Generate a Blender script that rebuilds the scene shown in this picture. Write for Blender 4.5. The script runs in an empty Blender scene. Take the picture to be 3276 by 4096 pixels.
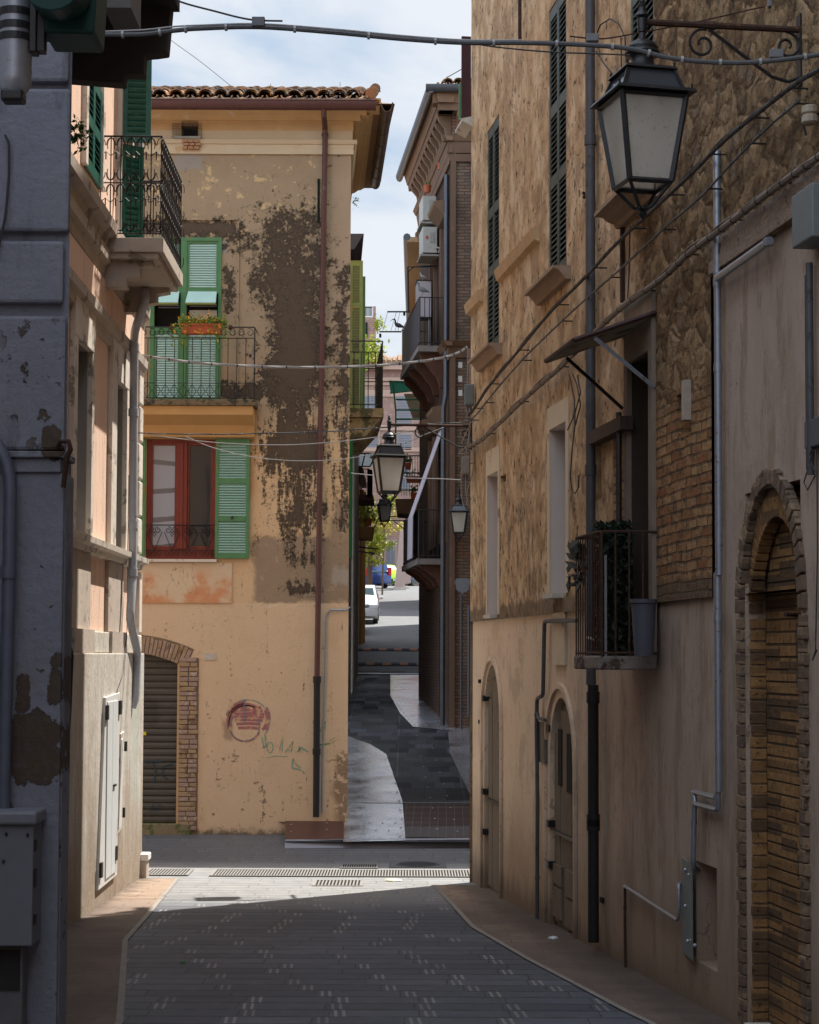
import bpy, math, random
from mathutils import Vector, Matrix
rad = math.radians
random.seed(11)
S = bpy.context.scene

# ------------------------------------------------------------ camera
F = 7500.0                       # focal length in photograph pixels (photo 3276 x 4096)
IW, IH = 3276.0, 4096.0
PITCH, ROLL = rad(3.2), 0.004
CX, CY = 1638.0, 2620.0 - F * math.tan(PITCH)
CZ = 1.9
cd = bpy.data.cameras.new("camera")
cam = bpy.data.objects.new("camera", cd)
S.collection.objects.link(cam)
S.camera = cam
RC = Matrix.Rotation(rad(90) + PITCH, 3, 'X') @ Matrix.Rotation(ROLL, 3, 'Z')
cam.matrix_world = Matrix.Translation((0, 0, CZ)) @ RC.to_4x4()
cd.sensor_fit = 'HORIZONTAL'
cd.sensor_width = 24.0
cd.lens = 24.0 * F / IW
cd.shift_y = (CY - IH / 2) / IW
cd.clip_start = 0.1
cd.clip_end = 2000

# ------------------------------------------------------------ light
SUN_AZ, SUN_EL = rad(44), rad(62)       # azimuth from +Y towards +X
w = bpy.data.worlds.new("World")
S.world = w
w.use_nodes = True
nt = w.node_tree
nt.nodes.clear()
wo = nt.nodes.new('ShaderNodeOutputWorld')
bg = nt.nodes.new('ShaderNodeBackground')
sky = nt.nodes.new('ShaderNodeTexSky')
sky.sky_type = 'NISHITA'
sky.sun_disc = False
sky.sun_elevation = SUN_EL
sky.sun_rotation = SUN_AZ
sky.altitude = 200
sky.dust_density = 2.0
tc = nt.nodes.new('ShaderNodeTexCoord')
mp = nt.nodes.new('ShaderNodeMapping')
mp.inputs['Scale'].default_value = (3.0, 3.0, 6.5)
mp.inputs['Location'].default_value = (3.1, 0.4, 1.7)
nz = nt.nodes.new('ShaderNodeTexNoise')
nz.inputs['Scale'].default_value = 1.35
nz.inputs['Detail'].default_value = 7
nz.inputs['Roughness'].default_value = 0.52
nz.inputs['Distortion'].default_value = 0.25
cr = nt.nodes.new('ShaderNodeMapRange')
cr.interpolation_type = 'SMOOTHSTEP'
cr.inputs['From Min'].default_value = 0.39
cr.inputs['From Max'].default_value = 0.60
mx = nt.nodes.new('ShaderNodeMix')
mx.data_type = 'RGBA'
mx.inputs[7].default_value = (7.9, 8.3, 8.9, 1)
pale = nt.nodes.new('ShaderNodeMix')
pale.data_type = 'RGBA'
pale.inputs[0].default_value = 0.70
pale.inputs[7].default_value = (4.0, 5.8, 8.0, 1)
nt.links.new(sky.outputs[0], pale.inputs[6])
nt.links.new(tc.outputs['Generated'], mp.inputs['Vector'])
nt.links.new(mp.outputs[0], nz.inputs['Vector'])
nt.links.new(nz.outputs['Fac'], cr.inputs['Value'])
nt.links.new(cr.outputs[0], mx.inputs[0])
nt.links.new(pale.outputs[2], mx.inputs[6])
# sky dimmed ahead (+Y) and brightened behind the viewer to lift the house fronts
sx = nt.nodes.new('ShaderNodeSeparateXYZ')
nt.links.new(tc.outputs['Generated'], sx.inputs[0])
dr = nt.nodes.new('ShaderNodeMapRange')
dr.interpolation_type = 'SMOOTHSTEP'
for k_, q_ in (('From Min', .75), ('From Max', -.25), ('To Min', .54), ('To Max', 1.38)): dr.inputs[k_].default_value = q_
nt.links.new(sx.outputs[1], dr.inputs['Value'])
sc_ = nt.nodes.new('ShaderNodeVectorMath'); sc_.operation = 'SCALE'
nt.links.new(mx.outputs[2], sc_.inputs[0]); nt.links.new(dr.outputs[0], sc_.inputs['Scale'])
nt.links.new(sc_.outputs[0], bg.inputs['Color'])
bg.inputs['Strength'].default_value = 0.11
nt.links.new(bg.outputs[0], wo.inputs['Surface'])

sl = bpy.data.lights.new("sun", 'SUN')
sl.energy = 5.0
sl.angle = rad(0.5)
sl.color = (1.0, 0.95, 0.87)
so = bpy.data.objects.new("sun", sl)
S.collection.objects.link(so)
sd = Vector((math.sin(SUN_AZ) * math.cos(SUN_EL), math.cos(SUN_AZ) * math.cos(SUN_EL), math.sin(SUN_EL)))
so.rotation_euler = sd.to_track_quat('Z', 'Y').to_euler()
so.location = (20, 20, 60)
S.view_settings.view_transform = 'Standard'
S.view_settings.look = 'None'
S.view_settings.exposure = 0.85
S.view_settings.gamma = 1.0

# ------------------------------------------------------------ measuring
def ray(x, y):
    return RC @ Vector(((x - CX) / F, -(y - CY) / F, -1.0))
def at(x, y, Y):
    d = ray(x, y)
    return Vector((0, 0, CZ)) + d * (Y / d.y)
GP = [(-70, .6), (0, .03), (21, -.60), (23.4, -.60), (25.9, -.58), (30, -.12), (50.5, 1.33), (51, 1.44), (120, 6.3), (170, 7.2), (1200, 12)]
def gz(Y):
    for (a, za), (b, zb) in zip(GP, GP[1:]):
        if Y <= b:
            return za + (zb - za) * (Y - a) / (b - a)
    return GP[-1][1]
def deckz(Y):
    return -.54 + .0737 * (Y - 24.3)
def ground(x, y, fn=gz, lo=6.0, hi=400.0):
    d = ray(x, y)
    def g(Y):
        return CZ + d.z * (Y / d.y) - fn(Y)
    Y, st = lo, .25
    while Y < hi and g(Y) > 0:
        Y += st
    a, b = Y - st, Y
    for _ in range(25):
        m = (a + b) / 2
        if g(m) > 0: a = m
        else: b = m
    p = at(x, y, (a + b) / 2)
    return Vector((p.x, p.y, fn(p.y)))

class Frame:
    """wall frame: local x runs along the wall, local y is the outward normal, local z is up"""
    def __init__(s, o, U):
        U = Vector((U[0], U[1], 0)).normalized()
        N = Vector((0, 0, 1)).cross(U)
        s.U, s.N, s.O = U, N, Vector((o[0], o[1], 0))
        s.M = Matrix(((U.x, N.x, 0, s.O.x), (U.y, N.y, 0, s.O.y), (0, 0, 1, 0), (0, 0, 0, 1)))
    def px(s, x, y, n=0.0):
        d = ray(x, y)
        o = Vector((0, 0, CZ)) - s.O
        t = (n - o.dot(s.N)) / d.dot(s.N)
        p = o + d * t
        return p.dot(s.U), p.z
    def u(s, x, y=2300, n=0.0): return s.px(x, y, n)[0]
    def z(s, x, y, n=0.0): return s.px(x, y, n)[1]
    def P(s, u, n, z): return s.O + s.U * u + s.N * n + Vector((0, 0, z))
WF = Frame((0, 0), (1, 0))       # world frame (local == world)
WF.M = Matrix.Identity(4)

# ------------------------------------------------------------ mesh builder
class MB:
    def __init__(s): s.v, s.f = [], []
    def add(s, vs, fs):
        b = len(s.v)
        s.v += [tuple(v) for v in vs]
        s.f += [tuple(i + b for i in f) for f in fs]
        return s
    def hexa(s, p):
        return s.add(p, [(0, 3, 2, 1), (4, 5, 6, 7), (0, 1, 5, 4), (1, 2, 6, 5), (2, 3, 7, 6), (3, 0, 4, 7)])
    def box(s, x0, x1, y0, y1, z0, z1):
        if x0 > x1: x0, x1 = x1, x0
        if y0 > y1: y0, y1 = y1, y0
        if z0 > z1: z0, z1 = z1, z0
        return s.hexa([(x0, y0, z0), (x1, y0, z0), (x1, y1, z0), (x0, y1, z0), (x0, y0, z1), (x1, y0, z1), (x1, y1, z1), (x0, y1, z1)])
    def quad(s, a, b, c, d): return s.add([a, b, c, d], [(0, 1, 2, 3)])
    def poly(s, pts): return s.add(pts, [tuple(range(len(pts)))])
    def prism(s, prof, a, b, mp):
        """prof: 2-D outline, extruded from a to b; mp(p, q, t) -> point"""
        n = len(prof)
        vs = [mp(p, q, a) for p, q in prof] + [mp(p, q, b) for p, q in prof]
        fs = [tuple(range(n))[::-1], tuple(range(n, 2 * n))]
        fs += [(i, (i + 1) % n, n + (i + 1) % n, n + i) for i in range(n)]
        return s.add(vs, fs)
    def tube(s, pts, r, seg=8, caps=True, rf=None):
        pts = [Vector(p) for p in pts]
        n = len(pts)
        prev = None
        rings = []
        for i, p in enumerate(pts):
            t = (pts[min(i + 1, n - 1)] - pts[max(i - 1, 0)])
            if t.length < 1e-9: t = Vector((0, 0, 1))
            t.normalize()
            if prev is None:
                a = Vector((0, 0, 1)) if abs(t.z) < .9 else Vector((1, 0, 0))
                prev = t.cross(a).normalized()
            u = (prev - t * prev.dot(t))
            if u.length < 1e-6: u = t.orthogonal()
            u.normalize()
            v = t.cross(u)
            prev = u
            rr = r if rf is None else rf(i)
            rings.append([p + (u * math.cos(6.28318 * k / seg) + v * math.sin(6.28318 * k / seg)) * rr for k in range(seg)])
        vs = [q for rg in rings for q in rg]
        fs = []
        for i in range(n - 1):
            for k in range(seg):
                a, b = i * seg + k, i * seg + (k + 1) % seg
                fs.append((a, b, b + seg, a + seg))
        if caps:
            fs.append(tuple(range(seg))[::-1])
            fs.append(tuple((n - 1) * seg + k for k in range(seg)))
        return s.add(vs, fs)
    def lathe(s, prof, c=(0, 0, 0), seg=16):
        vs, fs = [], []
        for r, z in prof:
            for k in range(seg):
                a = 6.28318 * k / seg
                vs.append((c[0] + r * math.cos(a), c[1] + r * math.sin(a), c[2] + z))
        for i in range(len(prof) - 1):
            for k in range(seg):
                a, b = i * seg + k, i * seg + (k + 1) % seg
                fs.append((a, b, b + seg, a + seg))
        fs.append(tuple(range(seg))[::-1])
        fs.append(tuple((len(prof) - 1) * seg + k for k in range(seg)))
        return s.add(vs, fs)
    def frustum(s, w0, z0, w1, z1, c=(0, 0)):
        a, b = w0 / 2, w1 / 2
        x, y = c
        return s.hexa([(x - a, y - a, z0), (x + a, y - a, z0), (x + a, y + a, z0), (x - a, y + a, z0),
                       (x - b, y - b, z1), (x + b, y - b, z1), (x + b, y + b, z1), (x - b, y + b, z1)])
    def blob(s, c, r, seg=8, sq=(1, 1, 1)):
        pr = [(math.sin(math.pi * i / 6) * r + 1e-4, -math.cos(math.pi * i / 6) * r) for i in range(7)]
        b = MB(); b.lathe(pr, (0, 0, 0), seg)
        return s.add([(c[0] + x * sq[0], c[1] + y * sq[1], c[2] + z * sq[2]) for x, y, z in b.v], b.f)

WM = {}
def place(o, parent, fr):
    M = fr.M if isinstance(fr, Frame) else fr
    WM[o.name] = M.copy()
    if parent is not None:
        o.parent = parent
        o.matrix_basis = WM[parent.name].inverted() @ M
    else:
        o.matrix_basis = M
def mk(name, mb, mat, parent=None, fr=WF, smooth=False, bevel=0.0, label=None, kind=None):
    me = bpy.data.meshes.new(name)
    me.from_pydata(mb.v, [], mb.f)
    me.validate()
    import bmesh
    b = bmesh.new(); b.from_mesh(me)
    bmesh.ops.recalc_face_normals(b, faces=b.faces)
    b.to_mesh(me); b.free()
    me.materials.append(mat)
    if smooth:
        me.shade_smooth()
        me.set_sharp_from_angle(angle=rad(38))
    o = bpy.data.objects.new(name, me)
    S.collection.objects.link(o)
    place(o, parent, fr)
    if bevel:
        m = o.modifiers.new('bevel', 'BEVEL'); m.width = bevel; m.segments = 2; m.limit_method = 'ANGLE'
    if label: o['label'] = label
    if kind: o['kind'] = kind
    return o
def thing(name, label, cat, fr=WF, group=None):
    o = bpy.data.objects.new(name, None)
    o.empty_display_size = .3
    S.collection.objects.link(o)
    place(o, None, fr)
    o['label'] = label; o['category'] = cat
    if group: o['group'] = group
    return o
def tag(o, label, cat, group=None):
    o['label'] = label; o['category'] = cat
    if group: o['group'] = group
    return o
def base(x, y, z, yaw=0.0):
    return Matrix.Translation((x, y, z)) @ Matrix.Rotation(yaw, 4, 'Z')
def dup(root, M, label, group=None):
    def cp(o, par):
        c = o.copy(); S.collection.objects.link(c)
        if par is not None: c.parent = par
        WM[c.name] = WM[o.name]
        for ch in kids(o): cp(ch, c)
        return c
    r = cp(root, None)
    r.matrix_basis = M; WM[r.name] = M.copy()
    r['label'] = label
    if group: r['group'] = group
    return r
def kids(o): return [q for q in list(S.collection.objects) if q.parent == o]

# ------------------------------------------------------------ materials
class V:
    def __init__(s, m, sk): s.m, s.k = m, sk
    def _o(s, op, b=None, c=None): return s.m.math(op, s, b, c)
    def __add__(s, b): return s._o('ADD', b)
    __radd__ = __add__
    def __sub__(s, b): return s._o('SUBTRACT', b)
    def __rsub__(s, b): return s.m.math('SUBTRACT', b, s)
    def __mul__(s, b): return s._o('MULTIPLY', b)
    __rmul__ = __mul__
    def __truediv__(s, b): return s._o('DIVIDE', b)
    def floor(s): return s._o('FLOOR')
    def fract(s): return s._o('FRACT')
    def abs(s): return s._o('ABSOLUTE')
    def gt(s, b): return s._o('GREATER_THAN', b)
    def lt(s, b): return s._o('LESS_THAN', b)
    def max(s, b): return s._o('MAXIMUM', b)
    def min(s, b): return s._o('MINIMUM', b)
    def clamp(s): return s.m.step(s, 0, 1, 'LINEAR')
class Mt:
    def __init__(s, name, rough=.8, metal=0.0, spec=.3):
        s.mat = bpy.data.materials.new(name)
        s.mat.use_nodes = True
        s.t = s.mat.node_tree
        s.b = s.t.nodes['Principled BSDF']
        s.b.inputs['Roughness'].default_value = rough
        s.b.inputs['Metallic'].default_value = metal
        s.b.inputs['Specular IOR Level'].default_value = spec
        s.tc = s.t.nodes.new('ShaderNodeTexCoord')
        s.co = s.tc.outputs['Object']
        sp = s.t.nodes.new('ShaderNodeSeparateXYZ')
        s.t.links.new(s.co, sp.inputs[0])
        s.x, s.y, s.z = V(s, sp.outputs[0]), V(s, sp.outputs[1]), V(s, sp.outputs[2])
        s.h = None
    def put(s, inp, v):
        if isinstance(v, V): s.t.links.new(v.k, inp)
        elif v is not None:
            try: inp.default_value = v
            except Exception: inp.default_value = tuple(v) + (1,)
    def math(s, op, a, b=None, c=None):
        n = s.t.nodes.new('ShaderNodeMath'); n.operation = op
        s.put(n.inputs[0], a); s.put(n.inputs[1], b); s.put(n.inputs[2], c)
        return V(s, n.outputs[0])
    def vec(s, x, y, z):
        n = s.t.nodes.new('ShaderNodeCombineXYZ')
        s.put(n.inputs[0], x); s.put(n.inputs[1], y); s.put(n.inputs[2], z)
        return V(s, n.outputs[0])
    def map(s, sc=(1, 1, 1), loc=(0, 0, 0), rot=(0, 0, 0), vec=None):
        n = s.t.nodes.new('ShaderNodeMapping')
        s.t.links.new(vec.k if vec else s.co, n.inputs[0])
        n.inputs['Scale'].default_value = sc
        n.inputs['Location'].default_value = loc
        n.inputs['Rotation'].default_value = rot
        return V(s, n.outputs[0])
    def noise(s, scale, detail=4, rough=.55, sc=None, vec=None, dist=0.0, loc=(0, 0, 0)):
        n = s.t.nodes.new('ShaderNodeTexNoise')
        v = vec if vec else (s.map(sc or (1, 1, 1), loc))
        s.t.links.new(v.k, n.inputs['Vector'])
        n.inputs['Scale'].default_value = scale
        n.inputs['Detail'].default_value = detail
        n.inputs['Roughness'].default_value = rough
        n.inputs['Distortion'].default_value = dist
        return V(s, n.outputs['Fac'])
    def voro(s, scale, sc=None, vec=None, feat='F1', out='Distance', rnd=1.0):
        n = s.t.nodes.new('ShaderNodeTexVoronoi'); n.feature = feat
        v = vec if vec else s.map(sc or (1, 1, 1))
        s.t.links.new(v.k, n.inputs['Vector'])
        n.inputs['Scale'].default_value = scale
        n.inputs['Randomness'].default_value = rnd
        return V(s, n.outputs[out])
    def white(s, vec):
        n = s.t.nodes.new('ShaderNodeTexWhiteNoise'); n.noise_dimensions = '3D'
        s.t.links.new(vec.k, n.inputs['Vector'])
        return V(s, n.outputs['Value'])
    def step(s, v, a, b, kind='SMOOTHSTEP'):
        n = s.t.nodes.new('ShaderNodeMapRange'); n.interpolation_type = kind
        s.put(n.inputs['Value'], v)
        lo, hi = (a, b)
        n.inputs['From Min'].default_value = lo
        n.inputs['From Max'].default_value = hi
        return V(s, n.outputs[0])
    def lin(s, v, a, b, c, d):
        n = s.t.nodes.new('ShaderNodeMapRange')
        s.put(n.inputs['Value'], v)
        for k, q in zip(('From Min', 'From Max', 'To Min', 'To Max'), (a, b, c, d)): n.inputs[k].default_value = q
        return V(s, n.outputs[0])
    def mix(s, f, a, b):
        n = s.t.nodes.new('ShaderNodeMix'); n.data_type = 'RGBA'
        s.put(n.inputs[0], f)
        s.put(n.inputs[6], a if isinstance(a, V) else tuple(a) + (1,))
        s.put(n.inputs[7], b if isinstance(b, V) else tuple(b) + (1,))
        return V(s, n.outputs[2])
    def mul(s, a, k):
        n = s.t.nodes.new('ShaderNodeVectorMath'); n.operation = 'SCALE'
        s.t.links.new(a.k, n.inputs[0])
        s.put(n.inputs['Scale'], k)
        return V(s, n.outputs[0])
    def brick(s, bw, bh, mortar=.01, vec=None, smooth=.1, off=.5):
        n = s.t.nodes.new('ShaderNodeTexBrick')
        s.t.links.new(vec.k, n.inputs['Vector'])
        n.inputs['Scale'].default_value = 1.0
        n.inputs['Mortar Size'].default_value = mortar
        n.inputs['Mortar Smooth'].default_value = smooth
        n.inputs['Brick Width'].default_value = bw
        n.inputs['Row Height'].default_value = bh
        n.inputs['Color1'].default_value = (0, 0, 0, 1)
        n.inputs['Color2'].default_value = (1, 1, 1, 1)
        n.inputs['Mortar'].default_value = (.5, .5, .5, 1)
        n.offset = off
        n2 = s.t.nodes.new('ShaderNodeSeparateColor')
        s.t.links.new(n.outputs['Color'], n2.inputs[0])
        return V(s, n2.outputs[0]), V(s, n.outputs['Fac'])
    def rect(s, X, Z, x0, x1, z0, z1, soft=.1):
        """soft box mask in wall coordinates"""
        if x0 > x1: x0, x1 = x1, x0
        if z0 > z1: z0, z1 = z1, z0
        a = s.step(X, x0 - soft, x0 + soft) * s.step(X, x1 + soft, x1 - soft)
        return a * s.step(Z, z0 - soft, z0 + soft) * s.step(Z, z1 + soft, z1 - soft)
    def col(s, v):
        s.put(s.b.inputs['Base Color'], v if isinstance(v, V) else tuple(v) + (1,)); return s
    def rough(s, v): s.put(s.b.inputs['Roughness'], v); return s
    def bump(s, h, dist=.01, strength=1.0):
        n = s.t.nodes.new('ShaderNodeBump')
        n.inputs['Distance'].default_value = dist
        n.inputs['Strength'].default_value = strength
        s.put(n.inputs['Height'], h)
        if s.h: s.t.links.new(s.h, n.inputs['Normal'])
        s.h = n.outputs[0]
        s.t.links.new(s.h, s.b.inputs['Normal'])
        return s
def srgb(r, g, b):
    f = lambda c: (c / 255 / 12.92) if c <= 10 else ((c / 255 + .055) / 1.055) ** 2.4
    return (f(r), f(g), f(b))
def plain(name, c, rough=.7, metal=0.0, var=.25, scale=18, spec=.3, bump=.0, wear=None, wthr=.62):
    m = Mt(name, rough, metal, spec)
    n = m.noise(scale, 5, .6)
    a = tuple(q * (1 - var) for q in c); b = tuple(min(1, q * (1 + var)) for q in c)
    cc = m.mix(n, a, b)
    if wear:
        k = m.step(m.noise(scale * .7, 6, .7, loc=(3, 1, 4)), wthr, wthr + .06)
        cc = m.mix(k, cc, wear)
    m.col(cc)
    if bump: m.bump(m.noise(scale * 3, 4, .6), bump)
    return m.mat

# ------------------------------------------------------------ shared materials
IRON = plain('wrought iron', (.028, .026, .026), .55, .4, .3, 40, wear=(.10, .045, .025), wthr=.60)
RUST = plain('rusty iron', (.055, .030, .021), .8, .2, .5, 60, wear=(.13, .055, .028), wthr=.56)
BLACKM = plain('black painted metal', (.022, .022, .024), .42, .3, .3, 30, spec=.5, wear=(.09, .06, .05), wthr=.66)
STEEL = plain('galvanised steel', (.34, .37, .42), .42, .7, .25, 25, wear=(.18, .13, .10), wthr=.62)
GPIPE = plain('grey plastic pipe', (.40, .41, .44), .5, 0, .18, 12, wear=(.24, .22, .2), wthr=.64)
DPIPE = plain('dark downpipe', (.085, .085, .092), .5, .2, .3, 10, wear=(.05, .04, .035), wthr=.6)
BPIPE = plain('black cast pipe', (.024, .022, .021), .6, .2, .3, 20, wear=(.07, .04, .03), wthr=.64)
BROWNM = plain('brown coated metal', (.095, .038, .032), .45, .1, .25, 12, spec=.4, wear=(.15, .09, .07), wthr=.64)
COPPER = plain('weathered gutter metal', (.11, .075, .06), .42, .5, .45, 9, wear=(.2, .17, .14), wthr=.6)
CONC = plain('grey concrete', (.30, .28, .25), .9, 0, .3, 7, bump=.01, wear=(.14, .11, .085), wthr=.58)
STONE = plain('pale limestone', (.52, .49, .43), .85, 0, .2, 9, bump=.006, wear=(.3, .26, .2), wthr=.6)
CABLE = plain('grey cable', (.10, .10, .105), .6, 0, .25, 30)
CABLED = plain('dark cable', (.045, .043, .045), .6, 0, .25, 30)
CABLEW = plain('pale cable', (.36, .35, .34), .55, 0, .2, 30)
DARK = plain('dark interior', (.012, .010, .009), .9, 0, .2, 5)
GREEN = plain('green shutter paint', (.075, .21, .085), .5, 0, .25, 9, spec=.4, wear=(.20, .17, .05), wthr=.6)
TEAL = plain('pale green slats', (.46, .68, .62), .5, 0, .12, 7, spec=.35)
TEALD = plain('mid green slats', (.27, .47, .39), .55, 0, .15, 7, wear=(.14, .2, .12), wthr=.66)
DGREEN = plain('dark green shutter paint', (.008, .085, .058), .45, 0, .3, 9, spec=.4, wear=(.02, .14, .10), wthr=.6)
GSHUT = plain('grey green shutter paint', (.052, .070, .062), .5, 0, .2, 7, spec=.4, wear=(.10, .11, .10), wthr=.66)
YGREEN = plain('yellowed green shutter paint', (.26, .33, .12), .55, 0, .35, 5, wear=(.42, .30, .06), wthr=.55)
RED = plain('red window paint', (.17, .026, .014), .45, 0, .3, 10, spec=.4, wear=(.10, .02, .015), wthr=.6)
TERRA = plain('terracotta plastic', (.42, .10, .045), .6, 0, .15, 12)
WHITEP = plain('white paint', (.62, .61, .58), .5, 0, .12, 10, wear=(.4, .36, .3), wthr=.66)
ACW = plain('aged white casing', (.42, .41, .38), .5, 0, .12, 8, wear=(.27, .22, .18), wthr=.64)
BOXG = plain('grey green cabinet', (.16, .18, .18), .55, .1, .15, 9, wear=(.08, .07, .06), wthr=.68)
LEAF = plain('green leaves', (.07, .15, .025), .6, 0, .5, 30)
LEAFY = plain('yellow green leaves', (.30, .34, .03), .55, 0, .45, 14)
LEAFD = plain('dark ivy leaves', (.010, .020, .010), .6, 0, .6, 30)
FLOWER = plain('yellow flowers', (.75, .36, .02), .6, 0, .2, 20)
BARK = plain('bark', (.16, .11, .08), .9, 0, .3, 20)
OCHREP = plain('ochre pipe paint', (.34, .17, .045), .5, 0, .2, 9)
TEXT = plain('worn dark lettering', (.12, .12, .13), .8, 0, .2, 9)

def glass(name, c=(.015, .02, .024), rough=.06, spec=.5):
    m = Mt(name, rough, 0, spec)
    m.col(c)
    m.bump(m.noise(1.3, 2, .5), .02, .35)
    return m.mat
GLASS = glass('window glass')
def reflectglass():  # bright reflection of the house opposite painted as pale stripes
    m = Mt('window pane with painted reflection', .08, 0, .8)
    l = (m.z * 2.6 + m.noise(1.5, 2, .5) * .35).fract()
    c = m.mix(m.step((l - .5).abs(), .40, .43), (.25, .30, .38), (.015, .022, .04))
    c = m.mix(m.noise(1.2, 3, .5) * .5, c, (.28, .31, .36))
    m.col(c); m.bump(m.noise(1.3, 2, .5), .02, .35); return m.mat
PALEGL = reflectglass()
CARGL = glass('car glass', (.03, .05, .055), .08)
def frosted():
    m = Mt('dusty frosted lantern glass', .38, 0, .45)
    n = m.noise(9, 5, .6)
    sp = m.step(m.noise(48, 3, .6, loc=(4, 2, 1)), .60, .66)
    base_ = m.mix(n, (.66, .64, .60), (.84, .82, .77))
    edge = m.step(m.noise(3.5, 4, .6, sc=(1, 1, .5)), .45, .75)
    c = m.mix(edge * .55, base_, (.36, .29, .22))
    m.col(m.mix(sp * .8, c, (.16, .14, .12)))
    m.b.inputs['Subsurface Weight'].default_value = .0
    m.b.inputs['Transmission Weight'].default_value = .0
    tr = m.t.nodes.new('ShaderNodeBsdfTranslucent')
    tr.inputs['Color'].default_value = (1, .98, .93, 1)
    ms = m.t.nodes.new('ShaderNodeMixShader'); ms.inputs[0].default_value = .68
    out = m.t.nodes['Material Output']
    m.t.links.new(m.b.outputs[0], ms.inputs[1]); m.t.links.new(tr.outputs[0], ms.inputs[2])
    m.t.links.new(ms.outputs[0], out.inputs['Surface'])
    return m.mat
FROST = frosted()
def wood(name, a, b, sc=(8, 8, .6)):
    m = Mt(name, .8)
    n = m.noise(6, 7, .65, sc=sc)
    k = m.step(m.noise(14, 4, .6, sc=(6, 6, .5), loc=(2, 0, 0)), .58, .7)
    m.col(m.mix(k, m.mix(n, a, b), tuple(q * .35 for q in a)))
    m.bump(n, .012)
    return m.mat
OLDWOOD = wood('weathered door wood', (.10, .075, .052), (.25, .20, .15))
DARKWOOD = wood('dark wood', (.035, .022, .016), (.11, .07, .05))
def brickmat(name, cols, mortar, bw=.24, bh=.065, ms=.012, axis='x', dirt=(.03, .024, .02), dirtk=.5, bumpd=.012, wob=.02):
    """brickwork on a wall frame: rows along local x, courses along z"""
    m = Mt(name, .9)
    a = m.x if axis == 'x' else m.y
    wv = m.noise(1.2, 3, .6)
    v = m.vec(a + (wv - .5) * wob * 4, m.z + (wv - .5) * wob, 0.0)
    r, fac = m.brick(bw, bh, ms, v, smooth=.35)
    n = m.noise(9, 6, .65)
    c = m.mix(r, cols[0], cols[1])
    c = m.mix(m.step(m.noise(3.1, 3, .5, loc=(5, 0, 2)), .5, .68), c, cols[2])
    c = m.mix(n * .6, c, tuple(q * .55 for q in cols[0]))
    c = m.mix(fac, c, mortar)
    d = m.step(m.noise(1.1, 6, .7, loc=(1, 7, 3)), .48, .72)
    c = m.mix(d * dirtk, c, dirt)
    m.col(c)
    m.bump((1.0 - fac) * .8 + n * .5, bumpd)
    return m.mat

def louvre(fm, sm, u0, u1, z0, z1, n=0.0, stile=.05, rails=(0.0, 1.0), railh=.07, pitch=.045, th=.035, flip=False, mid=()):
    """one shutter leaf standing on local normal n: frame into fm, slats into sm"""
    if u0 > u1: u0, u1 = u1, u0
    fm.box(u0, u0 + stile, n, n + th, z0, z1)
    fm.box(u1 - stile, u1, n, n + th, z0, z1)
    zs = [z0 + (z1 - z0) * q for q in rails]
    lv = []
    for i, q in enumerate(zs):
        if i == 0: a, b = q, q + railh
        elif i == len(zs) - 1: a, b = q - railh, q
        else: a, b = q - railh / 2, q + railh / 2
        fm.box(u0 + stile, u1 - stile, n + .001, n + th - .001, a, b)
        lv.append((a, b))
    for (a, b), (c, d) in zip(lv, lv[1:]):
        z = b + .004
        while z < c - pitch * .5:
            p = pitch
            y0, y1 = n + .004, n + th - .004
            sm.hexa([(u0 + stile, y0, z + p * .75), (u1 - stile, y0, z + p * .75), (u1 - stile, y1, z), (u0 + stile, y1, z),
                     (u0 + stile, y0, z + p * .75 + .008), (u1 - stile, y0, z + p * .75 + .008), (u1 - stile, y1, z + .008), (u0 + stile, y1, z + .008)])
            z += p

def wall(mb, u0, u1, z0, z1, holes=(), n=0.0, dz=None):
    """wall face with openings; hole = (u0,u1,z0,z1,depth[,arch rise])"""
    if u0 > u1: u0, u1 = u1, u0
    H = []
    for h in holes:
        a, b, c, d, dep = h[:5]
        if a > b: a, b = b, a
        if c > d: c, d = d, c
        H.append((a, b, c, d, dep, h[5] if len(h) > 5 else 0.0))
    us = sorted({u0, u1} | {q for h in H for q in h[:2] if u0 < q < u1})
    zs = sorted({z0, z1} | {q for h in H for q in h[2:4] if z0 < q < z1})
    for a, b in zip(us, us[1:]):
        for c, d in zip(zs, zs[1:]):
            mu, mz = (a + b) / 2, (c + d) / 2
            if any(h[0] < mu < h[1] and h[2] < mz < h[3] for h in H): continue
            mb.quad((a, n, c), (b, n, c), (b, n, d), (a, n, d))
    for a, b, c, d, dep, ar in H:
        if dep <= 0: continue
        m = n - dep
        zt = d - ar
        mb.quad((a, n, c), (a, m, c), (a, m, zt), (a, n, zt))
        mb.quad((b, n, c), (b, m, c), (b, m, zt), (b, n, zt))
        mb.quad((a, n, c), (b, n, c), (b, m, c), (a, m, c))
        if ar <= 0:
            mb.quad((a, n, d), (b, n, d), (b, m, d), (a, m, d))
        else:
            K = 14
            pts = [((a + b) / 2 - (b - a) / 2 * math.cos(math.pi * k / K), zt + ar * math.sin(math.pi * k / K)) for k in range(K + 1)]
            for (p, q), (p2, q2) in zip(pts, pts[1:]):
                mb.quad((p, n, q), (p2, n, q2), (p2, m, q2), (p, m, q))
                mb.quad((p, n, q), (p2, n, q2), (p2, n, d), (p, n, d))
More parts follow.
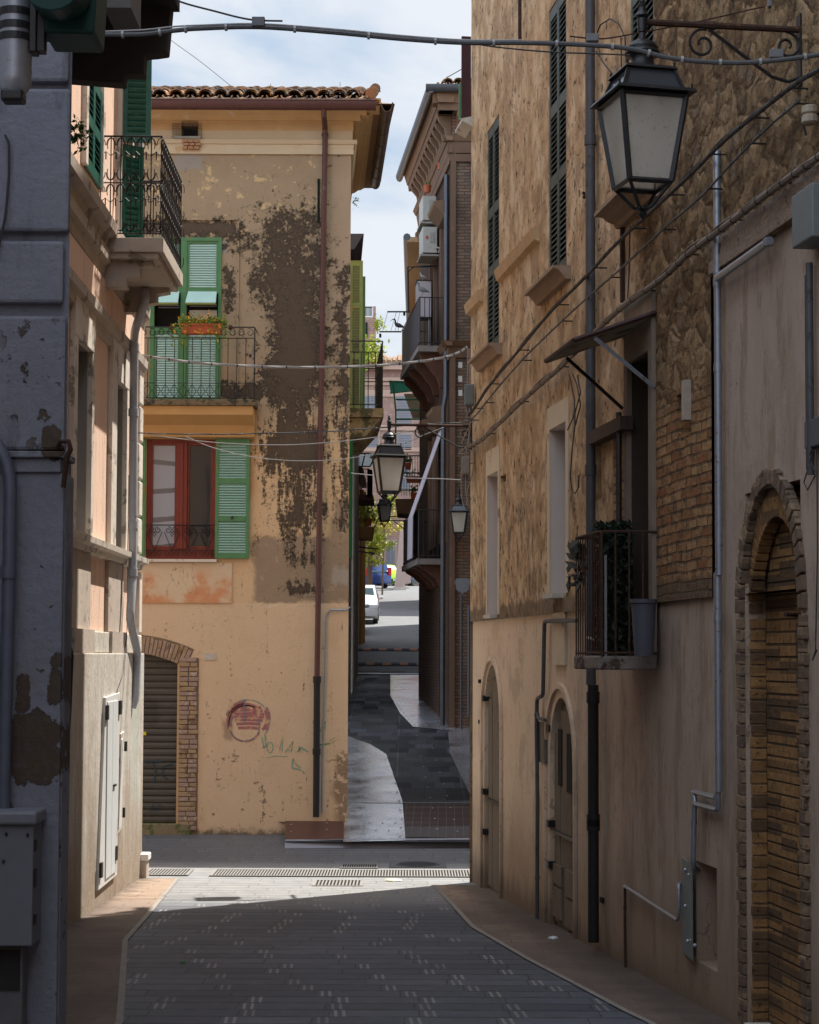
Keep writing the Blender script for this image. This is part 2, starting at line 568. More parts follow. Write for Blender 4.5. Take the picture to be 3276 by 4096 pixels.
def scroll(c, r, turns=1.4, k=22, a0=0.0, sgn=1, ax=0):
    """flat spiral of points in local x-z (ax=0) or y-z (ax=1) around c"""
    out = []
    for i in range(k + 1):
        t = i / k
        a = a0 + sgn * t * turns * 6.28318
        q = r * (1 - .78 * t)
        p = (q * math.cos(a), q * math.sin(a))
        out.append((c[0] + p[0], c[1], c[2] + p[1]) if ax == 0 else (c[0], c[1] + p[0], c[2] + p[1]))
    return out
def tiles(name, parent, fr, u0, u1, n_eave, z_eave, depth, pitch_deg=17, mat=None, sp=.2, r=.088, rows=5, seedv=3):
    """barrel-tiled roof plane rising away from the eave (local -y)"""
    rnd = random.Random(seedv)
    mb = MB()
    ca, sa = math.cos(rad(pitch_deg)), math.sin(rad(pitch_deg))
    L = depth / rows
    cols = int(abs(u1 - u0) / sp)
    lo = min(u0, u1)
    def arc(u, d0, d1, r0, r1, lift0, lift1, jit, inv=False):
        K = 7
        vs = []
        for d, rr, lf in ((d0, r0, lift0), (d1, r1, lift1)):
            for q in (rr, rr - .016):
                for k in range(K + 1):
                    a = math.pi * k / K
                    s_ = -1 if inv else 1
                    x = u + jit + q * math.cos(a)
                    h = lf + s_ * q * math.sin(a) * .85
                    vs.append((x, n_eave - d * ca - h * sa, z_eave + d * sa + h * ca))
        fs = []
        n1 = K + 1
        for k in range(K):
            fs.append((k, k + 1, 2 * n1 + k + 1, 2 * n1 + k))
            fs.append((n1 + k, n1 + k + 1, 3 * n1 + k + 1, 3 * n1 + k))
            fs.append((k, k + 1, n1 + k + 1, n1 + k))
        mb.add(vs, fs)
    for i in range(cols + 1):
        u = lo + i * sp + rnd.uniform(-.012, .012)
        for j in range(rows):
            d0 = j * L - (rnd.uniform(0, .03)); d1 = d0 + L * 1.16
            jt = rnd.uniform(-.012, .012)
            arc(u, d0, d1, r * 1.06, r * .9, .075 + rnd.uniform(-.006, .012), .055, jt)
            if j < 2: arc(u, d0 + .06, d1, r * 1.03, r * .9, .052, .04, jt + rnd.uniform(-.012, .012))
            arc(u + sp / 2, d0 - .02, d1, r * .9, r * 1.0, .055, .075, jt, True)
    # boarding under the tiles
    hi = max(u0, u1)
    mb.hexa([(lo, n_eave, z_eave - .04), (hi, n_eave, z_eave - .04), (hi, n_eave - depth * ca, z_eave - .04 + depth * sa), (lo, n_eave - depth * ca, z_eave - .04 + depth * sa),
             (lo, n_eave, z_eave - .01), (hi, n_eave, z_eave - .01), (hi, n_eave - depth * ca, z_eave - .01 + depth * sa), (lo, n_eave - depth * ca, z_eave - .01 + depth * sa)])
    return mk(name, mb, mat, parent, fr)
def tilemat():
    m = Mt('lichened clay tiles', .9)
    n = m.noise(7, 5, .6)
    r = m.noise(2.6, 2, .5, loc=(3, 3, 0))
    c = m.mix(m.step(r, .40, .62), (.27, .18, .115), (.33, .145, .065))
    c = m.mix(m.step(n, .45, .60), c, (.085, .075, .062))
    c = m.mix(m.step(m.noise(11, 4, .6, loc=(9, 1, 1)), .58, .66), c, (.50, .26, .05))
    c = m.mix(m.step(m.noise(14, 4, .6, loc=(1, 8, 1)), .60, .70), c, (.45, .43, .37))
    m.col(c); m.bump(n, .01)
    return m.mat
TILE = tilemat()
def brickpiece(name, ca, cb, cc, bw=.12, bh=.072):
    m = Mt(name, .92)
    cell = m.vec((m.x / bw).floor(), (m.z / bh).floor(), 1.0)
    r = m.white(cell); r2 = m.white(m.vec((m.x / bw).floor(), (m.z / bh).floor(), 4.0))
    n = m.noise(16, 6, .7); p = m.step(m.noise(26, 3, .6, loc=(4, 4, 4)), .62, .68)
    c = m.mix(r, ca, cb); c = m.mix(r2.gt(.72) * .8, c, cc)
    c = m.mix(m.step(n, .35, .7) * .55, c, tuple(q * .45 for q in ca))
    c = m.mix(p * .7, c, tuple(q * .2 for q in ca))
    m.col(c); m.bump(n + p * -.6, .014); return m.mat
BRICKO = brickmat('ochre bricks', ((.36, .19, .075), (.27, .15, .065), (.16, .10, .06)), (.05, .035, .025))

# ------------------------------------------------------------ wall frames
def hdir(x, y):
    d = ray(x, y); return (d.x, d.y)
FW = Frame((0, 25.9), (-1, 0))                                   # front of the yellow house across the street
RWd = hdir(630, 2611)
RW = Frame(at(1889, 3527, 20.75), RWd)                           # right-hand house, x runs away from the camera
LWd = hdir(1550, 2620)
LW = Frame(at(530, 3504, 21.15), (-LWd[0], -LWd[1]))             # peach house, x runs towards the camera
PW = Frame((0, 9.4), (-1, 0))                                    # grey pier on the left
BF = Frame((0, 37.4), (-1, 0))                                   # brick house front
cF = at(1393, 2600, 25.9)
CS = Frame((cF.x, 25.9), (.055, -1))                             # side of the yellow house on the lane, x towards the camera
BSo = at(1803, 2500, 37.4)
BS = Frame((BSo.x, 37.4), (-.095, 1))                            # side of the brick house on the lane, x away

# ------------------------------------------------------------ ground
def strip(name, mat, xs_fn, Ys, fn, dz, kind='structure', parent=None):
    mb = MB()
    for Y in Ys:
        a, b = xs_fn(Y)
        mb.v += [(a, Y, fn(Y) + dz), (b, Y, fn(Y) + dz)]
    for i in range(len(Ys) - 1):
        mb.f.append((2 * i, 2 * i + 1, 2 * i + 3, 2 * i + 2))
    return mk(name, mb, mat, parent, kind=kind)

def pavermat():
    m = Mt('dark stone pavers', .62, 0, .35)
    rh = .27
    wob = (m.noise(.7, 3, .5) - .5) * .05
    yy = (m.y + wob) / rh
    row = yy.floor(); fy = yy.fract()
    r1 = m.white(m.vec(row, 3.0, 1.0))
    xx = (m.x + r1 * 3.7) / .56
    cell = xx.floor(); fx = xx.fract() * .56
    r2 = m.white(m.vec(row, cell, 5.0))
    r3 = m.white(m.vec(row, cell, 9.0))
    # pairs of pale slivers set at the joints
    lean = (fy - .5) * -.014
    b1 = (fx - .055 - lean).abs().lt(.0095)
    b2 = (fx - .105 - lean).abs().lt(.0095)
    on = r2.gt(.36)
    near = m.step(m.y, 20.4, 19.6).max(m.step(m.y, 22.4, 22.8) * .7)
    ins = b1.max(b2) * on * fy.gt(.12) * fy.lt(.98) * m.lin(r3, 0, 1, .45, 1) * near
    vj = (fx - .012).abs().lt(.0045) * fy.gt(.05)
    hj = fy.lt(.12)
    big = m.noise(.55, 5, .6)
    fine = m.noise(60, 3, .6)
    n = m.noise(6, 5, .6)
    c = m.mix(r3 * .6 + r1 * .4, (.052, .060, .080), (.125, .135, .162))
    c = m.mix(m.step(big, .38, .66) * .55, c, (.048, .055, .070))
    c = m.mix(m.step(n, .45, .75) * .35, c, (.13, .13, .13))
    c = m.mix(ins, c, (.27, .255, .24))
    c = m.mix((vj.max(hj)) * m.lin(n, .3, .7, .35, .95), c, (.012, .012, .014))
    c = m.mix(m.step(m.noise(1.4, 4, .6, loc=(8, 2, 0), sc=(.5, 2.5, 1)), .60, .72) * .5, c, (.045, .045, .05))
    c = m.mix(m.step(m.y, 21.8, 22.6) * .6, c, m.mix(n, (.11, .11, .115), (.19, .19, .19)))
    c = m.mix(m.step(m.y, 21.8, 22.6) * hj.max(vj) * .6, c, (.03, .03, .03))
    # sunlight painted in: stones and joints lightened across the sunlit strip
    sunband = m.step(m.y, 17.4, 19.4) * m.step(m.y, 22.9, 22.3)
    c = m.mix(sunband * m.lin(n, 0, 1, .3, .95), c, (.33, .325, .31))
    c = m.mix(sunband * hj.max(vj) * .55, c, (.10, .095, .09))
    m.col(c)
    m.rough(m.lin(n, 0, 1, .45, .75))
    m.bump((1.0 - vj.max(hj)) + fine * .25 + r3 * .35, .006)
    return m.mat
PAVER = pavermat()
def walkmat():
    m = Mt('brownish pink pavement slabs', .8)
    w = (m.noise(.7, 3, .5) - .5) * .04
    r, f = m.brick(.42, .21, .006, m.vec(m.x, m.y + w, 0.0))
    n = m.noise(5, 6, .65); b = m.noise(.8, 5, .6)
    c = m.mix(r * .6, (.16, .118, .095), (.225, .165, .13))
    c = m.mix(m.step(b, .42, .66) * .6, c, (.10, .072, .062))
    c = m.mix(m.step(n, .56, .68) * .45, c, (.10, .075, .065))
    c = m.mix(m.step(m.y, 17.5, 19.3) * .8 * n, c, (.50, .36, .25))  # slabs lightened along the sunlit stretch, sun put into the colour
    c = m.mix(f * .5, c, (.11, .085, .07))
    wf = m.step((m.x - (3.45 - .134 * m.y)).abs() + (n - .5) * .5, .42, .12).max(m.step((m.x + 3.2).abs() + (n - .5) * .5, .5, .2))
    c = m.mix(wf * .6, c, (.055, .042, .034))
    sp = m.step(m.noise(38, 2, .5, loc=(2, 2, 2)), .70, .74)
    c = m.mix(sp * .6, c, (.05, .04, .035))
    m.col(c); m.bump(n + (1.0 - f), .006)
    return m.mat
WALKM = walkmat()
def asphaltmat():
    m = Mt('worn grey asphalt', .75)
    n = m.noise(2, 6, .65, sc=(1, .35, 1)); g = m.noise(30, 3, .6)
    c = m.mix(n, (.11, .115, .12), (.22, .22, .215))
    m.col(m.mix(g * .4, c, (.12, .12, .125))); m.bump(g, .004)
    return m.mat
ASPH = asphaltmat()
gnd = plain('dusty ground', (.13, .125, .12), .85, 0, .2, 3)
Yg = [a for a, b in GP]
strip('ground', gnd, lambda Y: (-900, 900), Yg, gz, -.012)
Ys = [-12 + .6 * i for i in range(66)]
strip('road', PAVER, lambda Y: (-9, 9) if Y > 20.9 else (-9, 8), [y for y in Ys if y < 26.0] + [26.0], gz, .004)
strip('lane', ASPH, lambda Y: (-4.5, 5), [y / 2 for y in range(52, 100)] + [50.5, 51, 60, 70, 80, 90, 100, 110, 120, 170], lambda Y: gz(Y), .006)

def edge_poly(name, pts_px, wallfn, mat, dz, label=None):
    """pavement between a measured kerb line and a wall"""
    mb = MB()
    g = [ground(x, y) for x, y in pts_px]
    g = [Vector(p) for p in g]
    g.sort(key=lambda p: p.y)
    # extend towards and behind the camera
    d = g[1] - g[0]
    back = g[0] - d * ((g[0].y + 12) / d.y) if abs(d.y) > 1e-3 else g[0]
    back.x = wallfn(-12) + (g[0].x - wallfn(g[0].y))
    g = [back] + g
    fine = []
    for a, b in zip(g, g[1:]):
        for k in range(8): fine.append(a + (b - a) * k / 8)
    fine.append(g[-1])
    for p in fine:
        mb.v += [(p.x, p.y, gz(p.y) + dz), (wallfn(p.y), p.y, gz(p.y) + dz)]
    for i in range(len(fine) - 1): mb.f.append((2 * i, 2 * i + 1, 2 * i + 3, 2 * i + 2))
    mk(name, mb, mat, kind='structure')
    return fine
def wx(fr, off=0.0):
    return lambda Y: fr.O.x + (Y - fr.O.y) * fr.U.x / fr.U.y + off
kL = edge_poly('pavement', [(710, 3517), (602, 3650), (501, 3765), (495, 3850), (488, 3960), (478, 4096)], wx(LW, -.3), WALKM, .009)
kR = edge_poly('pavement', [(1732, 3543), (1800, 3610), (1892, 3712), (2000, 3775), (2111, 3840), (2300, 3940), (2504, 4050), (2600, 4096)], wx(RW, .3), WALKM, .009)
KERB = plain('pale edging stone', (.27, .24, .21), .8, 0, .3, 12, wear=(.14, .12, .11))
for ln in (kL, kR):
    mb = MB()
    for p in ln: mb.v += [(p.x - .022, p.y, gz(p.y) + .013), (p.x + .022, p.y, gz(p.y) + .013)]
    for i in range(len(ln) - 1): mb.f.append((2 * i, 2 * i + 1, 2 * i + 3, 2 * i + 2))
    mk('kerb', mb, KERB, kind='structure')

# drain channel and gratings
def grate(name, label, x0, x1, y0, y1, bars, along='x', frame=True, mat=STEEL):
    a, b = ground(x0, y1), ground(x1, y0)
    Y0, Y1 = a.y, b.y
    A = ground(x0, (y0 + y1) / 2).x; B = ground(x1, (y0 + y1) / 2).x
    c = ((A + B) / 2, (Y0 + Y1) / 2, gz((Y0 + Y1) / 2))
    t = thing(name, label, 'drain cover', base(*c))
    fr = base(*c)
    hw, hd = abs(B - A) / 2, abs(Y1 - Y0) / 2
    pit = MB(); pit.box(-hw, hw, -hd, hd, .006, .0105)
    mk('pit', pit, DARK, t, fr)
    g = MB()
    if frame:
        for s in (-1, 1):
            g.box(-hw, hw, s * hd - .012, s * hd + .012, .0108, .020)
            g.box(s * hw - .012, s * hw + .012, -hd, hd, .0108, .0195)
    for i in range(bars):
        u = -hw + 2 * hw * (i + .5) / bars
        w_ = hw / bars * .44
        g.box(u - w_, u + w_, -hd + .012, hd - .012, .0107, .0190)
    mk('grating', g, mat, t, fr)
    return t
GRT = plain('dusty iron grating', (.26, .25, .235), .7, .3, .3, 15, wear=(.16, .11, .09))
grate('drain_channel', 'long slotted drain channel crossing the paved street', 850, 1895, 3487, 3508, 90, mat=GRT)
grate('drain_grate', 'short dusty drain grating beside the left wall corner', 585, 760, 3482, 3505, 14, mat=GRT)
grate('drain_grate', 'small pale drain grating just nearer than the long drain channel', 1255, 1450, 3530, 3546, 14, mat=GRT)
grate('drain_grate', 'small brownish drain cover behind the long drain channel', 1365, 1510, 3462, 3476, 16, mat=GRT)
c = ground(1670, 3461)
mh = thing('manhole_cover', 'oval looking iron manhole cover set in a square stone frame', 'manhole', base(c.x, c.y, gz(c.y)))
m_ = MB(); m_.box(-.34, .34, -.34, .34, .005, .0115); mk('frame', m_, plain('frame stone', (.13, .13, .14), .8), mh, base(c.x, c.y, gz(c.y)))
m_ = MB(); m_.lathe([(.26, .0118), (.26, .018), (.235, .018), (.235, .015), (.001, .015)], (0, 0, 0), 32)
for k in range(-5, 6):
    h = math.sqrt(max(0, .22 ** 2 - (k * .04) ** 2))
    m_.box(-h, h, k * .04 - .007, k * .04 + .007, .0152, .0182)
mk('lid', m_, plain('iron lid', (.10, .105, .115), .5, .5), mh, base(c.x, c.y, gz(c.y)))

# ------------------------------------------------------------ metal deck over the excavated lane
def platemat():
    m = Mt('polished brown metal plates', .3, .75, .5)
    n = m.noise(1.6, 5, .6); sc = m.noise(25, 3, .6, sc=(1, .08, 1))
    c = m.mix(n, (.56, .56, .60), (.78, .82, .90))
    c = m.mix(m.step(m.noise(.55, 4, .6, loc=(2.2, .4, 0)), .50, .66) * .8, c, (.17, .11, .10))
    sp = m.step(m.noise(9, 5, .6, sc=(1, .4, 1), loc=(1, 4, 0)), .62, .7)
    m.col(m.mix(sp * .6, c, (.05, .035, .032)))
    m.rough(m.lin(m.noise(2.2, 4, .6, loc=(7, 0, 0)), .3, .7, .12, .28))
    seam = (m.y / .62).fract().lt(.012)
    m.bump(sc * .3 + (1.0 - seam), .003)
    return m.mat
PLATE = platemat()
RUSTPL = plain('rust brown deck plate', (.12, .055, .042), .5, .4, .25, 3, wear=(.09, .045, .035))
def matmat():
    m = Mt('dark ribbed walkway panels', .6, 0, .12)
    W_, L_ = .34, .62
    sh = m.y * .0
    yy = m.y / L_; row = yy.floor()
    xx = (m.x + m.white(m.vec(row, 1.0, 1.0)) * W_) / W_
    cell = xx.floor()
    r = m.white(m.vec(row, cell, 2.0))
    ribs = (m.x * 38.0).fract().lt(.38)
    on = m.white(m.vec(row, cell, 6.0)).gt(.55)
    c = m.mix(r, (.016, .018, .023), (.082, .087, .10))
    c = m.mix(ribs * on * .7, c, (.010, .010, .012))
    c = m.mix(m.noise(4, 5, .6) * .35, c, (.075, .072, .072))
    sx_ = (xx.fract().lt(.035)).max(yy.fract().lt(.03)); sx2 = ((m.x - m.y * .0 + .2) / 1.02).fract().lt(.018)
    c = m.mix(sx_ * .5, c, (.008, .008, .010)); c = m.mix(sx2 * .55, c, (.16, .16, .165))
    dk = m.white(m.vec(row, cell, 8.0)).gt(.70)
    c = m.mix(dk * .6, c, (.010, .010, .014))
    m.col(c)
    m.rough(m.lin(r, 0, 1, .45, .8))
    m.bump(ribs * on, .003)
    return m.mat
MATM = matmat()
deck = thing('metal_deck', 'metal plated deck with dark ribbed panels covering the lane mouth', 'deck', base(0, 24.4, deckz(24.4)))
DF = lambda Y: deckz(Y)
def dpoly(name, pts, mat, dz, split=6, bolts=None, parent=deck):
    """polygon draped on the deck plane from photo points"""
    mb = MB()
    mb.poly([Vector(ground(x, y, DF)) + Vector((0, 0, dz)) for x, y in pts])
    return mk(name, mb, mat, parent)
lip = ground(1700, 3370, DF)
# whole deck sheet (panels)
mb = MB()
a0 = ground(1150, 3375, DF)
Y0 = a0.y
Y1 = 51.0
for i in range(41):
    Y = Y0 + (Y1 - Y0) * i / 40
    mb.v += [(a0.x - .03 if Y < 26 else -2.2, Y, deckz(Y) + .03), (2.6, Y, deckz(Y) + .03)]
for i in range(40): mb.f.append((2 * i, 2 * i + 1, 2 * i + 3, 2 * i + 2))
mb.f = [f for f in mb.f]
mk('ribbed_panels', mb, MATM, deck)
# front grid panel
def gridmat():
    m = Mt('brown grid panels', .6, .2, .15)
    l = ((m.x - m.y * .02) / .115).fract().lt(.05)
    band = m.step(m.noise(1.0, 2, .5, sc=(.2, 2.2, 1)), .42, .6)
    c = m.mix(band, (.05, .028, .024), (.085, .075, .075))
    m.col(m.mix(l * .6, c, (.22, .19, .18))); m.bump(l, .003)
    return m.mat
dpoly('grid_panel', [(1612, 3358), (1900, 3366), (1900, 3226), (1620, 3222)], gridmat(), .036)
# glossy plates: near left tongue, and far right curve
near_pl = [(1372, 3380), (1622, 3374), (1610, 3215), (1545, 3025), (1480, 2985), (1385, 2950), (1370, 2940), (1366, 3100)]
dpoly('plate_sheet', near_pl, PLATE, .040)
far_pl = [(1562, 2702), (1700, 2702), (1700, 2790), (1765, 2860), (1806, 2908), (1900, 2918), (1900, 2960), (1800, 2930), (1652, 2914), (1600, 2860), (1562, 2790)]
dpoly('plate_sheet', far_pl, PLATE, .040)
dpoly('plate_sheet', [(1792, 2932), (1905, 2945), (1905, 3190), (1880, 3190), (1800, 3020)], PLATE, .041)
dpoly('side_plate', [(1141, 3282), (1375, 3258), (1375, 3372), (1141, 3372)], RUSTPL, .042)
# front fascia of the deck
mb = MB()
a = ground(1141, 3372, DF); b = ground(1900, 3366, DF)
fa = [a + Vector((0, -.005, .046)), b + Vector((0, -.005, .046))]
mb.quad(fa[0], fa[1], Vector((b.x, b.y - .12, gz(b.y - .12) + .007)), Vector((a.x, a.y - .12, gz(a.y - .12) + .007)))
mb.quad(fa[0], Vector((a.x, a.y - .12, gz(a.y) + .007)), Vector((a.x, 25.9, gz(25.9))), Vector((a.x, 25.9, deckz(25.9) + .046)))
mk('fascia', mb, plain('scuffed steel lip', (.24, .24, .27), .5, .2, .2, 3), deck)
# bolts
mb = MB()
def bolt(x, y):
    p = ground(x, y, DF)
    mb.lathe([(.014, .0), (.014, .008), (.006, .011)], (p.x, p.y, p.z + .044), 6)
for k in range(10): bolt(1604 + (1448 - 1604) * 0 + 0 + [0, 4, 8, 2, -3, -10, -18, -27, -38, -50][k] - 5, 3360 - k * 36)
for k in range(7): bolt(1395 + 2 * k, 3360 - k * 45)
for x, y in ((1165, 3292), (1165, 3312), (1165, 3340), (1307, 3285), (1307, 3305), (1307, 3332)): bolt(x, y)
for k in range(8): bolt(1400 + k * 26, 3335 - (k % 2) * 30)
for k in range(12): bolt(1748 - k * 9, 3330 - k * 42)
for k in range(10): bolt(1830 - k * 14, 3340 - k * 48)
for k in range(9): bolt(1568, 2710 + k * 10)
for k in range(9): bolt(1575 + k * 10, 2810 + k * 12)
mk('bolt', mb, plain('bolt steel', (.5, .48, .46), .4, .7), deck)['kind'] = 'stuff'
mb = MB()
p, q = ground(1395, 3222, DF), ground(1900, 3226, DF)
mb.box(p.x, q.x, p.y - .015, p.y + .015, p.z + .046, p.z + .05)
p, q = ground(1380, 2702, DF), ground(1690, 2702, DF)
mb.hexa([(p.x, p.y - .12, p.z + .041), (q.x, p.y - .12, p.z + .041), (q.x, p.y + .12, p.z + .058), (p.x, p.y + .12, p.z + .058),
         (p.x, p.y - .12, p.z + .05), (q.x, p.y - .12, p.z + .05), (q.x, p.y + .12, p.z + .067), (p.x, p.y + .12, p.z + .067)])
mk('joint_strip', mb, STEEL, deck)
# speed bumps
def bump_strip(y, x0, x1, label, n):
    a, b = ground(x0, y), ground(x1, y)
    t = thing('speed_bump', label, 'speed bump', base(a.x, a.y, gz(a.y)), group='rubber speed bumps')
    fr = base(a.x, a.y, gz(a.y))
    L = (b.x - a.x) / n
    A, B = MB(), MB()
    for k in range(n):
        tgt = B if k % 2 else A
        tgt.prism([(-.28, .01), (.28, .055), (.16, .085), (-.16, .06)], k * L, (k + 1) * L, lambda p, q, t_: (t_, p, q))
    mk('rubber_block', A, plain('black rubber', (.02, .02, .022), .7), t, fr)
    mk('reflector_block', B, plain('faded orange block', (.36, .15, .08), .7), t, fr)
bump_strip(2661, 1362, 1700, 'nearer speed bump of black and faded orange blocks', 10)
bump_strip(2603, 1422, 1700, 'farther speed bump of black and faded orange blocks', 9)
# litter
def scrap(x, y, w_, d_, c, label, h=.015):
    p = ground(x, y)
    mb = MB()
    ps = [(w_ * (.5 + .12 * math.sin(k * 2.3)) * math.cos(k * .785), d_ * (.5 + .1 * math.cos(k * 3.1)) * math.sin(k * .785)) for k in range(8)]
    mb.prism(ps, 0, 1, lambda a, b, t_: (a * (1 - .2 * t_), b * (1 - .2 * t_), .014 + h * t_))
    tag(mk('litter', mb, plain('litter', c, .6), None, base(p.x, p.y, gz(p.y))), label, 'litter')
scrap(2213, 3760, .085, .11, (.6, .62, .66), 'crumpled white paper lying on the right pavement', .012)
scrap(515, 3523, .07, .10, (.7, .68, .64), 'small white scrap beside the left wall base', .02)
scrap(1573, 3526, .20, .16, (.6, .55, .38), 'pale flattened scrap near the drain channel', .01)
scrap(732, 3858, .035, .05, (.02, .22, .05), 'tiny green scrap on the dark paving', .008)

# ============================================================ right-hand house
RZ = RW.z
RU = lambda x, n=0.0: RW.u(x, 2400, n)
house_r = thing('old_house', 'tall ochre house with crumbling plaster and small arched doors on the right', 'house', RW)
zl = RZ(1889, 2487)              # lower edge of the old plaster
zp = RZ(2890, 1090)              # top of the smooth panel
uP = RU(2868)
uEnd = -34.0
# -- materials
def oldplaster():
    m = Mt('crumbling ochre plaster', .92)
    X, Z = m.x, m.z
    st = m.noise(4.5, 8, .66, sc=(1.0, 1, 1.0))
    big = m.noise(.55, 5, .6)
    fine = m.noise(30, 5, .65)
    pit = m.step(m.noise(11, 5, .62, sc=(1.2, 1, .9), loc=(2, 0, 5)), .615, .665)
    c = m.mix(m.step(st, .25, .72), (.28, .175, .09), (.62, .42, .24))
    c = m.mix(m.step(big, .45, .7) * .55, c, (.42, .29, .18))
    ly = m.step(m.noise(.9, 8, .62, loc=(3, 0, 8)), .44, .47)
    c = m.mix((1.0 - ly) * .5, c, (.36, .25, .15))
    pale = m.step(m.noise(2.2, 7, .68, sc=(1.2, 1, .8), loc=(6, 0, 2)), .48, .60)
    c = m.mix(pale * .6, c, (.74, .57, .38))
    dm = m.step(m.noise(5.5, 7, .70, sc=(1.5, 1, .7), loc=(11, 0, 6)), .60, .66) * m.step(m.noise(.9, 4, .6, loc=(4, 0, 9)), .45, .6)
    c = m.mix(dm * .75, c, (.10, .07, .045))
    # grey weather stains running down
    stn = m.step(m.noise(1.6, 7, .72, sc=(1.3, 1, .7), loc=(9, 0, 1)), .56, .68)
    c = m.mix(stn * .65, c, (.16, .12, .088))
    # lower zone is dirtier and redder
    low = m.step(Z + (big - .5) * 1.5, 4.6, 2.6)
    dl = m.step(m.noise(5.5, 8, .72, sc=(1.4, 1, .7), loc=(1, 0, 7)), .50, .60)
    c = m.mix(low * dl * .75, c, (.125, .085, .055))
    c = m.mix(pit * .8, c, (.055, .036, .024))
    # rubble area towards the camera
    u1 = RU(2560)
    rub = m.step(X + (big - .5) * .9 + (st - .5) * .3, u1 + .12, u1 - .22)
    wv_ = m.vec(X * 1.0 + (st - .5) * .34, Z * 1.5 + (big - .5) * .9 + (st - .5) * .3, 0.0)
    vj = m.voro(5.2, feat='DISTANCE_TO_EDGE', vec=wv_)
    vc = m.voro(5.2, vec=wv_)
    n2 = m.noise(12, 6, .7)
    rc = m.mix(m.step(n2, .3, .7), (.13, .07, .028), (.45, .265, .12))
    bwn = m.t.nodes.new('ShaderNodeRGBToBW'); m.t.links.new(m.voro(5.2, feat='F1', vec=wv_, out='Color').k, bwn.inputs[0]); cellv = V(m, bwn.outputs[0])
    rc = m.mix(m.step(cellv, .35, .75) * .75, m.mix(.45, rc, (.07, .04, .02)), m.mix(.5, rc, (.58, .40, .22)))
    rs = m.step(m.noise(2.3, 3, .5, loc=(0, 0, 3)), .48, .58)
    rc = m.mix(rs * m.step(vc, .5, .15) * .6, rc, (.27, .21, .15))
    rc = m.mix(m.step(vj + (n2 - .5) * .22, .05, .0) * .5, rc, (.07, .045, .026))
    rc = m.mix(m.step(m.noise(5, 6, .7, loc=(3, 3, 3)), .60, .7) * .6, rc, (.075, .052, .035))
    # brick courses showing low in the rubble and beside the balcony
    wv = (m.noise(1.6, 3, .6) - .5)
    br, bf = m.brick(.235, .068, .011, m.vec(X + wv * .05, Z + wv * .05, 0.0), smooth=.4)
    bc = m.mix(br, (.32, .13, .055), (.50, .30, .14))
    bc = m.mix(m.step(n2, .5, .65) * .6, bc, (.12, .08, .055))
    bc = m.mix(bf * m.step(n2, .3, .6), bc, (.12, .08, .05))
    bz = m.step(Z + (st - .5) * .9 + (big - .5), 3.75, 3.3) * m.step(X, RU(2470) + .05, RU(2470) - .05)
    rc2 = m.mix(bz, rc, bc)
    allr = rub.max(bz)
    c = m.mix(allr, c, rc2)
    # crumbling fringe just above the smooth render
    fr_ = m.step(Z + (st - .5) * .25, zl + .17, zl + .11)
    c = m.mix(fr_ * .8, c, m.mix(n2, (.075, .055, .04), (.22, .15, .09)))
    # dark cracks
    cr_ = m.step((m.noise(1.1, 6, .62, sc=(2.2, 1, .7), loc=(4, 0, 4)) - .5).abs(), .006, .001)
    c = m.mix(cr_ * .35, c, (.07, .045, .03))
    m.col(c)
    m.bump(st * .35 + pit * -.9 + fine * .35 + ly * .4, .024)
    m.bump(allr * (n2 * 1.1 + (1.0 - bf) * bz * .5 + m.step(vj, 0, .25) * .5 * (1.0 - bz)), .055)
    return m.mat
def smoothrender():
    m = Mt('pale smooth render with damp streaks', .88)
    X, Z = m.x, m.z
    st = m.noise(1.5, 7, .66, sc=(1.5, 1, .42))
    st2 = m.noise(3.0, 8, .70, sc=(1.6, 1, .30), loc=(5, 0, 2))
    big = m.noise(.6, 4, .6)
    near = m.step(X, RU(2150), RU(2650))  # near end darkened for the dimmer foreground as well as its staining
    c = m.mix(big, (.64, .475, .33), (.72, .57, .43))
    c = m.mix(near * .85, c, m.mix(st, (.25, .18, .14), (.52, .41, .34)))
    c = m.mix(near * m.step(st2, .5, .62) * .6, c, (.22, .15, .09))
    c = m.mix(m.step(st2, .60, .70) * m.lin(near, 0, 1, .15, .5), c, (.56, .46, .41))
    gzv = m.step(Z + (st - .5) * 1.1 + (big - .5) * .6, .75, -.25)
    c = m.mix(gzv * .6, c, (.20, .135, .085))
    bl2 = m.step(m.noise(.9, 8, .74, loc=(12, 0, 3)), .52, .58)
    c = m.mix(bl2 * .40, c, (.33, .235, .165))
    edge = m.step(Z + (st2 - .5) * .5, -.15, -.45)
    c = m.mix(edge * .7, c, (.10, .072, .052))
    blot = m.step(m.noise(1.3, 7, .7, sc=(1.8, 1, .7), loc=(2, 0, 9)), .56, .66)
    c = m.mix(blot * .28, c, (.20, .15, .115))
    cr_ = m.step((m.noise(.9, 5, .6, sc=(2.6, 1, .6), loc=(7, 0, 4)) - .5).abs(), .0035, .0008)
    c = m.mix(cr_ * .5, c, (.10, .07, .05))
    m.col(c)
    m.bump(m.noise(45, 4, .6) * .4 + st * .5 + blot * -.2, .006)
    return m.mat
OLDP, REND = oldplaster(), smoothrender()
NICHE = plain('pale lilac niche plaster', (.56, .50, .46), .9, 0, .08, 3, wear=(.36, .28, .22), wthr=.68)
PALEB = plain('cream plaster band', (.60, .50, .36), .9, 0, .14, 4, wear=(.3, .22, .15), wthr=.6)

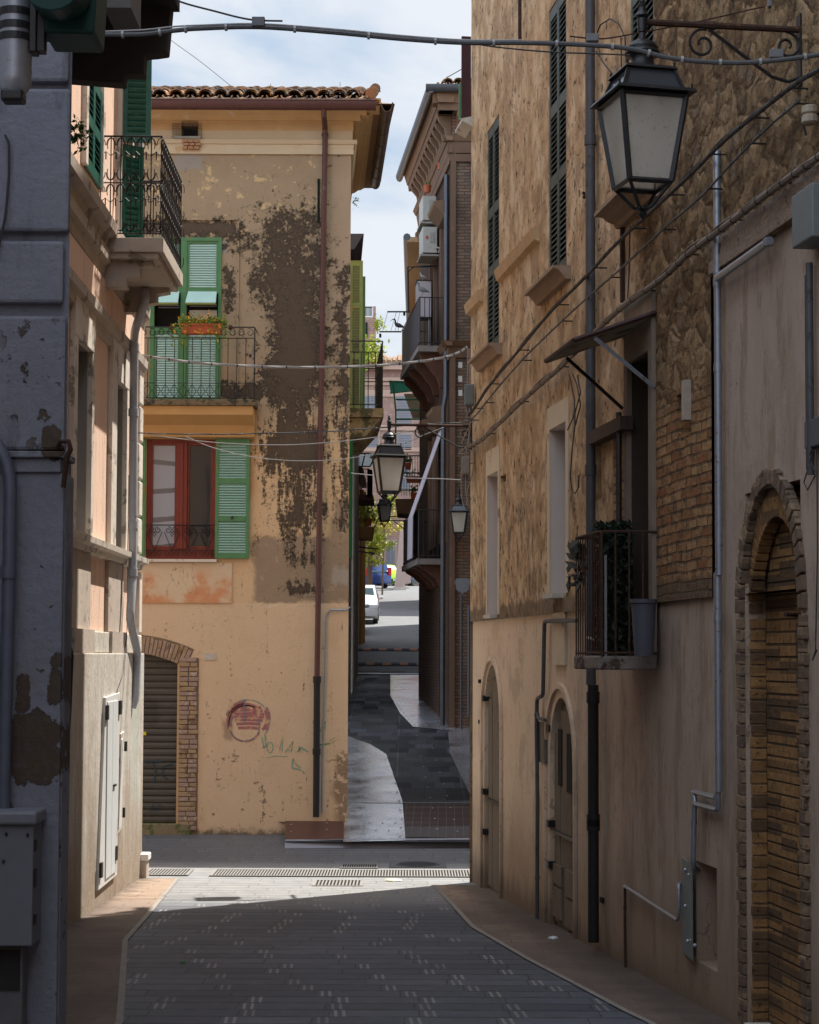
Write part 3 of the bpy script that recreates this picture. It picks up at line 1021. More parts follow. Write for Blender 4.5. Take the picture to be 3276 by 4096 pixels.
# -- openings
n1 = (RU(1963), RU(2006), RZ(1963, 2462), RZ(1963, 1906))
n2_ = (RU(2216), RU(2281), RZ(2216, 2380), RZ(2216, 1721))
w1 = (RU(1958), RU(2006), RZ(2003, 1388), RZ(2006, 458))
w2 = (RU(2209), RU(2281), RZ(2281, 1078), RZ(2209, 48))
w3 = (RU(2543), RU(2641), w2[2] + .02, w2[3])
bd = (RU(2543), RU(2628), RZ(2600, 2640), RZ(2545, 1452))
sl_ = (RU(2376), RU(2421), RZ(2376, 2010), RZ(2376, 1762))
sn = (RU(2728), RU(2786), RZ(2728, 1752), RZ(2786, 1552))
hs = [n1 + (.17,), n2_ + (.22,), w1 + (.10,), w2 + (.10,), w3 + (.10,), bd + (.35,), sl_ + (.25,), sn + (.12,),
      (RU(2013), RU(2036), RZ(2013, 1937), RZ(2013, 1906), .1)]
mb = MB()
wall(mb, uEnd, 0, zl, 14.7, hs + [(uEnd, uP, zl, zp, 0)], n=.03)
mb.quad((uP, .03, zl), (0, .03, zl), (0, -.01, zl), (uP, -.01, zl))
mb.quad((uEnd, .03, zp), (uP, .03, zp), (uP, -.01, zp), (uEnd, -.01, zp))
# gable end on the cross street, back and top
mb.quad((0, .03, -1), (0, -11, -1), (0, -11, 14.7), (0, .03, 14.7))
mk('upper_wall', mb, OLDP, house_r, RW)
d1 = (RU(1938), RU(2004), -.62, RZ(1990, 2690))
d2 = (RU(2198), RU(2292), -.5, RZ(2240, 2810))
mt = (RU(2780), RU(2862), RZ(2862, 3885), RZ(2780, 3440))
ar = (RU(2982), RU(3205), -.45, RZ(3095, 1945))
mb = MB()
wall(mb, uEnd, 0, -1.0, zl, [(d1[0], d1[1], -1.0, RZ(1990, 2660), .09, .55), (d2[0], d2[1], -1.0, RZ(2240, 2790), .12, .6), mt + (.14,),
                            (ar[0], ar[1], -1.0, zl, .30, 0)])
wall(mb, uEnd, uP, zl, zp, [(ar[0], ar[1], zl, ar[3], .30, (ar[1] - ar[0]) * .62)])
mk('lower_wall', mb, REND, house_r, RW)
mb = MB()
mb.box(uEnd, -.01, -11, -.36, 14.72, 14.8)
mb.quad((uEnd, -11, -1), (0, -11, -1), (0, -11, 14.7), (uEnd, -11, 14.7))
mb.quad((uEnd, .0, -1), (uEnd, -11, -1), (uEnd, -11, 14.7), (uEnd, 0, 14.7))
mb.box(uEnd, .3, -11, .45, 14.8, 14.92)
mk('roof', mb, plain('roof slab', (.25, .17, .12), .9), house_r, RW)
mb = MB(); mb.box(uP - .02, uP - 2.6, .031, .05, zp + .01, zp + .20); mk('pecked_band', mb, plain('pecked stone band', (.30, .22, .165), .9, 0, .2, 9, bump=.02, wear=(.07, .05, .035), wthr=.58), house_r, RW)
# dark backing behind openings
def backing(nm, h, depth, mat, parent=house_r, fr=RW, n0=.03):
    mb = MB(); mb.quad((h[0] - .02, n0 - depth, h[2] - .02), (h[1] + .02, n0 - depth, h[2] - .02), (h[1] + .02, n0 - depth, h[3] + .02), (h[0] - .02, n0 - depth, h[3] + .02))
    return mk(nm, mb, mat, parent, fr)
backing('niche_panel', n1, .168, NICHE); backing('niche_panel', n2_, .218, NICHE)
backing('blocked_slot', sn, .118, plain('blocked slot stone', (.24, .19, .15), .9))
backing('slot_shadow', sl_, .24, DARK); backing('doorway_shadow', bd, .34, plain('dim brown interior', (.035, .022, .015), .9))
def surround(nm, h, wid, mat, proj=.02, top=True, bottom=False, wt=None):
    mb = MB(); a, b = sorted(h[:2]); c, d = h[2], h[3]; wt = wt or wid
    mb.box(a - wid, a, .028, .03 + proj, c, d); mb.box(b, b + wid, .028, .03 + proj, c, d)
    if top: mb.box(a - wid, b + wid, .028, .03 + proj, d, d + wt)
    return mk(nm, mb, mat, house_r, RW)
surround('niche_surround', n1, .07, PALEB, .012, wt=.26); surround('niche_surround', n2_, .10, PALEB, .012, wt=.20)
surround('door_jambs', bd, .10, plain('worn grey jamb plaster', (.22, .17, .13), .9, 0, .3, 8), .03, wt=.45)
mb = MB(); mb.box(n1[0] + -.1, n1[1] + .1, .0, .10, n1[2] - .035, n1[2]); mk('niche_sill', mb, STONE, house_r, RW)
mb = MB(); mb.box(n2_[0] - .12, n2_[1] + .12, .0, .13, n2_[2] - .04, n2_[2]); mk('niche_sill', mb, STONE, house_r, RW)
# pilaster strip under the second niche
mb = MB(); mb.box(n2_[0] - .09, n2_[1] + .13, .002, .028, zl - .45, n2_[2] - .045); mk('plaster_strip', mb, PALEB, house_r, RW)
# string course pieces
def course(xa, xb):
    mb = MB(); a, b = RU(xa), RU(xb); z0 = RZ(2012, 1137); z1 = RZ(2012, 1090)
    mb.prism([(.0, z0), (.05, z0 + .02), (.075, z1), (.0, z1 + .03)], a, b, lambda p, q, t: (t, .03 + p, q))
    mk('string_course', mb, plain('worn course plaster', (.50, .34, .19), .9, 0, .25, 9, bump=.01), house_r, RW)
course(2014, 2172); course(1889, 1944)
# sills
def sill(xa, xb, ztop, dep=.20, hh=.115):
    mb = MB(); a, b = sorted((RU(xa), RU(xb)))
    mb.prism([(0, -hh), (.05, -hh), (.07, -hh * .72), (dep * .55, -hh * .55), (dep * .72, -hh * .28), (dep, -hh * .25), (dep, 0), (0, 0)], a, b,
             lambda p, q, t: (t, .03 + p, ztop + q))
    return mk('window_sill', mb, plain('weathered sill stone', (.32, .22, .15), .9, 0, .3, 9, bump=.01), house_r, RW)
sill(1935, 2020, w1[2], .15); sill(2178, 2300, w2[2], .16); sill(2510, 2660, w3[2], .22)
# louvred shutters in the upper windows
for h in (w1, w2, w3):
    a, b = sorted(h[:2]); mid = (a + b) / 2
    for (p, q) in ((a + .01, mid - .004), (mid + .004, b - .01)):
        f, s_ = MB(), MB()
        louvre(f, s_, p, q, h[2] + .01, h[3] - .01, -.01, .035, (0, .36, .62, 1.0), .10, .05, .035)
        sh = mk('shutter', f, GSHUT, house_r, RW)
        mk('slats', s_, GSHUT, sh, RW)
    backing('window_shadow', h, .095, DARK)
# rotten iron strap hanging from the top
mb = MB(); u_ = RU(2096); mb.box(u_ - .012, u_ + .012, .03, .06, RZ(2096, 160), RZ(2096, -120)); mk('iron_strap', mb, RUST, house_r, RW)
# weathered beam, timber and grey upright beside the balcony door
mb = MB(); a, z_ = RW.px(2398, 1765, .04); b, _ = RW.px(2530, 1765, .04)
mb.box(a, b, .035, .13, RZ(2398, 1790) - .0, RZ(2398, 1740)); mk('wall_beam', mb, DARKWOOD, house_r, RW)
# short stone upright in the slot
mb = MB(); u_ = RU(2780); mb.box(u_ - .035, u_ + .035, .0, .075, RZ(2780, 1680), RZ(2780, 1520)); mk('slot_stone', mb, plain('grey slot stone', (.40, .33, .27), .9), house_r, RW)

# --- old wooden doors with plaster arches
def old_door(h, label, slots=False):
    a, b = sorted(h[:2])
    a, b = a + .02, b - .02
    zt = h[3]
    rise = (b - a) * .75
    mbx = MB()
    K = 10
    pr = [(a, gz(RW.P(a, 0, 0).y) - .05)] + [(b, gz(RW.P(b, 0, 0).y) - .05)] + [((a + b) / 2 + (b - a) / 2 * math.cos(math.pi * k / K), zt - rise + rise * math.sin(math.pi * k / K)) for k in range(K + 1)]
    mbx.prism(pr, -.10, -.06, lambda p, q, t: (p, t, q))
    d = mk('old_door', mbx, OLDWOOD, house_r, RW, label=label)
    n = 4
    pl = MB()
    for k in range(n):
        x0 = a + (b - a) * k / n + .004; x1 = a + (b - a) * (k + 1) / n - .004
        top = zt - rise + rise * math.sqrt(max(0.02, 1 - (((x0 + x1) / 2 - (a + b) / 2) / ((b - a) / 2)) ** 2)) - .05
        pl.box(x0, x1, -.06, -.045 + .004 * (k % 2), gz(RW.P(a, 0, 0).y) + .02, top)
    mk('plank', pl, OLDWOOD, d, RW)
    hg = MB()
    for q in (.88, .46, .28):
        z = h[2] + (zt - h[2]) * q
        hg.box(b - .02, b + .07, -.05, .02, z - .03, z + .03)
    hg.box(a + .05, b - .05, -.045, -.02, h[2] + (zt - h[2]) * .42, h[2] + (zt - h[2]) * .42 + .03)
    mk('hinge', hg, BLACKM, d, RW)
    if slots:
        s_ = MB()
        w_ = (b - a)
        s_.box(a + w_ * .18, a + w_ * .44, -.05, -.036, RZ(2255, 3170) , RZ(2255, 2935))
        s_.box(a + w_ * .66, a + w_ * .82, -.05, -.036, RZ(2215, 3140), RZ(2215, 2915))
        mk('grille_opening', s_, DARK, d, RW)
        k_ = MB()
        zb = gz(RW.P(a, 0, 0).y)
        k_.box(a + .02, a + w_ * .42, -.05, -.015, zb + .30, zb + .52); k_.box(a, a + w_ * .45, -.05, -.018, zb + .04, zb + .28)
        k_.box(a + w_ * .6, b, -.05, -.02, zb + .35, zb + .52); k_.box(a + w_ * .6, b, -.05, -.022, zb + .06, zb + .32)
        mk('patch_board', k_, OLDWOOD, d, RW)
    return d
old_door(d1, 'weathered grey brown arched door')
old_door(d2, 'dark weathered arched door with patched boards', True)
def arch_band(h, zt, off, wd, n0, rise, mat, nm):
    a, b = sorted(h[:2]); a -= off; b += off
    K = 16; mbx = MB()
    cpt = lambda r_, k: ((a + b) / 2 + ((b - a) / 2 + r_) * math.cos(math.pi * k / K), zt - rise + (rise + r_) * math.sin(math.pi * k / K))
    for k in range(K):
        p = [cpt(0, k), cpt(wd, k), cpt(wd, k + 1), cpt(0, k + 1)]
        mbx.prism(p, 0, n0, lambda q, r_, t: (q, t + .002, r_))
    zb = -.7
    mbx.box(a - wd, a, .002, n0, zb, zt - rise); mbx.box(b, b + wd, .002, n0, zb, zt - rise)
    return mk(nm, mbx, mat, house_r, RW)
arch_band(d1, d1[3] + .12, .07, .05, .028, .62, REND, 'door_moulding')
arch_band(d2, d2[3] + .12, .10, .05, .028, .62, REND, 'door_moulding')
# number plates and small fixings
mb = MB(); a, z0 = RW.px(2157, 2930, .02); b, _ = RW.px(2182, 2930, .02)
mb.box(a, b, .002, .03, RZ(2160, 3045), RZ(2160, 2885)); mk('meter_panel', mb, plain('dull metal panel', (.16, .14, .12), .6, .3), house_r, RW)
mb = MB()
for x, y in ((1922, 2725), (1922, 2887), (2413, 3600)):
    u_, z_ = RW.px(x, y); mb.box(u_ - .04, u_ + .04, .0, .02, z_ - .02, z_ + .02)
mk('wall_hole', mb, DARK, house_r, RW)
# --- metering niche with slipped metal cover
backing('niche_bricks', mt, .139, BRICKO, n0=0.0)
mb = MB(); cx0, cx1 = RU(2735), RU(2792)
mb.hexa([(cx0, .012, RZ(2735, 3800)), (cx1, .04, RZ(2790, 3840)), (cx1, .05, RZ(2790, 3840)), (cx0, .022, RZ(2735, 3800)),
         (cx0, .012, RZ(2733, 3425)), (cx1, .04, RZ(2782, 3450)), (cx1, .05, RZ(2782, 3450)), (cx0, .022, RZ(2733, 3425))])
cv = mk('meter_cover', mb, BOXG, house_r, RW, bevel=.004)
mb = MB()
for x, y in ((2742, 3480), (2756, 3500), (2752, 3765), (2766, 3762), (2780, 3782), (2742, 3625)):
    u_, z_ = RW.px(x, y, .04); mb.blob((u_, .04, z_), .014, 6)
mk('rivet', mb, STEEL, cv, RW)

# --- big brick arch near the camera
a, b = sorted(ar[:2])
uc, hw = (a + b) / 2, (b - a) / 2
# dark reveal, outer brick ring and splayed inner voussoirs
riseI = RZ(3095, 1945) - RZ(3205, 2440)
zs = ar[3] - hw * .0 - riseI
rnd = random.Random(5)
ring, inner = MB(), MB()
def EL(r_, th, R0=hw, Rz=riseI): return (uc + (R0 + r_) * math.cos(th), zs + (Rz + r_) * math.sin(th))
NB = 26
for k in range(NB):
    t0, t1 = math.pi * (k + .06) / NB, math.pi * (k + .94) / NB
    o_ = .10 + rnd.uniform(0, .015)
    pr = [EL(.012, t0), EL(o_, t0), EL(o_, t1), EL(.012, t1)]
    ring.prism(pr, -.02, .026 + rnd.uniform(0, .010), lambda p, q, t: (p, t, q))
NI = 32
for k in range(NI):
    t0, t1 = math.pi * (k + .10) / NI, math.pi * (k + .90) / NI
    w0_, w1_ = -(.02 + .15 * math.sin(t0) ** 1.5), -(.02 + .15 * math.sin(t1) ** 1.5)
    pr = [EL(w0_, t0), EL(.010, t0), EL(.010, t1), EL(w1_, t1)]
    inner.prism(pr, -.10, -.02, lambda p, q, t: (p, t, q))
z = -.6
i = 0
while z < zs - .03:
    hgt = .066
    for s_, x0, x1 in ((-1, a - .10, a - .012), (1, b + .012, b + .10)):
        ex = rnd.uniform(-.006, .010) + (.012 if i % 2 else 0)
        xa, xb = (x0 - (ex if s_ < 0 else 0), x1 + (ex if s_ > 0 else 0))
        ring.box(xa, xb, -.02, .022 + rnd.uniform(0, .010), z + .002, z + hgt + .001)
        inner.box(a - .012 if s_ < 0 else b - .015, a + .015 if s_ < 0 else b + .012, -.12, -.02 - rnd.uniform(0, .01), z + .004, z + hgt - .004)
    z += hgt + .004; i += 1
DBR = brickpiece('dark weathered brick', (.15, .105, .075), (.22, .15, .10), (.32, .22, .14))
OBR = brickpiece('ochre brick', (.25, .135, .055), (.38, .21, .085), (.09, .06, .04), .27)
arch = mk('brick_arch', ring, DBR, house_r, RW, bevel=.006)
mk('arch_bricks', inner, OBR, arch, RW, bevel=.003)
# bricked-up infill: real bricks
inf = MB()
z = -.55; r_ = 0
while z < ar[3]:
    half = (hw - .015) if z < zs else (hw - .03) * math.sqrt(max(0, 1 - ((z - zs) / (riseI - .10)) ** 2))
    if half > .03:
        x = uc - half; k = 0
        while x < uc + half - .01:
            L = (2.0 if r_ % 3 == 1 else half * rnd.uniform(.7, 1.25))
            x1 = min(x + L, uc + half)
            inf.box(x + .009, x1 - .009, -.22, -.116 - rnd.uniform(0, .004), z + .003 + rnd.uniform(0, .004), z + .062 + rnd.uniform(0, .005))
            x = x1; k += 1
    z += .072; r_ += 1
mk('brick_infill', inf, OBR, arch, RW, bevel=.004)
mb = MB(); mb.box(a - .05, b + .05, -.305, -.123, -.9, zs); 
pr = [EL(.03, math.pi * k / 16) for k in range(17)]
mb.prism(pr, -.305, -.123, lambda p, q, t: (p, t, q))
mk('mortar', mb, plain('dark mortar', (.09, .062, .04), .95), arch, RW)
mb = MB(); zb = gz(RW.P(uc, 0, 0).y); mb.box(a - .02, b - .01, -.25, .03, zb - .3, zb + .05); mk('threshold', mb, STONE, arch, RW)
# rusty iron bracket inside the arch
mb = MB(); p0 = RW.px(3180, 2460, -.04)
mb.tube([(p0[0] + .05, -.1, p0[1]), (p0[0] - .10, .05, p0[1])], .012, 6); mb.tube([(p0[0], -.1, p0[1] + .05), (p0[0], -.1, p0[1] - 1.9)], .018, 6)
mk('iron_bar', mb, RUST, arch, RW)

# --- pipes of the right-hand house
def wpipe(nm, pts, r, mat, parent=house_r, fr=RW, n=.05, seg=10, joints=()):
    P = []
    for q in pts:
        nn = q[2] if len(q) > 2 else n
        u_, z_ = fr.px(q[0], q[1], nn); P.append(Vector((u_, nn, z_)))
    # soften corners
    out = [P[0]]
    for i in range(1, len(P) - 1):
        a_, b_, c_ = P[i - 1], P[i], P[i + 1]
        d0 = min(r * 2.2, (a_ - b_).length * .4); d1_ = min(r * 2.2, (c_ - b_).length * .4)
        pa = b_ + (a_ - b_).normalized() * d0; pc = b_ + (c_ - b_).normalized() * d1_
        out += [pa, pa * .25 + b_ * .5 + pc * .25, pc]
    out.append(P[-1])
    mbx = MB(); mbx.tube(out, r, seg)
    for (x, y) in joints:
        u_, z_ = fr.px(x, y, n); mbx.tube([(u_, n, z_ - r * .9), (u_, n, z_ + r * .9)], r * 1.22, seg)
    return mk(nm, mbx, mat, parent, fr, smooth=True)
def wpipe_v(nm, x, y0, y1, r, mat, n=.05, joints=(), parent=house_r, fr=RW):
    """vertical pipe: plumb line through (x, mid)"""
    u_ = fr.u(x, (max(y0, 0) + y1) / 2, n)
    mbx = MB(); z0, z1 = fr.z(x, y0, n), fr.z(x, y1, n)
    mbx.tube([(u_, n, z1), (u_, n, z0)], r, 12)
    for y in joints:
        z_ = fr.z(x, y, n); mbx.tube([(u_, n, z_ - r), (u_, n, z_ + r)], r * 1.2, 12)
    return mk(nm, mbx, mat, parent, fr, smooth=True)
wpipe_v('downpipe', 2362, -500, 2740, .040, DPIPE, .09, joints=(560, 1320, 1880))
wpipe_v('downpipe', 2373, 2740, 3768, .044, BPIPE, .085, joints=(2790, 3280, 3300))
wpipe_v('conduit_pipe', 2872, 600, 2300, .024, STEEL, .05, joints=(1080, 1130, 1470))
wpipe_v('conduit_pipe', 2873, 2290, 3165, .026, STEEL, .05, joints=(2470,))
wpipe('conduit_pipe', [(2873, 3140), (2873, 3240), (2780, 3215), (2778, 3180), (2770, 3165), (2862, 3190)], .017, STEEL)
wpipe('conduit_pipe', [(2778, 3215), (2775, 3300), (2773, 3470), (2790, 3480, .0)], .019, STEEL, joints=((2774, 3290),))
wpipe('branch_pipe', [(2868, 1112), (3080, 962)], .024, STEEL, n=.07, joints=((3072, 968),))
wpipe('low_pipe', [(2498, 3545), (2505, 3548), (2712, 3682), (2716, 3640), (2715, 3540), (2722, 3532, .0)], .013, STEEL, n=.04)
wpipe('low_pipe', [(2500, 3545), (2500, 3700), (2502, 3870)], .011, RUST, n=.03, joints=((2500, 3630),))
wpipe('corner_pipe', [(2308, 2482), (2178, 2485), (2176, 2560), (2172, 2780), (2148, 2795), (2146, 2900), (2150, 3200), (2148, 3675)], .019, DPIPE, n=.05, joints=((2147, 2860), (2149, 3510)))
wpipe('corner_pipe', [(2180, 2880), (2152, 2872), (2150, 2850)], .016, DPIPE, n=.05)
mb = MB()
for (x, y) in ((2350, 560), (2340, 780)):
    u_, z_ = RW.px(x, y, .1); mb.tube([(u_ - .06, .09, z_), (u_ + .07, .09, z_)], .016, 6); mb.tube([(u_, .0, z_ - .04), (u_, .12, z_ + .02)], .012, 6)
mk('pipe_clamp', mb, RUST, house_r, RW)
# vertical cable duct at the right edge
wpipe_v('cable_duct', 3240, 1050, 1900, .020, DPIPE, .04)
wpipe_v('cable_duct', 3226, 1100, 1880, .007, CABLED, .04)

# --- balcony with rusty bars
bal = thing('balcony', 'small rusty barred balcony with cracked concrete slab on the ochre house', 'balcony', RW)
bn = .42
u0 = RW.u(2645, 2650); u1 = RW.u(2305, 2600, bn)
zt = RZ(2647, 2624); zb = RZ(2647, 2680)
mb = MB(); mb.box(u0, u1, .03, bn + .02, zb, zt)
CRACK = plain('cracked grey concrete', (.20, .17, .15), .9, 0, .35, 6, bump=.02, wear=(.07, .045, .035), wthr=.5)
mk('slab', mb, CRACK, bal, RW, bevel=.012)
zr = zt + .86
mb = MB()
pts = [(u0, .03, zr), (u0, bn, zr), (u1, bn, zr), (u1, .03, zr)]
mb.tube(pts, .010, 6)
pts2 = [(p[0], p[1], zt + .02) for p in pts]
mb.tube(pts2, .009, 6)
mk('rail', mb, RUST, bal, RW)
def bar(p, q, r=.0075, parent=bal):
    mbx = MB(); mbx.tube([p, q], r, 6); mk('bar', mbx, RUST, parent, RW)
for k in range(1, 4): bar((u0, .03 + (bn - .03) * k / 4, zt), (u0, .03 + (bn - .03) * k / 4, zr))
for k in range(12): bar((u0 + (u1 - u0) * k / 11, bn, zt), (u0 + (u1 - u0) * k / 11, bn, zr), .0055 if k else .011)
for k in range(1, 3): bar((u1, .03 + (bn - .03) * k / 3, zt), (u1, .03 + (bn - .03) * k / 3, zr))
# ivy covered column of artificial leaves, bucket, bits stored on the balcony
def leafcloud(mb, n, fn, s=.05, rnd=random.Random(2)):
    for i in range(n):
        c = Vector(fn(rnd))
        a = Vector((rnd.gauss(0, 1), rnd.gauss(0, 1), rnd.gauss(0, .7))).normalized()
        b = a.orthogonal().normalized(); b.rotate(Matrix.Rotation(rnd.uniform(0, 6.3), 3, a))
        q = a.cross(b)
        k = s * rnd.uniform(.6, 1.35)
        mb.add([c - b * k, c + q * k * .45 - b * .1 * k, c + b * k, c - q * k * .45 - b * .1 * k], [(0, 1, 2, 3)])
ivy = thing('ivy_screen', 'rolled dark leafy ivy screen standing behind the balcony bars', 'ivy screen', RW)
uI, nI = RW.u(2455, 2300, .25), .25
mb = MB(); leafcloud(mb, 1500, lambda r: (lambda a_, h: (uI + .12 * math.cos(a_) * r.uniform(.8, 1.1), nI + .12 * math.sin(a_) * r.uniform(.8, 1.1), zt + h))(r.uniform(0, 6.28), r.uniform(.0, .95)), .034)
mk('leaves', mb, LEAFD, ivy, RW)
mb = MB(); mb.lathe([(.10, 0), (.10, .9)], (uI, nI, zt), 12); mk('mesh_roll', mb, DARK, ivy, RW)
mb = MB(); leafcloud(mb, 60, lambda r: (u1 - r.uniform(-.05, .2), bn + r.uniform(-.04, .06), zr - r.uniform(.05, .35)), .05)
tag(mk('ivy_tuft', mb, plain('dull grey leaves', (.08, .075, .06), .7), None, RW), 'dull leafy tuft poking out of the rusty balcony corner', 'plant')
bk = thing('bucket', 'dim lilac plastic bucket on the rusty barred balcony', 'bucket', RW)
ub, nb = RW.u(2575, 2500, .18), .18
BUCK = plain('dim lilac plastic', (.075, .075, .095), .5, 0, .12, 8)
mb = MB(); mb.lathe([(.065, 0), (.085, .36), (.08, .36), (.06, .01)], (ub, nb, zt), 20); mk('shell', mb, BUCK, bk, RW, smooth=True)
mb = MB(); mb.lathe([(.083, .35), (.095, .36), (.095, .385), (.08, .385)], (ub, nb, zt), 20); mk('rim', mb, BUCK, bk, RW)
mb = MB(); mb.tube([RW_ for RW_ in [(RW.u(2350, 2540, .36), .36, RZ(2350, 2550, .36)), (RW.u(2405, 2560, .36), .36, RZ(2405, 2563, .36))]], .011, 6)
tag(mk('plastic_tube', mb, WHITEP, None, RW), 'short white plastic tube lying inside the rusty balcony', 'tube')
mb = MB(); a_, z_ = RW.px(2418, 2220, .36); mb.box(a_ - .008, a_ + .008, .345, .36, zt, z_)
tag(mk('white_board', mb, plain('greyed board', (.25, .25, .25), .7), None, RW), 'narrow white board standing upright in the rusty balcony corner', 'board')

# --- awning over the balcony door
aw = thing('door_awning', 'flat weathered awning on iron struts above the barred balcony', 'awning', RW)
def pR(x, y, n): u_, z_ = RW.px(x, y, n); return Vector((u_, n, z_))
an = .62
uN, uF = RU(2645), RU(2512)
zN, zF = RZ(2645, 1258), RW.z(2285, 1378, an)
c1 = Vector((uN, .03, zN)); c2 = Vector((uF, .03, zN))
c3 = Vector((uF, an, zF)); c4 = Vector((uN, an, zF))
up = Vector((0, 0, .035))
mb = MB(); mb.hexa([c1, c2, c3, c4, c1 + up, c2 + up, c3 + up, c4 + up])
mk('board', mb, plain('streaky awning sheet', (.30, .27, .20), .85, 0, .3, 6, wear=(.09, .07, .05), wthr=.55), aw, RW)
mb = MB()
mb.tube([c4 + up * .5, c1 + up * .5], .02, 6); mb.tube([c3 + up * .5, c2 + up * .5], .02, 6); mb.tube([c3 + up * .5, c4 + up * .5], .018, 6)
mk('edge_frame', mb, plain('dark red edge', (.05, .022, .02), .6), aw, RW)
mb = MB(); mb.tube([c1.lerp(c4, .74) + Vector((.01, 0, -.01)), Vector((uN + .01, .04, RZ(2640, 1550)))], .014, 6); mk('strut', mb, STEEL, aw, RW)
mb = MB(); mb.tube([c2.lerp(c3, .74) + Vector((-.01, 0, -.01)), Vector((uF - .01, .04, RZ(2512, 1635)))], .014, 6); mk('strut', mb, IRON, aw, RW)
mb = MB(); u_ = RU(2530); mb.tube([(u_, .10, RZ(2530, 1650)), (u_, .10, zt)], .022, 8); tag(mk('iron_post', mb, BLACKM, None, RW), 'black upright post between the awning and the rusty balcony', 'post')

# ============================================================ peach house on the left
house_l = thing('old_house', 'peach plastered house with grey stone base and dark green shutters on the left', 'house', LW)
LU = lambda x, n=0.0: LW.u(x, 2400, n)
LZ = LW.z
zpl = LZ(400, 2612)             # top of the rough base
zbd = LZ(400, 2528)
zst0, zst1 = LZ(400, 2235), LZ(400, 2180)
uN_ = 12.2
def peachmat():
    m = Mt('faded peach plaster', .9)
    st = m.noise(2.2, 6, .62, sc=(2.4, 1, .45))
    c = m.mix(m.noise(.7, 4, .6), (.70, .47, .34), (.78, .56, .44))
    c = m.mix(m.step(st, .50, .72) * .5, c, (.52, .36, .27))
    g = m.step(m.noise(1.5, 6, .65, sc=(2.6, 1, .5), loc=(4, 0, 1)), .63, .67)
    c = m.mix(g * .75, c, (.34, .31, .27))
    c = m.mix(m.step((m.noise(.9, 5, .6, sc=(2.5, 1, .4), loc=(8, 0, 4)) - .5).abs(), .004, .001) * .6, c, (.12, .08, .06))
    m.col(c); m.bump(m.noise(40, 4, .6) + st, .004)
    return m.mat
def basemat():
    m = Mt('grimy grey base render', .92)
    st = m.noise(2.2, 7, .66, sc=(2.6, 1, .35)); b = m.noise(.8, 5, .65)
    f = m.noise(14, 6, .7, sc=(1.5, 1, .7))
    c = m.mix(st, (.34, .305, .26), (.66, .61, .54))
    c = m.mix(m.step(b, .42, .66) * .55, c, (.34, .26, .18))
    pale = m.step(f, .57, .66)
    c = m.mix(pale * .55, c, (.62, .50, .34))
    low = m.step(m.z + (st - .5) * 1.6, .9, -.3)
    c = m.mix(low * .7, c, m.mix(f, (.14, .105, .075), (.36, .26, .17)))
    gr = m.rect(m.x, m.z, LU(520), LU(500), .3, 1.5, .10) * m.step(st, .35, .6)
    c = m.mix(gr * .5, c, (.30, .42, .36))
    cr_ = m.step((m.noise(1.4, 6, .65, sc=(2.5, 1, .5), loc=(1, 0, 4)) - .5).abs(), .006, .001)
    c = m.mix(cr_ * .6, c, (.08, .065, .05))
    m.col(c); m.bump(f + st * .5, .014)
    return m.mat
PEACH, BASEM = peachmat(), basemat()
PALEST = plain('weathered pale stone trim', (.60, .53, .45), .85, 0, .2, 5, bump=.006, wear=(.27, .24, .20), wthr=.55)
GREYB = plain('grey plaster band', (.43, .36, .30), .9, 0, .25, 4, bump=.006, wear=(.22, .19, .15), wthr=.56)
lw1 = (LW.u(288, 1700), LW.u(347, 1700), LZ(286, 2150), LZ(345, 1402))
lw2 = (LW.u(449, 1800), LW.u(489, 1800), LZ(447, 2215), LZ(488, 1552))
# upper wall
gw = (LW.u(334, 500), LW.u(392, 680), LZ(391, 757), LZ(334, 250))
bdL = (LW.u(470, 800), LW.u(512, 800), LZ(473, 962, .2) + .2, LZ(473, 962, .2) + 2.95)
mb = MB()
wall(mb, 0, uN_, zst1, 9.7, [lw1[:2] + (zst1, lw1[3], .22), lw2[:2] + (zst1, lw2[3], .22), gw + (.12,), bdL + (.2,)])
mk('upper_wall', mb, PEACH, house_l, LW)
mb = MB(); wall(mb, 0, uN_, zbd, zst0, n=.0); mk('lower_wall', mb, PEACH, house_l, LW)
mb = MB(); mb.box(0, uN_, -.2, .055, zpl, zbd); mb.box(-.02, uN_, -.2, .10, -1.2, zpl - .002); mk('stone_base', mb, BASEM, house_l, LW, bevel=.01)
# body, corner return
mb = MB(); mb.quad((0, 0, -1.2), (0, -9, -1.2), (0, -9, 9.7), (0, 0, 9.7)); mb.quad((0, -9, -1.2), (uN_, -9, -1.2), (uN_, -9, 9.7), (0, -9, 9.7))
mk('rear_wall', mb, PEACH, house_l, LW)
mb = MB(); mb.box(-.3, uN_, -9, .35, 9.7, 9.85); mk('roof', mb, plain('roof slab left', (.25, .17, .12), .9), house_l, LW)
def lining(h, fr, par, mat, depth, n0=0.0, nm='niche_lining'):
    a, b = sorted(h[:2]); c, d = h[2], h[3]; e_ = .004; m0, m1 = n0 - depth, n0 - .002
    mb = MB(); mb.box(a, a + e_, m0, m1, c, d); mb.box(b - e_, b, m0, m1, c, d); mb.box(a + e_, b - e_, m0, m1, d - e_, d); mb.box(a + e_, b - e_, m0, m1, c, c + e_)
    return mk(nm, mb, mat, par, fr)
BLP = plain('shaded blind plaster', (.24, .22, .20), .9, 0, .2, 3, wear=(.38, .26, .16), wthr=.68)
for h in (lw1, lw2): lining((h[0], h[1], zst1 + .003, h[3]), LW, house_l, BLP, .2)
lining(n1, RW, house_r, NICHE, .165, .03); lining(n2_, RW, house_r, NICHE, .215, .03)
lining(bd, RW, house_r, plain('dark doorway', (.05, .035, .025), .9), .33, .03)
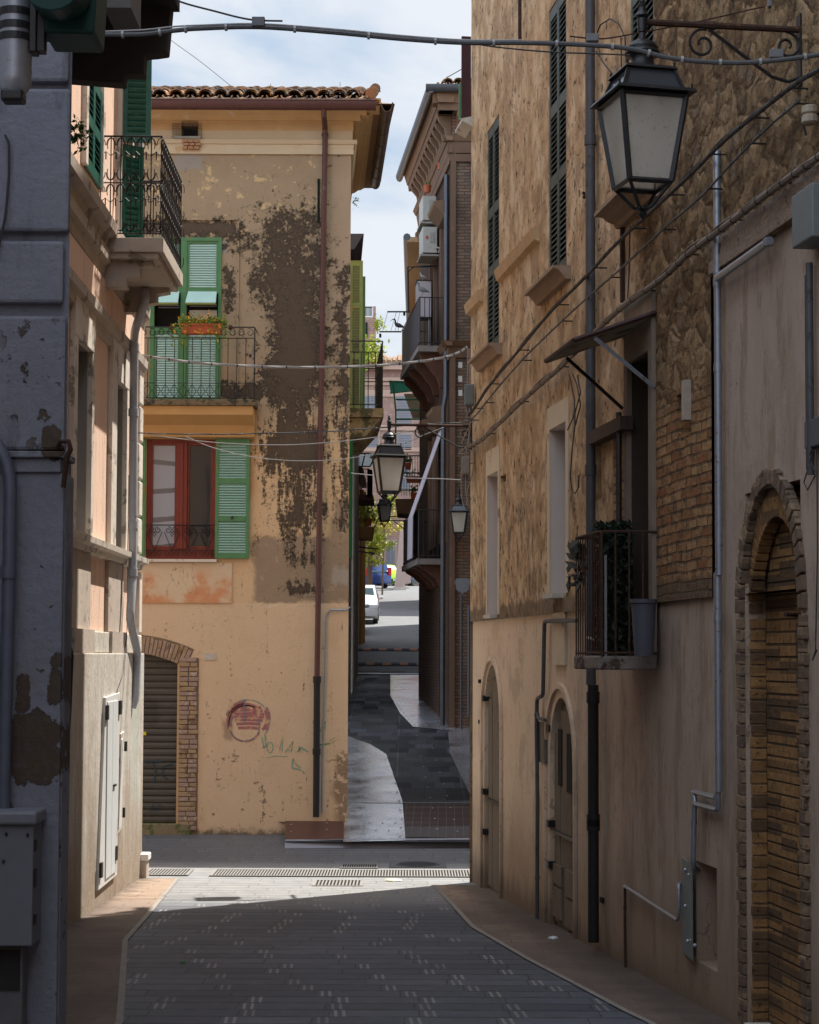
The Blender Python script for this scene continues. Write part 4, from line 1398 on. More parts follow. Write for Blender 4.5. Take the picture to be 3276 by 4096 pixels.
# string course and pilaster strips
def lcourse(z0, z1, pr, mat=PALEST, ua=-.05, ub=uN_, nm='string_course'):
    mb = MB()
    h = z1 - z0
    mb.prism([(0, z0), (pr * .45, z0 + h * .1), (pr * .55, z0 + h * .45), (pr * .95, z0 + h * .6), (pr, z1), (0, z1 + .01)], ua, ub, lambda p, q, t: (t, p, q))
    return mk(nm, mb, mat, house_l, LW)
lcourse(zst0, zst1, .14)
for (xa, xb) in ((262, 345), (418, 478)):
    mb = MB(); mb.box(LU(xa), LU(xb), .001, .04, zbd, zst0); mk('pilaster_strip', mb, GREYB, house_l, LW)
    mb = MB(); mb.box(LU(xa), LU(xb), .04, .085, zpl, zbd + .01); mk('pilaster_foot', mb, GREYB, house_l, LW)
# window surrounds
for h, xa, xb, yt in ((lw1, 274, 357, 1206), (lw2, 431, 497, 1392)):
    a, b = sorted(h[:2]); A, B = sorted((LW.u(xa, 1600), LW.u(xb, 1600)))
    mb = MB(); mb.box(A, a, .001, .05, zst1, h[3]); mb.box(b, B, .001, .05, zst1, h[3]); mb.box(A, B, .001, .055, h[3], h[3] + .42)
    mk('window_surround', mb, PALEST, house_l, LW, bevel=.004)
    mb = MB(); mb.box(a, b, -.22, -.20, zst1, h[3]); mk('blind_panel', mb, plain('blind window plaster', (.24, .22, .20), .9, 0, .2, 3, wear=(.4, .26, .15), wthr=.66), house_l, LW)
# mouldings beneath the balcony floor
zB = LZ(473, 962, .2)
lcourse(zB - .10, zB + .14, .20, GREYB, nm='floor_moulding'); lcourse(zB - .36, zB - .10, .12, GREYB, nm='floor_moulding')
mb = MB(); mb.box(0, uN_, .001, .06, zB - .70, zB - .362); mk('frieze_band', mb, PEACH, house_l, LW)
lcourse(zB - .92, zB - .70, .10, GREYB, nm='floor_moulding')
# plinth course between sills on the upper floor
mb = MB(); mb.box(0, bdL[0] if bdL[0] < bdL[1] else bdL[1], .0, .05, zB + .142, zB + .50); mk('sill_band', mb, PEACH, house_l, LW)
# quoins at the far corner
q = zst1 + .05; k = 0
while q < zB - .95:
    L = .20 if k % 2 else .27
    mb = MB(); mb.box(-.055, L, -.2, .055, q, q + .40); mk('quoin', mb, PALEST, house_l, LW, bevel=.02)
    q += .42; k += 1
for z0, z1 in ((zpl + .01, zbd), (zbd + .01, zst0 - .02)):
    mb = MB(); mb.box(-.06, .16, -.2, .065, z0, z1); mk('quoin', mb, PALEST, house_l, LW, bevel=.02)
mb = MB(); mb.box(-.12, .12, -.4, .17, -1.0, LZ(549, 3425)); mk('guard_stone', mb, GREYB, house_l, LW, bevel=.02)
mb = MB(); mb.box(-.13, .12, -.4, .19, LZ(549, 3425), LZ(549, 3398)); mk('guard_stone_cap', mb, plain('white marble cap', (.72, .71, .68), .5), house_l, LW, bevel=.012)
# closed green shutters of the upper window
a, b = sorted(gw[:2]); mid = (a + b) / 2
for p, q_ in ((a + .01, mid - .004), (mid + .004, b - .01)):
    f, s_ = MB(), MB(); louvre(f, s_, p, q_, gw[2] + .01, gw[3], -.01, .05, (0, .5, 1), .1, .06, .04)
    sh = mk('shutter', f, DGREEN, house_l, LW); mk('slats', s_, DGREEN, sh, LW)
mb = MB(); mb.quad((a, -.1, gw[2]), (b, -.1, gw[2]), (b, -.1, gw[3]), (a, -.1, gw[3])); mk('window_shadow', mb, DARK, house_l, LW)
mb = MB(); mb.box(b, b + .12, .001, .05, gw[2], gw[3] + .3); mb.box(a - .12, a, .001, .05, gw[2], gw[3] + .3); mk('window_surround', mb, PALEST, house_l, LW)
# balcony door and its open shutters
a, b = sorted(bdL[:2])
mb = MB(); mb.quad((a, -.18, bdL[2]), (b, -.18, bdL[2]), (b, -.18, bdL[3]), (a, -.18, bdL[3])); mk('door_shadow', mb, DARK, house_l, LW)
mb = MB(); mb.box(b, b + .10, .001, .05, bdL[2], bdL[3] + .2); mb.box(a - .12, a, .001, .05, bdL[2], bdL[3] + .2); mk('door_surround', mb, PALEST, house_l, LW)
def leaf_frame(fr, u, n, ang):
    """frame for a hinged leaf: x along the leaf away from the wall"""
    M = fr.M @ Matrix.Translation((u, n, 0)) @ Matrix.Rotation(ang, 4, 'Z')
    return M
zmid = LZ(500, 612)
for (ang, z0, z1, wd, lab) in ((rad(94), zmid - .02, bdL[3], .30, None), (rad(125), bdL[2] + .03, zmid - .04, .26, None)):
    f, s_ = MB(), MB(); louvre(f, s_, 0, wd, z0, z1, 0, .055, (0, .45, 1), .10, .06, .035)
    M = leaf_frame(LW, b + .02, .04, ang)
    sh = mk('shutter', f, DGREEN, house_l, M); mk('slats', s_, DGREEN, sh, M)
# balcony of the peach house
def iron_panel(mb, fr_pt, L, z0, z1, nb, r=.006, deco=True):
    """fr_pt(t, z) -> local point; vertical bars with small curls"""
    for k in range(nb + 1):
        t = L * k / nb
        mb.tube([fr_pt(t, z0), fr_pt(t, z1)], r, 5)
    if deco:
        for k in range(nb):
            t = L * (k + .5) / nb; w_ = L / nb * .45
            for (zc, sg) in ((z1 - .09, 1), (z0 + .10, -1)):
                for s2 in (-1, 1):
                    pts = [fr_pt(t + s2 * w_ * (1 - .9 * math.cos(a)), zc + sg * (.075 * math.sin(a))) for a in [i * .52 for i in range(8)]]
                    mb.tube(pts, r * .7, 4, caps=False)
            mb.tube([fr_pt(t - w_, z1 - .19), fr_pt(t, z1 - .15), fr_pt(t + w_, z1 - .19)], r * .7, 4, caps=False)
            mb.tube([fr_pt(t, z1 - .155), fr_pt(t, z1 - .23)], r, 4)
def balcony_l(zf, ua, ub, nproj, label, name='balcony', rail=True, par=None):
    t = thing(name, label, 'balcony', LW)
    mb = MB(); mb.box(ua, ub, .0, nproj, zf - .14, zf); mb.box(ua + .03, ub - .03, .0, nproj - .05, zf - .20, zf - .14)
    mk('slab', mb, GREYB, t, LW, bevel=.006)
    for u_ in (ua + .12, ub - .28):
        mb = MB()
        pr = [(0, -.75), (nproj * .42, -.75), (nproj * .42, -.62), (nproj * .62, -.58), (nproj * .62, -.44), (nproj * .82, -.40), (nproj * .82, -.22), (nproj * .9, -.20), (0, -.20)]
        pr = [(p, zf + q * (.62 if rail else .8)) for p, q in pr]
        mb.prism(pr, u_, u_ + .16, lambda p, q, t_: (t_, p, q)); mk('bracket', mb, GREYB, t, LW, bevel=.008)
    if rail:
        h = 1.0
        mb = MB()
        zt_ = zf + h
        for z_ in (zt_, zf + .54, zf + .04):
            mb.tube([(ua, .02, z_), (ua, nproj - .03, z_), (ub, nproj - .03, z_), (ub, .02, z_)], .010 if z_ == zt_ else .007, 5)
        mk('rail', mb, IRON, t, LW)
        for (fp, L, nb) in ((lambda q, z_: (ub, .02 + q, z_), nproj - .05, 6), (lambda q, z_: (ua, .02 + q, z_), nproj - .05, 6), (lambda q, z_: (ua + q, nproj - .03, z_), ub - ua, 14)):
            mb = MB(); iron_panel(mb, fp, L, zf + .04, zf + .54, nb); iron_panel(mb, fp, L, zf + .54, zt_, nb); mk('railing_panel', mb, IRON, t, LW)
    return t
nb_ = .64
ubL = LW.u(473, 960, .2); uaL = ubL - 1.75
balcony_l(zB + .03, uaL, ubL, nb_, 'grey stone balcony with curly iron railing on the peach house')
# larger upper balcony nearer the camera (only its underside shows)
zU = LZ(330, 300)
uU = LW.u(575, 240, 1.25)
up_b = thing('balcony', 'dark stepped underside of an upper balcony at the top left', 'balcony', LW)
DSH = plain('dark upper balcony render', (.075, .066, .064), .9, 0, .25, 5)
def XZ(x, y, Y=12.6): p = at(x, y, Y); return (p.x, p.z)
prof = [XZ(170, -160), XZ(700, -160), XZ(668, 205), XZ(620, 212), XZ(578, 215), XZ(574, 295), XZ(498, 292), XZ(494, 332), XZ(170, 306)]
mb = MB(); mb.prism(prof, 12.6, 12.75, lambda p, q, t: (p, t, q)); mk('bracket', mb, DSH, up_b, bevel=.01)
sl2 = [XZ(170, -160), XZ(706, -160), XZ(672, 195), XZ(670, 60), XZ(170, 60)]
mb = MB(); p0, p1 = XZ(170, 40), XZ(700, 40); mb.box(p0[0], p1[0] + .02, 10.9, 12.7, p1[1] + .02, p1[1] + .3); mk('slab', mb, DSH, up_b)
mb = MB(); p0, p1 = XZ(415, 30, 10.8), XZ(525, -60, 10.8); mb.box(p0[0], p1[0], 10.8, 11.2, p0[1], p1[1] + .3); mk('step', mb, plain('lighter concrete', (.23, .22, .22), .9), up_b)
# grey downpipe at the far corner of the peach house
wpipe('downpipe', [(560, 200, .16), (552, 1000, .12), (585, 1195, .30), (537, 1325, .14), (534, 1700, .14), (531, 2300, .14), (520, 2480, .14), (550, 2610, .14), (545, 2780, .14), (528, 2830, .10)], .045, GPIPE, house_l, LW, n=.14,
      joints=((537, 1390), (534, 1650), (532, 2100), (530, 2290)))
wpipe('side_pipe', [(250, 2595, .14), (282, 2592, .14), (288, 2620, .14), (278, 2860, .14), (262, 3100, .12)], .016, BPIPE, house_l, LW, joints=())
wpipe('thin_cable', [(515, 1900, .03), (510, 2300, .03), (508, 2520, .08), (492, 2700, .12), (470, 2760, .12), (405, 3250, .12)], .004, CABLED, house_l, LW)
# small leaves growing in the gap
mb = MB(); c0 = at(305, 535, 13.0)
leafcloud(mb, 140, lambda r: (c0.x + r.gauss(0, .05), c0.y + r.gauss(0, .05), c0.z + r.gauss(0, .055)), .022)
tag(mk('wall_weed', mb, LEAF, None), 'small weed sprouting from the wall beside the grey pier', 'plant')
# white metal doors and hatch in the base
def plate_door(pts, mat, nm, n=.10, th=.03):
    """pts: near-bottom, far-bottom, far-top, near-top in the photo"""
    P = [LW.px(x, y, n + th) for x, y in pts]
    mb = MB(); mb.hexa([(P[0][0], n, P[0][1]), (P[1][0], n, P[1][1]), (P[1][0], n + th, P[1][1]), (P[0][0], n + th, P[0][1]),
                        (P[3][0], n, P[3][1]), (P[2][0], n, P[2][1]), (P[2][0], n + th, P[2][1]), (P[3][0], n + th, P[3][1])])
    return mk(nm, mb, mat, house_l, LW, bevel=.003)
dd = plate_door([(394, 3562), (468, 3500), (481, 2770), (424, 2790)], WHITEP, 'double_door')
mb = MB()
P = [LW.px(x, y, .132) for x, y in ((418, 3540), (462, 3500), (478, 2795), (428, 2808))]
a_, b_ = P[0][0], P[1][0]
zA, zB2 = P[0][1] + .05, P[3][1]
for (u0_, u1_) in ((a_ - .02, (a_ + b_) / 2 + .006), ((a_ + b_) / 2 - .006, b_ + .02)):
    mb.box(u0_, u1_, .13, .142, zA, zB2)
mk('door_leaf', mb, plain('white grey door leaf', (.58, .60, .60), .5, 0, .1, 6), dd, LW, bevel=.004)
mb = MB()
for x, y in ((428, 2850), (404, 3480), (480, 2830), (463, 3412)):
    u_, z_ = LW.px(x, y, .14); mb.box(u_ - .05, u_ + .05, .13, .155, z_ - .07, z_ + .07)
u_, z_ = LW.px(452, 3142, .14); mb.box(u_ - .12, u_ + .02, .142, .16, z_ - .01, z_ + .01)
mk('hinge', mb, BLACKM, dd, LW)
ht = plate_door([(472, 3338), (488, 3310), (498, 2925), (486, 2935)], PALEST, 'hatch_frame', th=.02)
h2 = plate_door([(476, 3318), (486, 3298), (495, 2950), (488, 2958)], WHITEP, 'hatch_door', n=.12, th=.012)
mb = MB()
for x, y in ((502, 2985), (494, 3250)):
    u_, z_ = LW.px(x, y, .12); mb.box(u_ - .03, u_ + .03, .10, .135, z_ - .05, z_ + .05)
mk('hinge', mb, BLACKM, h2, LW)

# ============================================================ grey pier, cabinet, conduit
pier = thing('grey_pier', 'peeling grey rusticated corner pier filling the left edge', 'building', PW)
def piermat():
    m = Mt('peeling lilac grey paint', .85)
    X, Z = m.x, m.z
    n = m.noise(2.4, 6, .65); f = m.noise(22, 5, .65)
    c = m.mix(n, (.15, .158, .195), (.27, .275, .315))
    c = m.mix(m.step(m.noise(1.2, 5, .6, loc=(3, 3, 3)), .5, .7) * .5, c, (.19, .175, .165))
    pe = m.noise(3.2, 9, .74, sc=(1.1, 1, .9), loc=(2, 0, 6))
    # exposed brown render in the lower part, and small chips higher up
    def rr(x0, y0, x1, y1, s_): 
        u0_, z0_ = PW.px(x0, y0); u1_, z1_ = PW.px(x1, y1); return m.rect(X, Z, u0_, u1_, z0_, z1_, s_)
    low = rr(20, 2860, 250, 3130, .11).max(rr(60, 2680, 118, 2860, .06)).max(rr(190, 2610, 250, 2830, .06)).max(rr(175, 1690, 262, 1840, .05) * .9)
    k = m.step(low + (pe - .5) * 2.6, .50, .53)
    chips = rr(20, 1280, 240, 1800, .1) * m.step(m.noise(9, 5, .62, loc=(0, 0, 3)), .575, .60)
    dots = m.step(m.noise(13, 3, .5, loc=(5, 5, 0)), .70, .72) * m.step(Z, 3.2, 2.4)
    k = k.max(chips).max(dots)
    brown = m.mix(m.noise(7, 6, .7), (.045, .033, .026), (.12, .085, .058))
    c = m.mix(k, c, brown)
    c = m.mix(m.step(f, .5, .7) * .25, c, (.14, .135, .15))
    gr_ = m.step(m.noise(2.4, 8, .72, sc=(2.2, 1, .4), loc=(9, 0, 2)), .54, .66)
    c = m.mix(gr_ * .5, c, (.07, .07, .085))
    m.col(c)
    m.bump(f * .6 + n * .5 + k * -.8, .016)
    return m.mat
PIERM = piermat()
def pbox(x0, x1, y0, y1, n0, n1, mb):
    a, za = PW.px(x1, y0, n1); b, zb = PW.px(x0, y1, n1)
    mb.box(a, b, n0, n1, zb, za)
xr = PW.u(268, 1200); xr2 = PW.u(240, 2800)
uL = xr + 4.2
mb = MB()
mb.prism([(xr, -.05), (uL, -.05), (uL, -3.6), (xr + .72, -3.6)], -.9, 9.8, lambda p, q, t: (p, q, t))
mk('core', mb, PIERM, pier, PW)
mb = MB()
ym = [(-330, 326), (352, 925), (962, 1212), (1262, 1800)]
for (y0, y1) in ym:
    e = PW.u(280 if y0 < 900 else (255 if y0 < 1210 else 262), (y0 + y1) / 2)
    zt1, zb1 = PW.z(150, y0), PW.z(150, y1)
    mb.prism([(e, .0), (uL, .0), (uL, -.3), (e + .06, -.3)], zb1, zt1, lambda p, q, t: (p, q, t))
zt1, zb1 = PW.z(150, 1800), PW.z(150, 1895)
mk('rusticated_block', mb, PIERM, pier, PW, bevel=.018)
mb = MB(); mb.box(xr - .0, uL, -.3, .03, PW.z(150, 1832), PW.z(150, 1806)); mb.box(xr + .02, uL, -.3, .005, PW.z(150, 1890), PW.z(150, 1832)); mk('band', mb, PIERM, pier, PW, bevel=.006)
mb = MB(); mb.box(PW.u(242, 2700), uL, -.3, -.012, -.9, PW.z(150, 1890)); mk('lower_face', mb, PIERM, pier, PW, bevel=.006)
mb = MB(); mb.prism([(xr + .02, -.12), (xr + .09, -.12), (xr + .38, -1.2), (xr + .27, -1.2)], -.8, 9.5, lambda p, q, t: (p, q, t)); mk('side_strip', mb, plain('blue grey strip', (.14, .16, .21), .7), pier, PW)
# hook and conduit
mb = MB(); h0 = PW.px(268, 1790, .04)
mb.tube([(h0[0] + .05, .03, h0[1] + .0), (h0[0] + .03, .05, h0[1] + .03), (h0[0] - .01, .05, h0[1] + .03), (h0[0] - .02, .05, h0[1] - .01), (h0[0] + .0, .04, h0[1] - .05), (h0[0] + .02, .02, h0[1] - .2)], .013, 8)
mk('pipe_hook', mb, RUST, pier, PW, smooth=True)
wpipe('conduit', [(-60, 1720), (0, 1790), (42, 1900), (36, 2300), (22, 2800), (12, 3300)], .033, plain('blue grey conduit', (.13, .145, .19), .5, .4, .25, 10), pier, PW, n=.06, joints=((34, 2290),))
wpipe('thin_conduit', [(20, 540, .02), (36, 570, .02), (36, 700, .02), (22, 860, .02), (-20, 1060, .02)], .006, CABLED, pier, PW)
wpipe('loose_cable', [(20, 3120, .03), (28, 3180, .04), (48, 3230, .05), (54, 3260, .05)], .006, CABLED, pier, PW)
wpipe('loose_cable', [(-10, 3130, .03), (6, 3160, .05), (36, 3210, .06), (42, 3260, .06)], .006, CABLED, pier, PW)
cb = thing('electric_cabinet', 'grey metal electric cabinet fixed to the grey pier at the bottom left', 'cabinet', PW)
mb = MB(); pbox(-260, 134, 3298, 3785, .0, .22, mb); mk('body', mb, plain('lilac grey cabinet', (.18, .187, .215), .55, .1, .1, 9), cb, PW, bevel=.008)
mb = MB(); pbox(-275, 146, 3246, 3300, -.01, .25, mb); mk('hood', mb, plain('scuffed hood', (.21, .22, .25), .5, .1, .25, 20), cb, PW, bevel=.015)
mb = MB()
for x, y in ((25, 3338), (110, 3341), (14, 3446)):
    u_, z_ = PW.px(x, y, .225); mb.prism([(0, -.012), (.009, 0), (0, .012), (-.009, 0)], .221, .226, lambda p, q, t: (u_ + p, t, z_ + q))
mk('sticker', mb, plain('dark sticker', (.03, .03, .03), .8), cb, PW)
mb = MB()
for (y0, y1) in ((3360, 3405), (3475, 3550), (3660, 3700)):
    pbox(130, 143, y0, y1, .16, .20, mb)
mk('hinge', mb, BLACKM, cb, PW)
bx = thing('meter_box', 'dark recessed box below the grey electric cabinet', 'box', PW)
mb = MB(); pbox(-200, 92, 3786, 4300, -.0, .12, mb); mk('body', mb, plain('dark box', (.14, .14, .15), .7), bx, PW, bevel=.008)
mb = MB(); pbox(-180, 80, 3800, 3960, .12, .13, mb); mk('vent', mb, plain('black vent', (.03, .03, .03), .7), bx, PW)
# ============================================================ traffic light on its post, top left
tl = thing('traffic_light', 'dark green traffic light housing seen from behind at the top left corner', 'traffic light', base(-1.1, 6.2, 3.9))
YT = 6.2
def T(x, y, Y=YT): return at(x, y, Y)
mb = MB(); a_, b_ = T(168, 128), T(405, -330)
TGR = plain('dark green housing', (.006, .045, .040), .5, 0, .2, 10)
mb.hexa([(a_.x, YT, a_.z), (b_.x - .02, YT, a_.z - .004), (b_.x - .02, YT + .22, a_.z - .004), (a_.x, YT + .22, a_.z), (a_.x - .02, YT, b_.z), (b_.x, YT, b_.z), (b_.x, YT + .22, b_.z), (a_.x - .02, YT + .22, b_.z)])
mk('housing', mb, TGR, tl, bevel=.012)
mb = MB(); c_ = T(250, -20)
mb.tube([(c_.x, YT - .01, c_.z), (c_.x, YT - .20, c_.z - .02)], .10, 20); mk('visor', mb, TGR, tl, bevel=.004)
mb = MB(); p_ = T(110, 105); q_ = T(200, 100); mb.box(p_.x, q_.x, YT + .02, YT + .12, q_.z - .02, p_.z + .03); mb.box(T(120, 0).x, T(150, 0).x, YT - .01, YT + .05, T(120, 210).z, T(120, -200).z)
mk('mounting_bracket', mb, BLACKM, tl, bevel=.004)
ps = thing('signal_post', 'stained galvanised post end with black clamps at the top left corner', 'post', base(-1.25, 6.2, 3.0))
mb = MB(); c_ = T(58, 100); zb_ = T(58, 335).z
mb.lathe([(.030, zb_ - .045), (.042, zb_ - .02), (.054, zb_), (.056, zb_ + .02), (.056, zb_ + 1.6)], (c_.x, YT + .02, 0), 24); mk('post', mb, STEEL, ps, smooth=True)
mb = MB()
for y in (50, 105, 150): z_ = T(58, y).z; mb.lathe([(.060, z_ - .012), (.060, z_ + .012)], (c_.x, YT + .02, 0), 24)
z_ = T(58, 130).z; mb.box(c_.x + .03, c_.x + .10, YT, YT + .05, z_ - .06, z_ + .10); mk('clamp', mb, BLACKM, ps)
mb = MB(); mb.tube([(c_.x, YT + .05, T(0, -120).z), (c_.x - .9, 8.6, T(0, -150).z + .25)], .03, 10); mk('arm', mb, STEEL, ps)
mb = MB(); mb.box(c_.x - .04, c_.x + .035, YT - .02, YT + .05, zb_ - .06, zb_ - .02); mk('end_cap', mb, BLACKM, ps, bevel=.008)

# ============================================================ yellow ochre house across the street
house_c = thing('corner_house', 'yellow ochre house with black mould streaks facing down the street', 'house', FW)
FU, FZ = (lambda x, y=2000, n=0.0: FW.u(x, y, n)), FW.z
XC = cF.x                       # world x of the corner
uc_ = -XC                       # local u of the corner
uL_ = 9.0
Gb = -.75
def facademat():
    m = Mt('mould stained ochre plaster', .9)
    X, Z = m.x, m.z
    wob = m.noise(1.5, 6, .62, loc=(1, 0, 3)) - .5
    wob2 = m.noise(4.5, 6, .68, loc=(5, 0, 1)) - .5
    n = m.noise(3, 6, .62); fine = m.noise(30, 4, .6); mid = m.noise(8, 6, .68, loc=(2, 0, 2))
    def rc(x0, y0, x1, y1, s_=.12, w_=.5):
        u0_, z0_ = FW.px(x0, y0); u1_, z1_ = FW.px(x1, y1)
        return m.rect(X + wob * w_, Z + wob2 * w_, u0_, u1_, z0_, z1_, s_)
    zl_ = FZ(1000, 2412)
    low = m.mix(n, (.61, .45, .29), (.69, .53, .35))
    midc = m.mix(n, (.57, .40, .22), (.68, .50, .31))
    up = m.mix(m.noise(2.2, 5, .6), (.27, .205, .13), (.42, .325, .215))
    tx = m.step(Z + wob * .5, FZ(1000, 1820), FZ(1000, 1500))
    c = m.mix(tx, midc, up)
    # flakes of ochre wash left on the upper plaster
    fl = m.step(m.noise(4.6, 8, .70, sc=(1, 1, 1.1), loc=(4, 0, 7)), .56, .60) * rc(430, 560, 1290, 960, .2)
    c = m.mix(fl * .85, c, (.62, .46, .25))
    c = m.mix(rc(440, 1740, 1040, 2240, .1) * .6, c, m.mix(n, (.60, .39, .20), (.66, .46, .27)))
    c = m.mix(rc(955, 1610, 1022, 1990, .08, .25) * .8, c, (.46, .25, .10))
    # corner strip right of the downpipe
    cs = m.step(X, FU(1318), FU(1325))
    c = m.mix(cs * m.step(Z, FZ(1350, 1500), FZ(1350, 1300)) * .5, c, m.mix(n, (.37, .28, .20), (.44, .34, .25)))
    # grey brown bare patches
    bare = rc(1015, 2150, 1410, 2420, .05, .5).max(rc(1330, 2000, 1420, 2330, .04, .4) * .9)
    c = m.mix(bare, c, m.mix(mid, (.25, .185, .12), (.36, .275, .19)))
    bare2 = m.step(mid, .60, .63) * rc(1000, 1900, 1400, 2400, .2)
    c = m.mix(bare2 * .7, c, (.52, .36, .20))
    # lower render
    lowm = m.step(Z + wob2 * .04, zl_ + .015, zl_ - .015)
    c = m.mix(lowm, c, low)
    c = m.mix(lowm * m.step(m.noise(1.6, 5, .6, loc=(8, 0, 8)), .5, .75) * .35, c, (.48, .32, .18))
    # grey cement patch near the vent
    c = m.mix(rc(700, 615, 812, 680, .04, .35), c, m.mix(n, (.28, .25, .22), (.36, .33, .29)))
    c = m.mix(rc(862, 960, 905, 1010, .03, .3), c, (.30, .29, .28))
    c = m.mix(rc(1330, 2265, 1392, 2335, .03, .3), c, (.36, .32, .26))
    # mould : density field
    d = rc(1080, 1150, 1300, 1640, .45, 1.5) * .66
    d = d.max(rc(1040, 820, 1290, 1080, .35, 1.3) * .46)
    d = d.max(rc(720, 890, 1100, 1000, .25, .9) * .40)
    d = d.max(rc(1040, 1000, 1300, 1300, .35, 1.2) * .58)
    d = d.max(rc(1060, 1250, 1300, 1600, .4, 1.3) * .80)
    d = d.max(rc(1030, 1380, 1300, 1620, .3, 1.4) * .66)
    d = d.max(rc(1060, 1620, 1300, 1900, .35, 1.3) * .66)
    d = d.max(rc(1100, 1880, 1300, 2160, .35, 1.1) * .52)
    d = d.max(rc(1150, 2330, 1270, 2370, .12, .5) * .66)
    d = d.max(rc(870, 1530, 1060, 1600, .15, .5) * .60)
    d = d.max(rc(1120, 2200, 1290, 2270, .15, .7) * .40)
    d = d.max(rc(450, 885, 945, 940, .10, .35) * .74)
    d = d.max(rc(880, 1060, 945, 1260, .12, .5) * .42)
    d = d.max(rc(1345, 1040, 1395, 2120, .14, .6) * .44)
    d = d.max(rc(1360, 1240, 1395, 1640, .08, .4) * .54)
    spots = m.noise(6.5, 8, .72, loc=(0, 0, 9)); streak = m.noise(4.2, 7, .70, sc=(2.4, 1, .38), loc=(3, 0, 0))
    fld = m.mix(m.step(Z, FZ(1100, 1500), FZ(1100, 1650)), spots, streak)
    n2_ = m.t.nodes.new('ShaderNodeRGBToBW'); m.t.links.new(fld.k, n2_.inputs[0]); fldv = V(m, n2_.outputs[0])
    sp2 = m.noise(24, 5, .7, loc=(6, 0, 2)); vs_ = m.step(m.voro(13), .30, .05)
    mask = m.step(fldv * 1.7 + d + (sp2 - .5) * 1.1 + vs_ * .12, 1.02, 1.28)
    mc = m.mix(m.noise(26, 4, .7), (.007, .006, .005), (.036, .028, .020))
    c = m.mix(mask * .97, c, mc)
    grime = m.step(fldv * 1.4 + d, .9, 1.4)
    c = m.mix(grime * .45, c, (.16, .12, .085))
    # chips and bare spots low on the wall
    lowz = m.step(Z, FZ(1000, 2950), FZ(1000, 3060))
    ch = m.step(m.noise(3.6, 6, .68, sc=(1, 1, 1.1), loc=(7, 0, 1)) + lowz * .045, .645, .655) * lowz
    c = m.mix(ch * .8, c, (.20, .155, .11))
    hl = m.step(m.voro(1.5, rnd=1.0), .035, .02) * lowm
    c = m.mix(hl * .8, c, (.09, .06, .045))
    c = m.mix(rc(885, 2880, 925, 2960, .04, .3), c, m.mix(mid, (.36, .26, .16), (.44, .33, .21)))
    rgt = rc(1345, 3000, 1420, 3330, .06, .45) * m.step(mid + lowz * .1, .52, .58)
    c = m.mix(rgt * .85, c, m.mix(mid, (.13, .09, .06), (.30, .21, .13)))
    foot = m.step(Z + (mid - .5) * .35, Gb + .30, Gb + .16)
    c = m.mix(foot * .9, c, m.mix(mid, (.05, .05, .03), (.16, .13, .09)))
    # warm damp tint and cracks
    crk = m.step((m.noise(.75, 6, .6, sc=(1.5, 1, 1), loc=(1, 0, 8)) - .5).abs(), .0022, .0006)
    c = m.mix(crk * .28, c, (.13, .08, .05))
    c = m.mix(m.step(fine, .4, .8) * .12, c, (.3, .2, .12))
    m.col(c)
    m.bump(n * .6 + fine * .35 + mask * .3 + bare * -.8 + ch * -.8, .010)
    return m.mat
FACM = facademat()
CORN = plain('ochre cornice plaster', (.58, .40, .21), .88, 0, .18, 4, bump=.004, wear=(.62, .50, .34), wthr=.60)
CORNW = plain('whitish cornice plaster', (.60, .50, .35), .88, 0, .10, 4, bump=.004, wear=(.50, .33, .14), wthr=.60)
ztop = FZ(1300, 436)
# openings
win = (FU(585), FU(866), FZ(700, 2236), FZ(700, 1756), .16)
gc, ghw = FU(515, 2900), abs(FU(708, 2900) - FU(515, 2900))
gar = (gc - ghw, gc + ghw, -.9, FZ(560, 2612), .20)
bdoor = (FU(592), FU(878), FZ(700, 1598), FZ(700, 950), .10)
vent = (FU(712), FU(776), FZ(740, 550), FZ(740, 504), .25)
mb = MB()
wall(mb, uc_, uL_, -1.0, ztop, [win, gar, bdoor, vent])
# fill the corners above the segmental garage arch
rise = FZ(560, 2612) - FZ(708, 2655)
K = 12
for k in range(K):
    def ap(k): 
        t = -1 + 2 * k / K
        return gc + ghw * t, gar[3] - rise * t * t
    p, q = ap(k), ap(k + 1)
    mb.quad((p[0], 0, p[1]), (q[0], 0, q[1]), (q[0], 0, gar[3] + .001), (p[0], 0, gar[3] + .001))
    mb.quad((p[0], 0, p[1]), (q[0], 0, q[1]), (q[0], -.2, q[1]), (p[0], -.2, p[1]))
mk('front_wall', mb, FACM, house_c, FW)
# side and rear walls
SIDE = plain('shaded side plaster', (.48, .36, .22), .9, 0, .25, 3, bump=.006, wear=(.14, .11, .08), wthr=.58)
Ls = 4.3
mb = MB(); mb.quad((-Ls, 0, -1), (0, 0, -1), (0, 0, ztop), (-Ls, 0, ztop)); mb.quad((-Ls, 0, -1), (-Ls, -8, -1), (-Ls, -8, ztop), (-Ls, 0, ztop)); mk('side_wall', mb, SIDE, house_c, CS)
